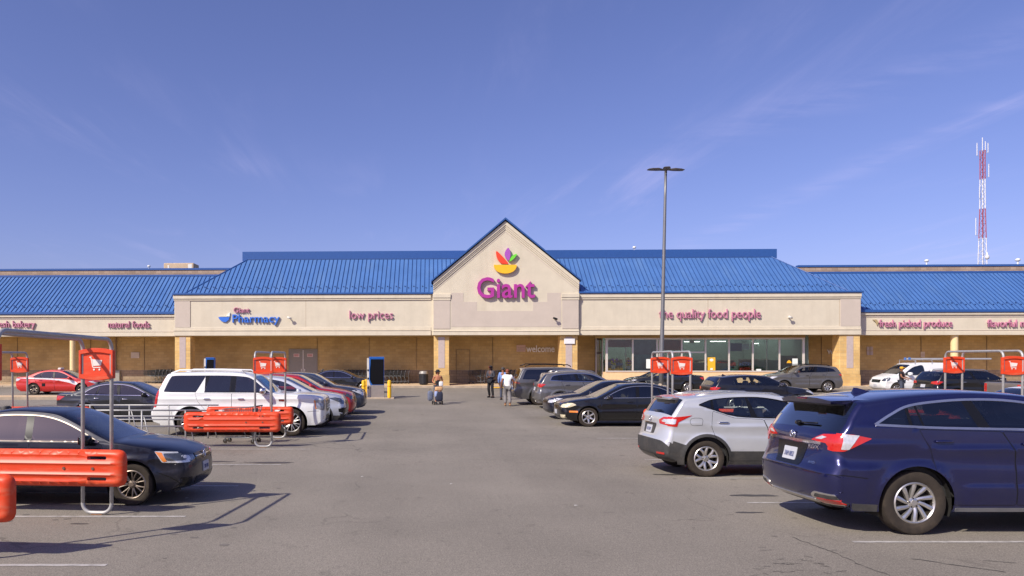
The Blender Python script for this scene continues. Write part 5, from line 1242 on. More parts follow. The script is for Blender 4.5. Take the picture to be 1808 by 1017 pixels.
S = gen(P_SED, 4.75, 1.43, .92, .335, sedan_lights(), rim=(5, 'pair', .03, .026)); S['wins'] = [(None, (2.62, 2.60), m_gp, 0), ((2.70, 2.68), None, m_gp, None)]
S['doors'] = [[(1.27, .27), (1.25, .6), (1.33, .92), (2.66, .95), (2.70, .6), (2.64, .27)]]; S['handle'] = S['handle'][:1]; S['dlochrome'] = .02
make_car(S, 'parked_car', 'black coupe with chrome window line left of the charging kiosk', 'car', 640, 46.0, 1, black2, 'cars by the storefront', lod=1, X=at(641, 46)-.0)
# taxi: red with a white swoosh
def ex_taxi(root, S, L, hw, W, cast, pnt):
    b = MB(); b.cbox(L/2-2.5-.10, L/2-2.5+.10, -.22, .22, 1.44, 1.56, .03); b.build('roof_sign', m_white, root)
S = gen(P_SED, 4.88, 1.46, .92, .335, sedan_lights(tail=m_clr), rim=(5, 'pair', .03, .026), rimm=m_dalloy, extra=ex_taxi)
swoosh = [(4.55, .98), (4.0, 1.0), (3.0, .985), (2.0, .92), (1.35, .82), (1.1, .62), (1.35, .60), (1.6, .70), (2.2, .83), (3.0, .90), (4.0, .93)]
S['zones'] = [(crom(swoosh, 3, True), 4)]; S['second'] = pm('white_vinyl', (.72, .72, .74), .4, coat=.5); S['feat'] = S['feat']+[('side', rect(3.02, 3.22, .50, .68), m_blk, .006, 'door_decal', .02)]
make_car(S, 'taxi', 'red taxi with white side swoosh and roof sign', 'taxi', 61, 44.6, 1, paint('taxi_red_paint', (.55, .022, .018), .1, .35, .04), 'cars by the storefront', lod=1, ref='xr')

# ---- right row
def ex_inf(root, S, L, hw, W, cast, pnt): pass
blk = paint('black_paint', (.004, .004, .005), .1, .32, .015)
S = gen(P_SED, 4.90, 1.45, .892, .325, [], rim=(6, 'plain', .060, .045), dlochrome=.020, handlem=None, mirrorm=None, chromem=pm('bright_trim', (.62, .60, .58), .2, .9))
S['feat'] = [('front', [(.95, .77), (.60, .75), (.54, .65), (.95, .63)], m_yel_l, .006, 'headlight', .03), ('side', [(.06, .63), (.08, .77), (.40, .79), (.52, .73), (.30, .65)], m_yel_l, .008, 'headlight', .03),
  ('side', [(.28, .48), (.28, .54), (.56, .535), (.56, .475)], m_amb, .008, 'indicator', .012), ('front', [(-.38, .62), (.38, .62), (.44, .77), (-.44, .77)], m_chr, .006, 'grille_surround', .03, False), ('front', [(-.35, .64), (.35, .64), (.40, .75), (-.40, .75)], m_blk, .012, 'grille', .02, False),
  ('front', rect(.55, .80, .30, .40), m_yel_l, .008, 'fog_lamp', .02), ('front', rect(-.16, .16, .40, .54), m_plate, .012, 'licence_plate', .01, False), ('front', rect(-.5, .5, .24, .34), m_blk, .006, 'air_intake', .03, False),
  ('side', rect(1.3, 3.2, .475, .50), m_blk, .012, 'side_moulding', .004)]+scaled(dict(P_SED, feat=[f for f in sedan_lights() if 'tail' in f[4]]), 4.9, 1.45, .892)['feat']
S['wins'] = [(w[0], w[1], m_gp, w[3]) for w in S['wins']]; S['seatm'] = m_seatb
make_car(S, 'parked_car', 'black older sedan with yellowed headlamps, nose to the aisle', 'car', 1038, 25.5, -1, blk, 'cars parked in the lot', ref='xf')
navy2 = paint('midnight_paint', (.008, .010, .022), .3, .32, .02)
S = gen(P_SED, 4.75, 1.45, .91, .33, sedan_lights(head=m_clr), rim=(5, 'pair', .03, .026))
make_car(S, 'parked_car', 'midnight blue sedan half hidden behind the black older sedan', 'car', 0, 28.3, -1, navy2, 'cars parked in the lot', lod=1, X=at(960, 29.0)+.93)
grey1 = paint('warm_grey_paint', (.155, .150, .155), .5, .34, .06)
def ex_rails(root, S, L, hw, W, cast, pnt):
    for s_ in (1, -1):
        b = MB(); H = S['H']; b.tube([(L/2-s*L, s_*.62, z*H) for (s, z) in ((.43, .955), (.47, 1.0), (.62, 1.012), (.78, 1.0), (.83, .955))], .022, 6); b.build('roof_rail', S.get('railm', m_sat), root, True)
S = gen(P_RDX, 4.62, 1.68, .93, .37, suv_lights(P_RDX), rim=(5, 'pair', .03, .026), extra=ex_rails, dlochrome=.02, ring=.05, seatm=m_seat)
S['dlo'] = [(p[0], p[1]) for p in S['dlo'][:6]]+[(3.6, 1.52), (3.90, 1.46), (4.02, 1.27)]
make_car(S, 'parked_car', 'grey crossover with chrome window trim, tail out, behind dark sedans', 'car', 0, 33.6, 1, grey1, 'cars parked in the lot', lod=1, X=at(948, 33.9)+.95, ref='xr')
grey2 = paint('granite_paint', (.110, .108, .115), .5, .34, .06)
S = gen(P_ESC, 5.10, 1.80, .985, .39, [('rear', [(.98, 1.16), (-.98, 1.16), (-.98, 1.08), (.98, 1.08)], m_red, .006, 'taillight', .02, False), ('side', [(4.82, 1.10), (5.12, 1.18), (5.12, 1.08)], m_red, .008, 'taillight', .01), ('rear', rect(-.17, .17, .86, 1.02), m_plate, .01, 'licence_plate', .01, False), ('rear', rect(-.8, .8, .40, .62), m_clad, .008, 'lower_bumper', .04, False), ('front', rect(-.6, .6, .80, 1.0), m_blk, .008, 'grille', .03, False), ('front', rect(.64, .95, .88, 1.0), m_clr, .008, 'headlight', .02)],
  extra=ex_esc, railm=m_blk, rim=(5, 'pair', .03, .026), ring=.05, mirrorm=None, handlem=None)
make_car(S, 'parked_car', 'dark grey long SUV, farthest of the right row, tail out', 'car', 951, 36.3, 1, grey2, 'cars parked in the lot', lod=1, ref='xr')
S = gen(P_RDX, 4.45, 1.56, .91, .345, suv_lights(P_RDX), rim=(5, 'pair', .03, .026), seatm=m_seatb, dlochrome=0)
S['dlo'] = [(p[0], p[1]) for p in S['dlo'][:6]]+[(3.30, 1.42), (3.46, 1.33), (3.52, 1.17)]; S['wins'] = [S['wins'][0][:2]+(m_gl, 0), (S['wins'][1][0], None, m_gl, 1)]
def ex_fin(root, S, L, hw, W, cast, pnt):
    b = MB(); x = L/2-.80*L; z = S['H']*.955; b.hull([(x+.14, 0, z), (x+.14, .03, z), (x+.14, -.03, z), (x-.12, .03, z-.02), (x-.12, -.03, z-.02), (x-.08, 0, z+.09), (x-.05, .012, z+.085)]); b.build('roof_antenna', pnt, root)
S['extra'] = ex_fin
make_car(S, 'parked_car', 'dark blue-black hatchback seen over the silver crossover roof', 'car', 0, 32.0, 1, paint('ink_paint', (.008, .009, .018), .3, .32, .02), 'cars parked in the lot', lod=1, X=at(1248, 32.4)+.98, ref='xr')
S = gen(P_SED, 4.75, 1.44, .91, .335, sedan_lights(), rim=(5, 'pair', .03, .026), dlochrome=.02)
S['wins'] = [(w[0], w[1], m_gl, w[3]) for w in S['wins']]
make_car(S, 'parked_car', 'black saloon by the storefront behind the orange cart signs', 'car', 1213, 46.9, -1, black2, 'cars by the storefront', lod=1, ref='xr')
S = gen(P_RDX, 4.65, 1.70, .92, .36, suv_lights(P_RDX), rim=(5, 'vee', .06, .05), extra=ex_rails, railm=m_blk, ring=.04, seatm=m_seat)
S['dlo'] = [(p[0], p[1]) for p in S['dlo'][:6]]+[(3.55, 1.535), (3.92, 1.46), (4.10, 1.28)]; S['wins'] = [(S['wins'][0][0], S['wins'][0][1], glassmat('open_window', (.92, .94, .92), .3), 0)]+S['wins'][1:]
rogue = make_car(S, 'moving_car', 'matt grey crossover with its driver visible, passing the right pier', 'car', 1460, 46.7, -1, paint('gunmetal_paint', (.140, .132, .128), .45, .38, .08), 'cars by the storefront', lod=1, ref='xr')
S = gen(P_RDX, 4.83, 1.67, .955, .38, suv_lights(P_RDX), rim=(5, 'pair', .03, .026), extra=ex_rails, handlem=m_chr)
make_car(S, 'parked_car', 'black crossover behind the right-hand orange cart sign', 'car', 0, 36.6, 1, blk, 'cars parked in the lot', lod=1, X=at(1632, 37.2)+1.08, ref='xr')
S = gen(P_SED, 4.7, 1.47, .90, .33, sedan_lights(), rim=(5, 'pair', .03, .026)); S['wins'] = [(w[0], w[1], m_gl, w[3]) for w in S['wins']]
make_car(S, 'parked_car', 'white car mostly hidden behind the navy crossover at right edge', 'car', 0, 21.6, -1, white, 'cars parked in the lot', lod=1, X=at(1792, 22.5)-1.95+.87)
# ---- white van with ladder rack
P_VAN = dict(P_RS, L=4.73, H=1.87, hw=.865, r=.325, rr=.20, xf=.80, xr=3.73, sill=.24, ring=0,
  prof=[(.25, .22, .05), (.05, .33, .14), (0, .55, .20), (.05, .80, .20), (.18, .96, .14), (.55, 1.10, .09), (.80, 1.18, .07, 'A'), (1.62, 1.74, .08, 'B'), (1.9, 1.83, .07), (2.5, 1.87, .07), (4.2, 1.85, .07), (4.58, 1.80, .08, 'C'), (4.66, 1.2, .08, 'D'), (4.69, .9, .09), (4.73, .6, .10), (4.7, .4, .10), (4.5, .25, .05)],
  belt=[(0, .9), (.6, 1.0), (1.2, 1.08), (2.2, 1.12), (4.73, 1.16)], dlo=[(1.10, 1.10), (1.45, 1.38), (1.75, 1.58), (2.0, 1.66), (2.35, 1.68), (2.46, 1.13)], wins=[(None, None, m_gp, 0)],
  doors=[[(1.22, .30), (1.2, .7), (1.26, 1.07), (2.50, 1.13), (2.50, .7), (2.48, .30)]], crease=.8, handle=[(2.30, .98)], mirror=(1.45, 1.20), msize=1.3, tum=.14, tumq=.06, pf=.10, pr=.02, tap2=4.3)
def ex_van(root, S, L, hw, W, cast, pnt):
    rk = pm('rack_grey', (.45, .46, .48), .4, .6)
    for s in (1.9, 2.9, 3.9):
        b = MB(); b.tube([(L/2-s, -.72, 1.78), (L/2-s, -.72, 2.0), (L/2-s, .72, 2.0), (L/2-s, .72, 1.78)], .018, 6); b.build('rack_bar', rk, root)
m_blab = pm('blue_tip', C(70, 110, 170), .5)
P_VAN['feat'] = [('front', [(.88, .93), (.58, .92), (.50, .76), (.88, .74)], m_dlens, .006, 'headlight', .03), ('side', [(.05, .74), (.08, .93), (.42, .98), (.35, .80)], m_dlens, .008, 'headlight', .03), ('front', [(-.4, .66), (.4, .66), (.44, .84), (-.44, .84)], m_blk, .006, 'grille', .03, False), ('front', rect(-.15, .15, .42, .56), m_plate, .012, 'licence_plate', .01, False), ('rear', rect(.7, .86, .8, 1.3), m_red, .006, 'taillight')]
P_VAN['extra'] = ex_van; P_VAN['rim'] = (6, 'plain', .05, .05)
van = make_car(P_VAN, 'parked_van', 'white delivery van with ladder on its roof rack', 'van', 0, 45.4, -1, white, 'cars by the storefront', lod=1, X=at(1551, 45.8)+.80)
# ---- pickup: cab and open bed
P_PU = dict(P_ESC, L=5.6, H=1.88, xf=1.0, xr=4.45, sill=.38, ring=.04, rearglass=True,
  prof=[(.25, .36, .05), (.05, .42, .14), (0, .6, .19), (.0, .98, .19), (.06, 1.12, .15), (.4, 1.2, .10), (1.3, 1.26, .07), (1.55, 1.28, .06, 'A'), (2.15, 1.76, .08, 'B'), (2.5, 1.87, .07), (3.2, 1.86, .07), (3.45, 1.80, .08, 'C'), (3.66, 1.36, .05, 'D'), (3.70, 1.30, .03), (4.4, 1.30, .03), (5.45, 1.31, .04), (5.53, 1.27, .05), (5.55, .9, .08), (5.6, .68, .1), (5.55, .5, .08), (5.4, .42, .05)],
  belt=[(0, 1.0), (.6, 1.12), (1.5, 1.23), (3.6, 1.27), (5.6, 1.29)], dlo=[(1.75, 1.28), (2.05, 1.52), (2.3, 1.70), (2.55, 1.75), (3.2, 1.75), (3.38, 1.66), (3.50, 1.30)],
  wins=[(None, (2.62, 2.60), m_gp, 0), ((2.72, 2.70), None, m_gp, 1)], doors=[[(1.62, .46), (1.6, .85), (1.68, 1.23), (2.68, 1.25), (2.68, .85), (2.66, .46)], [(2.66, .46), (2.68, .85), (2.68, 1.25), (3.6, 1.26), (3.6, .85), (3.58, .46)]], handle=[(2.48, 1.12), (3.42, 1.12)], mirror=(1.9, 1.36),
  feat=[('rear', rect(.78, .99, .86, 1.24), m_red, .006, 'taillight', .02), ('side', rect(5.36, 5.52, .88, 1.24), m_red, .008, 'taillight', .02), ('rear', rect(-.16, .16, .60, .72), m_plate, .01, 'licence_plate', .01, False)], seats=(2.55, 3.3), cab1=3.6)
def ex_pu(root, S, L, hw, W, cast, pnt):
    b = MB(); b.cbox(L/2-5.42, L/2-3.72, -.80, .80, 1.305, 1.345, .012); b.build('tonneau_cover', m_blk, root)
P_PU['extra'] = ex_pu; P_PU['rim'] = (6, 'plain', .05, .045)
pu = make_car(P_PU, 'parked_pickup', 'taupe grey pickup with black bed cover at the far right', 'pickup', 0, 29.6, 1, paint('taupe_paint', (.20, .175, .16), .4, .36, .08), 'cars parked in the lot', lod=1, X=at(1735, 31.4)+1.12, ref='xr')

# ------------------------------------------------------------------ cart corrals
m_org = pm('orange_plastic', C(214, 64, 22), .45, var=.06, vs=3, dirt=((.56, .22, .12, 1), .55), ds=7, dst=(.35, 1, 1.6))
m_galv = pm('galvanised_tube', C(168, 167, 166), .45, .25, var=.12, vs=10)
m_rust = pm('rusty_tube', C(140, 96, 60), .7, .3, var=.3, vs=20)
def arc(c, r, a0, a1, n, u, v):
    return [tuple(Vector(c)+Vector(u)*r*math.cos(a0+(a1-a0)*k/n)+Vector(v)*r*math.sin(a0+(a1-a0)*k/n)) for k in range(n+1)]
def board_mesh(Lb=2.47, z0=.40, z1=.91):
    rr_ = .13; out = rpoly([(0, z0, rr_), (Lb, z0, rr_), (Lb, z1, rr_), (0, z1, rr_)], rr_, 6); h = z1-z0
    slots = [rpoly(rect(a, a+.28, z, z+.05), .022, 3) for a in (.24, Lb-.54) for z in (z0+.085, z1-.135)]
    gr = [(x, z) for x in list(np.arange(.05, .4, .05))+list(np.arange(.4, Lb-.4, .14))+list(np.arange(Lb-.4, Lb, .05)) for z in np.arange(z0+.017, z1, .017)]
    gr = np.array(gr); gr = gr[pip(inset_poly(out, .006), gr)]
    loops = [subdiv_loop(out, .08)]+[subdiv_loop(s, .08) for s in slots]; V, T = cdt(gr, loops); cen = V[T].mean(1); k = pip(out, cen)
    for s in slots: k &= ~pip(s, cen)
    T = T[k]; o = np.array(out)
    def edge(p):                                             # distance to the outline
        a = o; b = np.roll(o, -1, 0); ab = b-a; t = np.clip(((p-a)*ab).sum(1)/np.maximum((ab*ab).sum(1), 1e-9), 0, 1); return np.linalg.norm(a+ab*t[:, None]-p, axis=1).min()
    def depth(p):
        e = min(edge(p)/.085, 1); y = -.03-.065*(1-(1-e)**2.4); ex = min(p[0], Lb-p[0])
        for zr in (z0+h*.34, z0+h*.64): y -= .020*math.exp(-((p[1]-zr)/.018)**2)*min(1, max(0, (ex-.10)/.05))
        for zr in (z0+h*.22, z0+h*.80): y += .012*math.exp(-((p[1]-zr)/.03)**2)*min(1, max(0, (ex-.12)/.05))
        return y
    fr = [(p[0], depth(p), p[1]) for p in V]; bk = [(p[0], 0.0, p[1]) for p in V]; n = len(V)
    fs = []
    for t in T:
        a, b, c = (int(i) for i in t); A = (V[b]-V[a])[0]*(V[c]-V[a])[1]-(V[b]-V[a])[1]*(V[c]-V[a])[0]
        if A < 0: b, c = c, b
        fs += [(a, b, c), (n+a, n+c, n+b)]
    cnt = {}
    for f in fs:
        if max(f) < n:
            for q in range(3): cnt[(f[q], f[(q+1) % 3])] = 1
    fs += [(e[0], n+e[0], n+e[1], e[1]) for e in cnt if (e[1], e[0]) not in cnt]
    me = bpy.data.meshes.new('bumper_board'); me.from_pydata(fr+bk, [], fs); me.materials.append(m_org); me.polygons.foreach_set('use_smooth', [True]*len(fs)); me.set_sharp_from_angle(angle=R(48)); return me
BOARD = board_mesh()
_b = MB(); _b.cyl((0, -.014, 0), (0, .004, 0), .020, .022, 10); BOLT = _b.mesh('bolt', pm('dull_bolt', C(112, 84, 72), .6, .3), 30)
def sign_mesh():
    w, h = .50, .385; top = [(-w/2+w*k/10, h+.035*math.sin(math.pi*k/10)) for k in range(11)]; bo = [(w/2-w*k/10, -.03*math.sin(math.pi*k/10)) for k in range(11)]
    outl = top+bo; inn = [(x*.84, .06+(z)*.70) for (x, z) in outl]; b = MB()
    b.prism(inn, -.018, .018); n = len(outl)
    # raised rim
    vs = [(x, -.038, z) for x, z in outl]+[(x*.98, -.045, .004+z*.98) for x, z in outl]+[(x*1.05, -.045, z*1.03-.004) for x, z in inn]+[(x, -.017, z) for x, z in inn]+[(x, .03, z) for x, z in outl]
    fs = []
    for k in range(n):
        j = (k+1) % n
        for a in range(3): fs.append((a*n+k, (a+1)*n+k, (a+1)*n+j, a*n+j))
        fs.append((k, j, 4*n+j, 4*n+k))
    fs.append(tuple(4*n+k for k in range(n)))
    b.add(vs, fs); return b.mesh('sign_panel', m_org, 40)
SIGN = sign_mesh()
def cartsym_mesh():
    b = MB(); y0, y1 = -.0245, -.0185
    b.prism([(-.085, .115), (-.07, .115), (-.045, -.01), (-.06, -.01)], y0, y1); b.prism([(-.10, .135), (-.072, .135), (-.072, .118), (-.10, .118)], y0, y1)
    b.prism([(-.062, .10), (.085, .085), (.065, .012), (-.045, .005)], y0, y1); b.prism([(-.052, -.022), (.06, -.022), (.06, -.010), (-.052, -.010)], y0, y1)
    for x in (-.035, .045): b.prism([(x+.014*math.cos(k*math.pi/5), -.045+.014*math.sin(k*math.pi/5)) for k in range(10)], y0, y1)
    return b.mesh('cart_symbol', pm('white_print', C(226, 214, 206), .6, var=.03))
CSYM = cartsym_mesh()
def corral(label, X0_, X1_, y0, y1, yaw, cx, cy):
    """ends at local x = X0_ and X1_ (openings), sides at local y0 (near) and y1 (far)"""
    t = empty('cart_corral', (cx, cy, G(cy)), yaw, label, 'cart corral', 'cart corrals', math.atan(Gs(cy)))
    H = 2.44; rb = .15; tr = .027
    for (xe, sg) in ((X0_, -1), (X1_, 1)):
        if xe is None: continue
        for k in (0, .42):
            x = xe-sg*k
            p = [(x, y0, .16)]+[(x, y0, H-rb)]+arc((x, y0+rb, H-rb), rb, math.pi, math.pi/2, 6, (0, 1, 0), (0, 0, 1))+arc((x, y1-rb, H-rb), rb, math.pi/2, 0, 6, (0, 1, 0), (0, 0, 1))+[(x, y1, .16)]
            b = MB(); b.tube(p, tr, 10); b.build('arch_tube', m_galv, t, True)
        for yy in (y0, y1):
            xa, xb = sorted((xe, xe-sg*.42)); r0 = .13
            p = [(xa, yy, .16)]+arc((xa+r0, yy, .03+r0), r0, math.pi, 1.5*math.pi, 6, (1, 0, 0), (0, 0, 1))
            b = MB(); b.tube([(xa, yy, .17)]+arc((xa+r0, yy, .026+r0), r0, math.pi, 1.5*math.pi, 6, (1, 0, 0), (0, 0, 1))+arc((xb-r0, yy, .026+r0), r0, 1.5*math.pi, 2*math.pi, 6, (1, 0, 0), (0, 0, 1))+[(xb, yy, .17)], tr, 10); b.build('foot_loop', m_galv, t, True)
            b = MB(); b.box(xa+r0, xb-r0, yy-.027, yy+.027, .0, .012); b.build('foot_rust', m_rust, t)
            out_ = -1 if yy == y0 else 1
            o = link('sign_panel', SIGN, t, ((xa+xb)/2, yy+out_*.0, 1.90), (0, 0, 0)); link('cart_symbol', CSYM, o, (0, 0, .165))
            if out_ == 1:
                o.location.y = yy
            bx_ = xe+sg*.24 if sg < 0 else xe+.24-2.47
            if sg < 0: bx_ = xe-.24
            bo_ = link('bumper_board', BOARD, t, (bx_, yy-.026, 0)); link('bolt', BOLT, bo_, (2.47-.45, -.092, .655)); link('bolt', BOLT, bo_, (2.47-.87, -.092, .655))
    xa = (X0_+2.2) if X0_ is not None else X1_-9.5; xb = (X1_-2.2) if X1_ is not None else X0_+9.5
    for yy in (y0, y1):
        for z in (.95, .80):
            b = MB(); b.tube([(xa-.3, yy, z), (xb+.3, yy, z)], .020, 8); b.build('side_rail', m_galv, t, True)
        b = MB(); b.tube([(xa+.6, yy, .02), (xa+.6, yy, .42)]+arc((xa+.72, yy, .42), .12, math.pi, math.pi/2, 5, (1, 0, 0), (0, 0, 1))+[(xb, yy, .54)], .020, 8); b.build('low_rail', m_galv, t, True)
        n = 3
        for k in range(n+1):
            x = xa+(xb-xa)*k/n; b = MB(); b.tube([(x, yy, 0), (x, yy, .95)], .022, 8); b.build('rail_post', m_galv, t, True)
            b = MB(); b.tube([(x+.25, yy, .02), (x+.05, yy, .80)], .014, 6); b.build('brace', m_galv, t, True)
    return t
corral('near left cart corral with orange boards and arched signs beside navy sedan', None, 0.0, -2.5, 0.0, R(-6), at(197, 10.63), 10.63)
corral('far left two-ended cart corral with orange boards before the white SUV', -7.75, 0.0, -2.2, 0.0, 0.0, at(504, 21.75), 21.75)
cr = corral('right-hand two-ended cart corral with orange signs behind the silver crossover', 0.0, 7.95, -2.25, 0.0, R(-5.5), at(1151, 20.9), 20.9)

# ------------------------------------------------------------------ shopping carts
m_wire = pm('cart_wire', C(120, 122, 124), .4, .6, var=.1); m_cartd = pm('dark_cart_plastic', C(62, 66, 68), .5, var=.1); m_cred = pm('cart_handle_red', C(150, 50, 44), .5)
def make_cart_meshes(bm_mat):
    b = MB(); r = .0045
    def P(u, v, w): # u along length 0 rear..1 front, v -1..1 side, w 0 bottom..1 top
        x = -.42+.86*u; hw_ = .28-.07*u; zb = .50+.10*u; zt = .98-.06*u; return (x, v*hw_*(.86+.14*w), zb+(zt-zb)*w)
    for w in (0, .2, .4, .6, .8, 1):
        for v in (-1, 1): b.tube([P(0, v, w), P(1, v, w)], r if w < 1 else .009, 4)
        b.tube([P(1, -1, w), P(1, 1, w)], r if w < 1 else .009, 4); b.tube([P(0, -1, w), P(0, 1, w)], r, 4)
    for k in range(15):
        u = k/14
        for v in (-1, 1): b.tube([P(u, v, 0), P(u, v, 1)], r, 4)
        b.tube([P(u, -1, 0), P(u, 1, 0)], r, 4)
    for k in range(9):
        v = -1+2*k/8; b.tube([P(1, v, 0), P(1, v, 1)], r, 4); b.tube([P(0, v, 0), P(0, v, 1)], r, 4); b.tube([P(0, v, 0), P(1, v, 0)], r, 4)
    basket = b.mesh('basket', bm_mat)
    f = MB()
    for v in (-1, 1):
        f.tube([(-.50, v*.27, 1.0), (-.44, v*.26, .80), (-.40, v*.25, .55), (-.44, v*.24, .20), (-.30, v*.24, .16), (.40, v*.17, .16)], .013, 6); f.tube([(-.40, v*.25, .50), (.30, v*.19, .58)], .012, 6); f.tube([(-.05, v*.22, .55), (-.25, v*.235, .17)], .010, 6)
    f.tube([(.40, -.17, .16), (.40, .17, .16)], .012, 6); f.tube([(-.30, -.24, .16), (-.30, .24, .16)], .012, 6)
    for k in range(5): f.tube([(-.28+.15*k, -.22, .17), (-.28+.15*k, .22, .17)], .006, 4)
    frame = f.mesh('frame', m_wire, True)
    h = MB(); h.tube([(-.50, -.28, 1.0), (-.50, .28, 1.0)], .018, 8); handle = h.mesh('handle', m_cartd, True)
    w = MB(); w.lathe([(0, .014), (.045, .014), (.062, .010), (.062, -.010), (.045, -.014), (0, -.014)], 14, 0, 'y', (0, 0, 0)); wheel = w.mesh('wheel', m_tyre, 30)
    c = MB(); c.box(-.012, .012, -.022, -.016, 0, .10); c.box(-.012, .012, .016, .022, 0, .10); c.box(-.02, .02, -.022, .022, .10, .106); fork = c.mesh('fork', m_wire)
    s = MB(); s.add([P(.02, -.8, .35), P(.02, .8, .35), P(.02, .8, .92), P(.02, -.8, .92), P(.30, -.8, .45), P(.30, .8, .45)], [(0, 1, 2, 3), (0, 4, 5, 1)]); seat = s.mesh('child_seat', m_cartd)
    return basket, frame, handle, wheel, fork, seat
CM = make_cart_meshes(m_wire); CMD = (make_cart_meshes(m_cartd)[0],)+CM[1:]
def cart(loc, rz, label, group, M_=CM):
    t = empty('shopping_cart', loc, rz, label, 'shopping cart', group)
    link('basket', M_[0], t); link('frame', M_[1], t); link('handle', M_[2], t); link('child_seat', M_[5], t)
    for (x, y) in ((-.42, .24), (-.42, -.24), (.38, .16), (.38, -.16)): w = link('wheel', M_[3], t, (x, y, .062)); link('fork', M_[4], w)
    return t
xc_, yc_ = at(424, 20.5), 20.6
cart((xc_, yc_, G(yc_)), R(172), 'wire shopping cart standing inside the far left cart corral', 'shopping carts', CM)
x, y = at(25, 21), 20.6; cart((x-.2, y, G(y)), R(20), 'wire shopping cart at the left end of the far left corral', 'shopping carts', CM)
x, y = at(1155, 26), 40.5; cart((at(1160, y), y, G(y)), R(10), 'wire shopping cart by lamp post foot behind the dark sedans', 'shopping carts', CM)
def cart_row(px0, n, yl, label, M_=CMD, pitch=.27, rev=True):
    x0 = bx(px0, yl)
    for k in range(n):
        p = bw(x0+k*pitch, yl, ZWf(yl))
        lab = label if n == 1 else ('%s, %s from its left end' % (label, ('first', 'second', 'third', 'fourth', 'fifth', 'sixth', 'seventh', 'eighth', 'ninth', 'tenth')[k]))
        cart(p, TH+(math.pi if rev else 0), lab, 'shopping carts nested along the wall', M_)
cart_row(266, 5, 2.3, 'nested cart by the left pier')
cart_row(590, 9, 2.3, 'nested cart behind the black coupe')
cart_row(678, 6, 2.2, 'nested cart right of the charging kiosk')
cart_row(838, 2, 2.2, 'cart against wall left of the man in black')
cart_row(884, 3, 2.2, 'nested cart behind the walking people')

# ------------------------------------------------------------------ charging kiosks, bollards, bin, island
m_kblue = pm('kiosk_blue', C(36, 104, 190), .35, var=.04); m_kscr = pm('kiosk_screen', (.006, .006, .007), .35, 0, 0.0, var=.05, spec=.15); m_kside = pm('kiosk_side', C(206, 198, 184), .5); m_kbase = pm('kiosk_base', C(142, 134, 130), .5, .2)
def kiosk(px0, px1, d, zb, label, H=2.2, rz=0.0, base=True):
    w = (px1-px0)*d/F; x = at((px0+px1)/2, d); t = empty('charging_kiosk', (x, d, zb), rz, label, 'kiosk', 'charging kiosks')
    b = MB(); b.prism([(-w/2+.10, 0), (w/2, 0), (w/2, .70), (-w/2+.10, .70)], 0, .38); b.build('plinth', m_kbase, t)
    b = MB(); b.prism([(-w/2+.10, .0), (-w/2+.10, .62), (-w/2-.0, .95), (-w/2-.0, H), (-w/2+.02, H), (-w/2+.12, .96), (-w/2+.13, 0)], .02, .36); b.build('spine', m_kblue, t)
    b = MB(); b.prism([(-w/2+.13, .702), (-w/2+.03, .98), (-w/2+.03, H-.06), (w/2, H-.06), (w/2, .702)], .02, .36); b.build('display_case', m_kblue, t)
    b = MB(); b.prism([(-w/2+.16, .73), (-w/2+.07, .99), (-w/2+.07, H-.12), (w/2-.02, H-.12), (w/2-.02, .73)], .004, .022); b.build('screen', m_kscr, t)
    b = MB(); b.cbox(-w/2-.01, w/2+.01, -.01, .38, H-.058, H, .012); b.build('top_cap', m_kblue, t)
    b = MB(); b.prism([(-w/2-.13, .0), (-w/2+.08, .0), (-w/2+.08, .60), (-w/2-.02, .94), (-w/2-.02, H-.06), (-w/2-.13, H-.06)], .10, .60); sd_ = b.build('side_panel', m_kside, t)
    for z in (.5, 1.0, 1.45):
        b = MB(); b.cbox(-w/2-.11, -w/2-.03, .085, .10, z, z+.10, .004); b.build('socket', m_dark, sd_)
    return t
k1 = kiosk(652, 678, 41.2, G(41.2)+.03, 'tall black-screened blue charging kiosk between yellow bollards', 2.22)
pad = MB(); pad.cbox(-.85, 1.05, -.28, 1.0, -.10, .07, .02); tag(pad.build('kiosk_pad', m_kerb, None, loc=(at(662, 41.2), 41.2, G(41.2))), 'low concrete pad under the charging kiosk and bollards', 'pad')
kiosk(363, 378, 47.5, G(47.5)+.03, 'second blue charging kiosk seen above the white SUV roof', 2.1)
m_ylw = pm('bollard_yellow', C(240, 184, 20), .5, var=.08, vs=8, dirt=((.35, .22, .04, 1), .4), ds=6)
for (px, dd_, lb) in ((642, 41.0, 'leftmost yellow bollard by the kiosk'), (646.5, 42.0, 'yellow bollard close behind the leftmost one'), (687.5, 41.0, 'yellow bollard right of the charging kiosk')):
    t = empty('bollard', (at(px, dd_), dd_, G(dd_)+.05), 0, lb, 'bollard', 'yellow bollards'); b = MB(); b.lathe([(0, 0), (.105, 0), (.105, .88), (.09, .93), (.05, .955), (0, .96)], 16); b.build('sleeve', m_ylw, t, 40)
    b = MB(); b.lathe([(.108, .60), (.109, .60), (.109, .66), (.108, .66)], 16); b.build('band', pm('bollard_band', C(210, 150, 16), .5), t)
yl = .75; bp_ = bw(bx(748, yl), yl, ZWf(yl)); t = empty('litter_bin', bp_, 0, 'dark slatted litter bin with grey top beside the pier', 'litter bin')
b = MB(); b.lathe([(0, .02), (.27, .02), (.29, .10), (.30, .74), (.27, .74), (.27, .06), (0, .05)], 24); b.build('drum', m_dark, t, 40)
for k in range(20):
    a = 2*math.pi*k/20; b = MB(); b.box(.302, .318, -.03, .03, .08, .72); b.build('slat', pm('bin_slat', C(46, 46, 50), .5), t, loc=(0, 0, 0), rot=(0, 0, a))
b = MB(); b.lathe([(.31, .745), (.33, .76), (.33, .80), (.27, .93), (.20, .96), (.15, .90)], 24); b.build('lid', pm('bin_lid', C(150, 146, 142), .5, .3), t, 40)
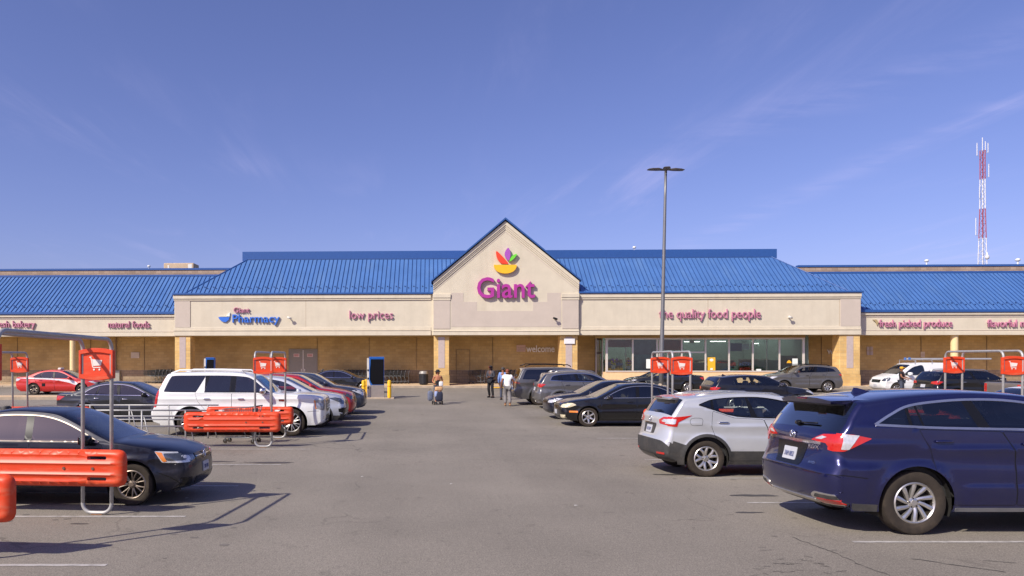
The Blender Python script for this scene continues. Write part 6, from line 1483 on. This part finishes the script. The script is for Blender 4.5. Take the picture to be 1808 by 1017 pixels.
isl = empty('traffic_island', (at(60, 41.5), 41.6, G(41.6)), 0); tag(isl, kind='structure')
b = MB(); b.prism(rpoly([(-9, -1.2), (2.6, -1.2), (2.6, 1.1), (-9, 1.1)], .8, 6), -.1, .13, 0, 'z'); b.build('island_slab', m_conc, isl)
b = MB(); b.prism(rpoly([(-9.1, -1.32), (2.73, -1.32), (2.73, 1.22), (-9.1, 1.22)], .9, 6), -.1, .10, 0, 'z'); b.build('island_kerb', m_kerb, isl)
# yellow ramp warning pad on kerb near the walkers
b = MB(); b.box(-.42, .42, -.28, .18, 0, .05); o = b.build('tactile_pad', m_ylw, None, loc=bw(bx(881, -.9), -.9, G(51.6)+.02), rot=(0, 0, TH)); tag(o, 'small yellow kerb pad behind the walking people', 'pad')

# ------------------------------------------------------------------ lamp post, mast
m_pole = pm('grey_pole', C(124, 124, 126), .45, .5, var=.08); m_head = pm('bronze_lamp_head', C(70, 62, 54), .5, .3)
LD = 40.0; lx_, lz_ = at(1167, LD), G(LD)
t = empty('lamp_post', (lx_, LD, lz_), 0, 'tall grey lamp post with three flat heads', 'lamp post')
HT = zat(300, LD)-lz_; tx = at(1175.5, LD)-lx_
b = MB(); b.tube([(tx*k/8, 0, .6+(HT-.6)*k/8) for k in range(9)], [.115-.05*k/8 for k in range(9)], 14); b.build('shaft', m_pole, t, True)
b = MB(); b.lathe([(0, 0), (.32, 0), (.32, .72), (.28, .78), (0, .78)], 20); b.build('footing', m_kerb, t, 40)
for (dx, dy, ln, z) in ((-1, -.12, 1.0, HT-.02), (1, .10, 1.0, HT), (-.25, -.95, .95, HT-.10)):
    v = Vector((dx, dy, 0)).normalized(); p0 = Vector((tx, 0, z)); b = MB(); b.tube([p0, p0+v*.28], .035, 8); b.build('arm', m_head, t)
    pr = Vector((-v.y, v.x, 0)); vs = []
    for (a, w, hh) in ((.22, .12, .05), (.45, .19, .075), (.80, .19, .055), (.98, .13, .03)):
        for s_ in (-1, 1): vs += [tuple(p0+v*a+pr*s_*w+Vector((0, 0, .0))), tuple(p0+v*a+pr*s_*w*.85+Vector((0, 0, hh)))]
    b = MB(); b.hull(vs); b.build('lamp_head', m_head, t)
b = MB(); b.cyl((tx, 0, HT-.15), (tx, 0, HT+.12), .07, .06, 10); b.build('top_cap', m_head, t)
m_mr = pm('mast_red', C(160, 66, 76), .6); m_mw = pm('mast_white', C(214, 212, 216), .6)
TD = 210.0; tX = at(1735, TD); ztop = zat(266, TD); zb_ = 1.0
t = empty('radio_mast', (tX, TD, zb_), R(20), 'red and white lattice radio mast beyond the right wing', 'mast')
def mw(z):
    f_ = (z)/(ztop-zb_); return max(1.15, 2.9*(1-f_)+.5)
Hm = ztop-zb_; nseg = 22; cuts = [0, .10, .26, .445, .615, .80, 1.0]
secs = [(0, zat(447, TD)-zb_, m_mr), (zat(447, TD)-zb_, zat(421, TD)-zb_, m_mw), (zat(465, TD)-zb_-6, zat(421, TD)-zb_, m_mw), (zat(421, TD)-zb_, zat(369, TD)-zb_, m_mr), (zat(369, TD)-zb_, zat(317, TD)-zb_, m_mw), (zat(317, TD)-zb_, Hm, m_mr)]
secs = [(0, zat(465, TD)-zb_-6, m_mr)]+secs[2:]
for (za, zz_, mt) in secs:
    b = MB(); n = max(2, int((zz_-za)/1.9)); cs = lambda z, k: (mw(z)*.58*math.cos(2*math.pi*k/3+.5), mw(z)*.58*math.sin(2*math.pi*k/3+.5), z)
    for k in range(3): b.tube([cs(za, k), cs(zz_, k)], .11, 5)
    for i in range(n):
        a, c = za+(zz_-za)*i/n, za+(zz_-za)*(i+1)/n
        for k in range(3): b.tube([cs(a, k), cs(c, (k+1) % 3)], .045, 4); b.tube([cs(c, k), cs(c, (k+1) % 3)], .03, 4)
    b.tube([(0, 0, za), (0, 0, zz_)], .14, 5)
    o = b.build('lattice_section', mt, t); tag(o, kind='stuff')
for (px, ya, yb) in ((1734.5, 267, 243), (1742, 267, 249), (1720.5, 276, 254), (1749, 268, 251), (1751, 311, 288), (1717.5, 416, 386), (1727, 350, 330)):
    b = MB(); xx = (px-1735)*TD/F; b.tube([(xx, 0, zat(ya, TD)-zb_), (xx, 0, zat(yb, TD)-zb_)], .11, 5); b.tube([(xx, 0, zat(ya, TD)-zb_), (0, 0, zat(ya, TD)-zb_-.3)], .05, 4); b.build('antenna', m_mw, t)
for k in range(len(t.children)): pass
b = MB(); b.sell((0, -1.2, zat(455, TD)-zb_), (.5, .5, .6), .8, 10, 8); b.cyl((0, -1.2, zat(455, TD)-zb_), (0, -1.2, zat(447, TD)-zb_), .35, .1, 8); b.build('dish', m_mw, t, True)

# ------------------------------------------------------------------ van ladder and cone
vx, vy = van.location.x, van.location.y; L0, L1 = at(1597, vy)-vx, at(1738, vy)-vx
t = empty('ladder', (vx, vy-.35, G(vy)+2.03), 0, 'long pale ladder lying on the white van rack', 'ladder')
for s_ in (-.2, .2):
    b = MB(); b.cbox(L0, L1, s_-.02, s_+.02, 0, .085, .005); b.build('stile', pm('ladder_alloy', C(196, 198, 200), .35, .5), t)
n = 16
for k in range(n):
    x = L0+.15+(L1-L0-.3)*k/(n-1); b = MB(); b.tube([(x, -.18, .04), (x, .18, .04)], .016, 6); b.build('rung', _M['ladder_alloy'], t)
for s_ in (-.2, .2):
    b = MB(); b.cbox(L0-.12, L0-.002, s_-.035, s_+.035, -.03, .12, .01); b.build('end_cap', m_blab, t)
pc = pu.matrix_basis @ Vector((5.6/2-5.0, -.55, 1.346)); cz = empty('traffic_cone', pc, 0, 'small white cone with red base on the pickup bed cover', 'cone')
b = MB(); b.lathe([(0, .02), (.085, .02), (.03, .28), (0, .29)], 14); b.build('body', m_white, cz, 40)
b = MB(); b.cbox(-.13, .13, -.13, .13, 0, .03, .008); b.build('base', pm('cone_red', C(200, 50, 36), .5), cz)

# ------------------------------------------------------------------ people
def skin_mesh(name, J, edges, rad, sub=2, root='pelvis'):
    keys = [k for k in J if k in {a for e in edges for a in e}]; ix = {k: i for i, k in enumerate(keys)}
    me = bpy.data.meshes.new(name); me.from_pydata([J[k] for k in keys], [(ix[a], ix[b]) for a, b in edges], [])
    o = bpy.data.objects.new(name, me); COL.objects.link(o)
    o.modifiers.new('s', 'SKIN').use_smooth_shade = True; m = o.modifiers.new('d', 'SUBSURF'); m.levels = sub; m.render_levels = sub
    for k in keys:
        sv = me.skin_vertices[0].data[ix[k]]; r_ = rad[k]; sv.radius = r_ if isinstance(r_, tuple) else (r_, r_); sv.use_root = (k == root)
    dg = bpy.context.evaluated_depsgraph_get(); out = bpy.data.meshes.new_from_object(o.evaluated_get(dg)); bpy.data.objects.remove(o); bpy.data.meshes.remove(me)
    out.polygons.foreach_set('use_smooth', [True]*len(out.polygons)); return out
POSE = dict(pelvis=(0, 0, .96), waist=(0, .005, 1.10), chest=(0, 0, 1.30), neck=(0, .01, 1.475), head0=(0, 0, 1.56), head1=(0, -.012, 1.64), head2=(0, 0, 1.715),
  shL=(.175, .01, 1.42), elL=(.225, .03, 1.14), wrL=(.235, -.06, .90), haL=(.235, -.085, .83), shR=(-.175, .01, 1.42), elR=(-.225, .03, 1.14), wrR=(-.235, -.06, .90), haR=(-.235, -.085, .83),
  hpL=(.095, 0, .90), knL=(.10, -.02, .50), anL=(.10, .03, .09), toL=(.115, -.13, .035), hpR=(-.095, 0, .90), knR=(-.10, -.02, .50), anR=(-.10, .03, .09), toR=(-.115, -.13, .035))
RAD = dict(pelvis=(.145, .105), waist=(.125, .092), chest=(.150, .105), neck=.052, head0=(.070, .075), head1=(.078, .100), head2=(.055, .070), shL=.062, elL=.043, wrL=.028, haL=.035, shR=.062, elR=.043, wrR=.028, haR=.035, hpL=.088, knL=.058, anL=.040, toL=.035, hpR=.088, knR=.058, anR=.040, toR=.035)
ARM = lambda s: [('chest', 'sh'+s), ('sh'+s, 'el'+s), ('el'+s, 'wr'+s), ('wr'+s, 'ha'+s)]
LEG = lambda s: [('pelvis', 'hp'+s), ('hp'+s, 'kn'+s), ('kn'+s, 'an'+s), ('an'+s, 'to'+s)]
BODY = [('pelvis', 'waist'), ('waist', 'chest'), ('chest', 'neck'), ('neck', 'head0'), ('head0', 'head1'), ('head1', 'head2')]
def person(label, loc, rz, h, skin, shirt, pants, shoe, pose=None, sleeve='short', leg='long', hair=None, hat=None, rs_=1.0, wide=1.0, lower=True, top='full', cat='person'):
    J = dict(POSE); J.update(pose or {}); k = h/1.78
    t = empty('person', loc, rz, label, cat, 'people in the car park'); t.scale = (k, k, k)
    rad = {q: tuple(np.array(v)*wide) if isinstance(v, tuple) else v*(wide if q[:2] != 'ha' else 1) for q, v in RAD.items()}
    ed = BODY+ARM('L')+ARM('R')+(LEG('L')+LEG('R') if lower else [])
    me = skin_mesh('body', J, ed, rad)
    b = MB(); b.v = [tuple(v.co) for v in me.vertices]; b.f = [tuple(p.vertices) for p in me.polygons]; b.mi = [0]*len(b.f); bpy.data.meshes.remove(me)
    for s in 'LR':                                           # five fingers, thumb from the side of the palm
        w, hnd = Vector(J['wr'+s]), Vector(J['ha'+s]); dr_ = (hnd-w).normalized(); sd_ = dr_.cross(Vector((1, 0, 0))); sd_ = (sd_ if sd_.length > .1 else dr_.cross(Vector((0, 0, 1)))).normalized(); cu_ = dr_.cross(sd_).normalized()*(1 if s == 'L' else -1)
        for q, ln in enumerate((.062, .072, .068, .052)):
            p0 = hnd+sd_*(-.027+.018*q)+dr_*.012; b.tube([p0, p0+dr_*ln*.55+cu_*.006, p0+dr_*ln*.85+cu_*.028], [.010, .009, .007], 5)
        p0 = hnd-dr_*.02-sd_*.03; b.tube([p0, p0-sd_*.022+dr_*.03, p0-sd_*.026+dr_*.058+cu_*.012], [.012, .010, .008], 5)
    hc = Vector(J['head1']); b.hull([tuple(hc+Vector(v)) for v in ((-.014, -.095, -.02), (.014, -.095, -.02), (0, -.120, -.022), (0, -.092, .03), (0, -.10, -.032))])
    for s_ in (-1, 1): b.sell(tuple(hc+Vector((s_*.080, .012, -.005))), (.012, .022, .034), .9, 6, 5)
    b.build('body', skin, t, True)
    for s_ in (-1, 1):
        e = MB(); e.sell(tuple(hc+Vector((s_*.033, -.090, .018))), (.014, .010, .008), 1, 6, 5); e.build('eye', m_dark, t, True)
    e = MB(); e.sell(tuple(hc+Vector((0, -.091, -.062))), (.024, .010, .007), 1, 8, 5); e.build('mouth', pm('lip', C(120, 62, 56), .6), t, True)
    def cloth(nm, edges, add, mat, over=None, root='chest'):
        r2 = {q: tuple(np.array(v)+add) if isinstance(v, tuple) else v+add for q, v in rad.items()}; r2.update(over or {}); J2 = dict(J)
        for s in 'LR': J2['cf'+s] = tuple(np.array(J['sh'+s])*.42+np.array(J['el'+s])*.58); J2['sf'+s] = tuple(np.array(J['hp'+s])*.45+np.array(J['kn'+s])*.55)
        J2['hem'] = (J['pelvis'][0], J['pelvis'][1], J['pelvis'][2]-.03); r2['hem'] = tuple(np.array(rad['pelvis'])+add*1.2)
        for s in 'LR': r2['cf'+s] = .074*wide+add; r2['sf'+s] = .092*wide+add
        J2['bust'] = (0, 0, 1.40); r2['bust'] = tuple(np.array(rad['chest'])*.92+add)
        m_ = skin_mesh(nm, J2, edges, r2, 2, root); m_.materials.append(mat); return link(nm, m_, t)
    if top == 'full':
        e = [('hem', 'pelvis'), ('pelvis', 'waist'), ('waist', 'chest')] if lower else [('waist', 'chest')]
        e = e+[('chest', 'shL'), ('chest', 'shR')]
        e += [('shL', 'cfL'), ('shR', 'cfR')] if sleeve == 'short' else [('shL', 'elL'), ('elL', 'wrL'), ('shR', 'elR'), ('elR', 'wrR')]
        cloth('shirt', e, .020, shirt)
    elif top == 'tank': cloth('top', [('hem', 'pelvis'), ('pelvis', 'waist'), ('waist', 'chest')], .012, shirt)
    if lower:
        if leg == 'long': cloth('trousers', [('pelvis', 'hpL'), ('hpL', 'knL'), ('knL', 'anL'), ('pelvis', 'hpR'), ('hpR', 'knR'), ('knR', 'anR')], .016, pants, {'anL': .062*wide, 'anR': .062*wide, 'knL': .076*wide, 'knR': .076*wide}, 'pelvis')
        else: cloth('shorts', [('pelvis', 'hpL'), ('hpL', 'sfL'), ('pelvis', 'hpR'), ('hpR', 'sfR')], .018, pants, None, 'pelvis')
        for s in 'LR':
            a, c = Vector(J['an'+s]), Vector(J['to'+s]); b = MB(); mid_ = a.lerp(c, .5); dv = (c-a); ang = math.atan2(dv.x, -dv.y)
            b.sell((mid_.x, mid_.y, (a.z+c.z)/2-.022), (.050, .145, .045), .6, 12, 7, 0, Matrix.Rotation(-ang, 3, 'Z')); b.build('shoe', shoe, t, True)
    if hair:
        b = MB(); b.sell(tuple(hc+Vector((0, .022, .035))), (.092, .098, .090), .95, 14, 9); b.build('hair', hair, t, True)
    if hat: hat(t, hc)
    return t
sk1 = pm('brown_skin', C(132, 84, 58), .55); sk2 = pm('dark_skin', C(92, 58, 42), .55); sk3 = pm('tan_skin', C(178, 116, 84), .55)
c_wht = pm('white_cotton', C(236, 232, 230), .85, bump=.3, bs=14); c_gry = pm('grey_sweatpants', C(120, 116, 116), .9, bump=.3, bs=14); c_blk = pm('black_cloth', C(26, 26, 30), .85, bump=.2, bs=14); c_hood = pm('charcoal_hoodie', C(62, 62, 70), .9, bump=.3, bs=14); c_blu = pm('blue_shirt', C(112, 140, 196), .85, bump=.3, bs=14); c_den = pm('dark_denim', C(66, 70, 86), .9); h_blk = pm('black_hair', C(24, 20, 18), .7); h_brn = pm('auburn_hair', C(128, 66, 44), .7); c_yel = pm('yellow_cap_cloth', C(226, 168, 30), .8); s_tan = pm('tan_shoe', C(160, 120, 84), .7)
def gl(px, d): return (at(px, d), d, G(d))
person('man in white T-shirt and grey trousers walking away with cropped red-brown hair', gl(896, 35.8), R(174), 1.74, sk1, c_wht, c_gry, s_tan, dict(knL=(.11, -.10, .52), anL=(.10, .05, .12), toL=(.11, -.10, .04), knR=(-.10, .02, .50), anR=(-.11, .20, .13), toR=(-.12, .06, .04), elL=(.27, .06, 1.16), wrL=(.30, -.02, .92), haL=(.31, -.05, .85), elR=(-.28, -.02, 1.15), wrR=(-.30, -.12, .93), haR=(-.30, -.15, .86)), hair=h_brn, wide=1.22)
def capred(t, hc):
    b = MB(); b.sell(tuple(hc+Vector((0, .01, .045))), (.098, .108, .080), .85, 14, 8); b.build('cap', c_blk, t, True)
    b = MB(); b.sell(tuple(hc+Vector((0, -.145, .045))), (.070, .075, .012), .8, 12, 5); b.build('cap_bill', pm('red_bill', C(150, 40, 36), .7), t, True)
    b = MB(); b.sell(tuple(hc+Vector((0, .02, -.075))), (.085, .080, .075), .8, 12, 7); b.build('hood', c_blk, t, True)
person('person in charcoal hoodie and black trousers, arms folded, red-billed cap', gl(866.5, 42.0), R(-38), 1.78, sk2, c_hood, c_blk, c_blk, dict(elL=(.25, -.02, 1.15), wrL=(.06, -.18, 1.16), haL=(-.01, -.19, 1.18), elR=(-.25, -.02, 1.15), wrR=(-.06, -.20, 1.12), haR=(.01, -.21, 1.13), knL=(.13, -.06, .52), anL=(.17, -.04, .09), toL=(.20, -.20, .04), knR=(-.13, -.02, .50), anR=(-.16, .14, .10), toR=(-.18, -.02, .04)), sleeve='long', hat=capred, wide=1.08)
person('person in light blue shirt half hidden behind the white T-shirt man', gl(888, 40.2), R(160), 1.74, sk1, c_blu, c_den, c_blk, dict(knR=(-.1, -.12, .53), anR=(-.1, .04, .12)), sleeve='long', hair=pm('grey_hair', C(70, 66, 64), .8), wide=1.04)
def sunhat(t, hc):
    b = MB(); b.lathe([(0, .105), (.06, .10), (.095, .06), (.105, .02), (.16, .0), (.175, -.025), (.165, -.02), (.10, .005)], 18, 0, 'z', tuple(hc+Vector((0, .01, .025)))); b.build('sun_hat', c_blk, t, True)
    b = MB(); b.sell(tuple(hc+Vector((0, .05, -.03))), (.11, .07, .11), .8, 12, 8); b.build('hair', h_blk, t, True)
wd = 37.4
person('woman in black top, dark shorts and sun hat pushing a loaded trolley', gl(773, wd), R(8), 1.68, sk3, c_blk, c_den, c_blk, dict(elL=(.26, .06, 1.16), wrL=(.20, -.20, 1.02), haL=(.18, -.27, 1.0), elR=(-.26, .06, 1.16), wrR=(-.20, -.20, 1.04), haR=(-.18, -.27, 1.02), knL=(.10, -.08, .52), anL=(.10, .06, .10)), top='tank', leg='short', hat=sunhat)
td = wd-.62; t = empty('trolley', gl(772.5, td), R(4), 'folding trolley loaded with bags and boxes in front of the woman', 'trolley')
b = MB()
for s_ in (-.2, .2): b.tube([(s_, .02, .06), (s_, .06, .95), (s_*.9, .20, 1.0)], .012, 6)
for z in (.12, .5, .9): b.tube([(-.2, .05, z), (.2, .05, z)], .010, 6)
b.box(-.2, .2, -.22, .05, .12, .14); b.build('frame', m_wire, t)
b = MB(); b.tube([(-.18, .2, 1.0), (.18, .2, 1.0)], .018, 8); b.build('handle', m_dark, t)
for (x, y) in ((-.24, .04), (.24, .04), (-.18, -.22), (.18, -.22)):
    b = MB(); b.lathe([(0, .02), (.07, .02), (.09, .01), (.09, -.01), (.07, -.02), (0, -.02)], 14, 0, 'y'); b.build('wheel', m_tyre, t, 30, loc=(x, y, .09), rot=(0, 0, R(90)))
def bag(c, r_, mat, label, name='shopping_bag', e=.5):
    o = t.matrix_basis @ Vector(c); q = empty(name, o, R(4), label, 'bag'); b = MB(); b.sell((0, 0, r_[2]), r_, e, 14, 9); b.build('sack', mat, q, True)
    b = MB(); b.tube([(-r_[0]*.4, 0, 2*r_[2]-.03), (-r_[0]*.25, 0, 2*r_[2]+.09), (r_[0]*.25, 0, 2*r_[2]+.09), (r_[0]*.4, 0, 2*r_[2]-.03)], .008, 5); b.build('bag_handle', m_dark, q)
bag((.06, -.10, .15), (.19, .13, .24), pm('navy_bag', C(42, 46, 66), .8, var=.15), 'dark navy bag low on the trolley')
bag((.05, -.10, .66), (.19, .11, .10), pm('tan_box', C(200, 158, 112), .8, var=.1), 'tan bag lying on the navy bag on the trolley')
bag((.16, -.08, .87), (.10, .08, .12), pm('white_bag', C(226, 224, 222), .6), 'white plastic bag at the top right of the trolley')
bag((-.36, -.06, .18), (.13, .12, .24), pm('slate_check_bag', C(98, 104, 124), .8, var=.3, vs=20), 'slate blue checked bag hanging left of the trolley')
bag((-.08, -.12, .36), (.08, .10, .14), pm('pale_blue_bag', C(150, 164, 204), .6), 'pale blue bag between the trolley bags')
def capy(t, hc):
    b = MB(); b.sell(tuple(hc+Vector((0, .01, .045))), (.098, .106, .080), .85, 14, 8); b.build('cap', c_yel, t, True)
    b = MB(); b.sell(tuple(hc+Vector((0, .075, .01))), (.080, .045, .08), .85, 10, 7); b.build('hair', h_blk, t, True)
    b = MB(); b.sell(tuple(hc+Vector((0, -.14, .05))), (.068, .07, .012), .8, 12, 5); b.build('cap_bill', c_yel, t, True)
person('man in black T-shirt and yellow cap standing before the white van', gl(1592, 43.0), R(42), 1.70, sk1, c_blk, c_den, c_blk, dict(elL=(.25, -.08, 1.16), wrL=(.20, -.34, 1.06), haL=(.19, -.41, 1.05), elR=(-.25, -.06, 1.16), wrR=(-.22, -.30, 1.02), haR=(-.21, -.37, 1.0)), hat=capy, wide=1.08)
# driver of the grey crossover (car faces -x; driver sits on its left, the near side)
rx, ry = rogue.location.x, rogue.location.y
person('driver in blue shirt at the wheel of the grey crossover', (at(1415, 46.8), ry-.36, G(ry)-.37), R(-90), 1.70, sk1, c_blu, c_den, c_blk, dict(elL=(.27, -.10, 1.18), wrL=(.20, -.40, 1.20), haL=(.18, -.46, 1.22), elR=(-.25, -.12, 1.18), wrR=(-.14, -.42, 1.20), haR=(-.12, -.48, 1.22),
   hpL=(.10, -.05, .90), knL=(.12, -.45, .92), anL=(.12, -.62, .62), toL=(.12, -.76, .58), hpR=(-.10, -.05, .90), knR=(-.12, -.45, .92), anR=(-.12, -.62, .62), toR=(-.12, -.76, .58)), sleeve='short', hair=h_brn)
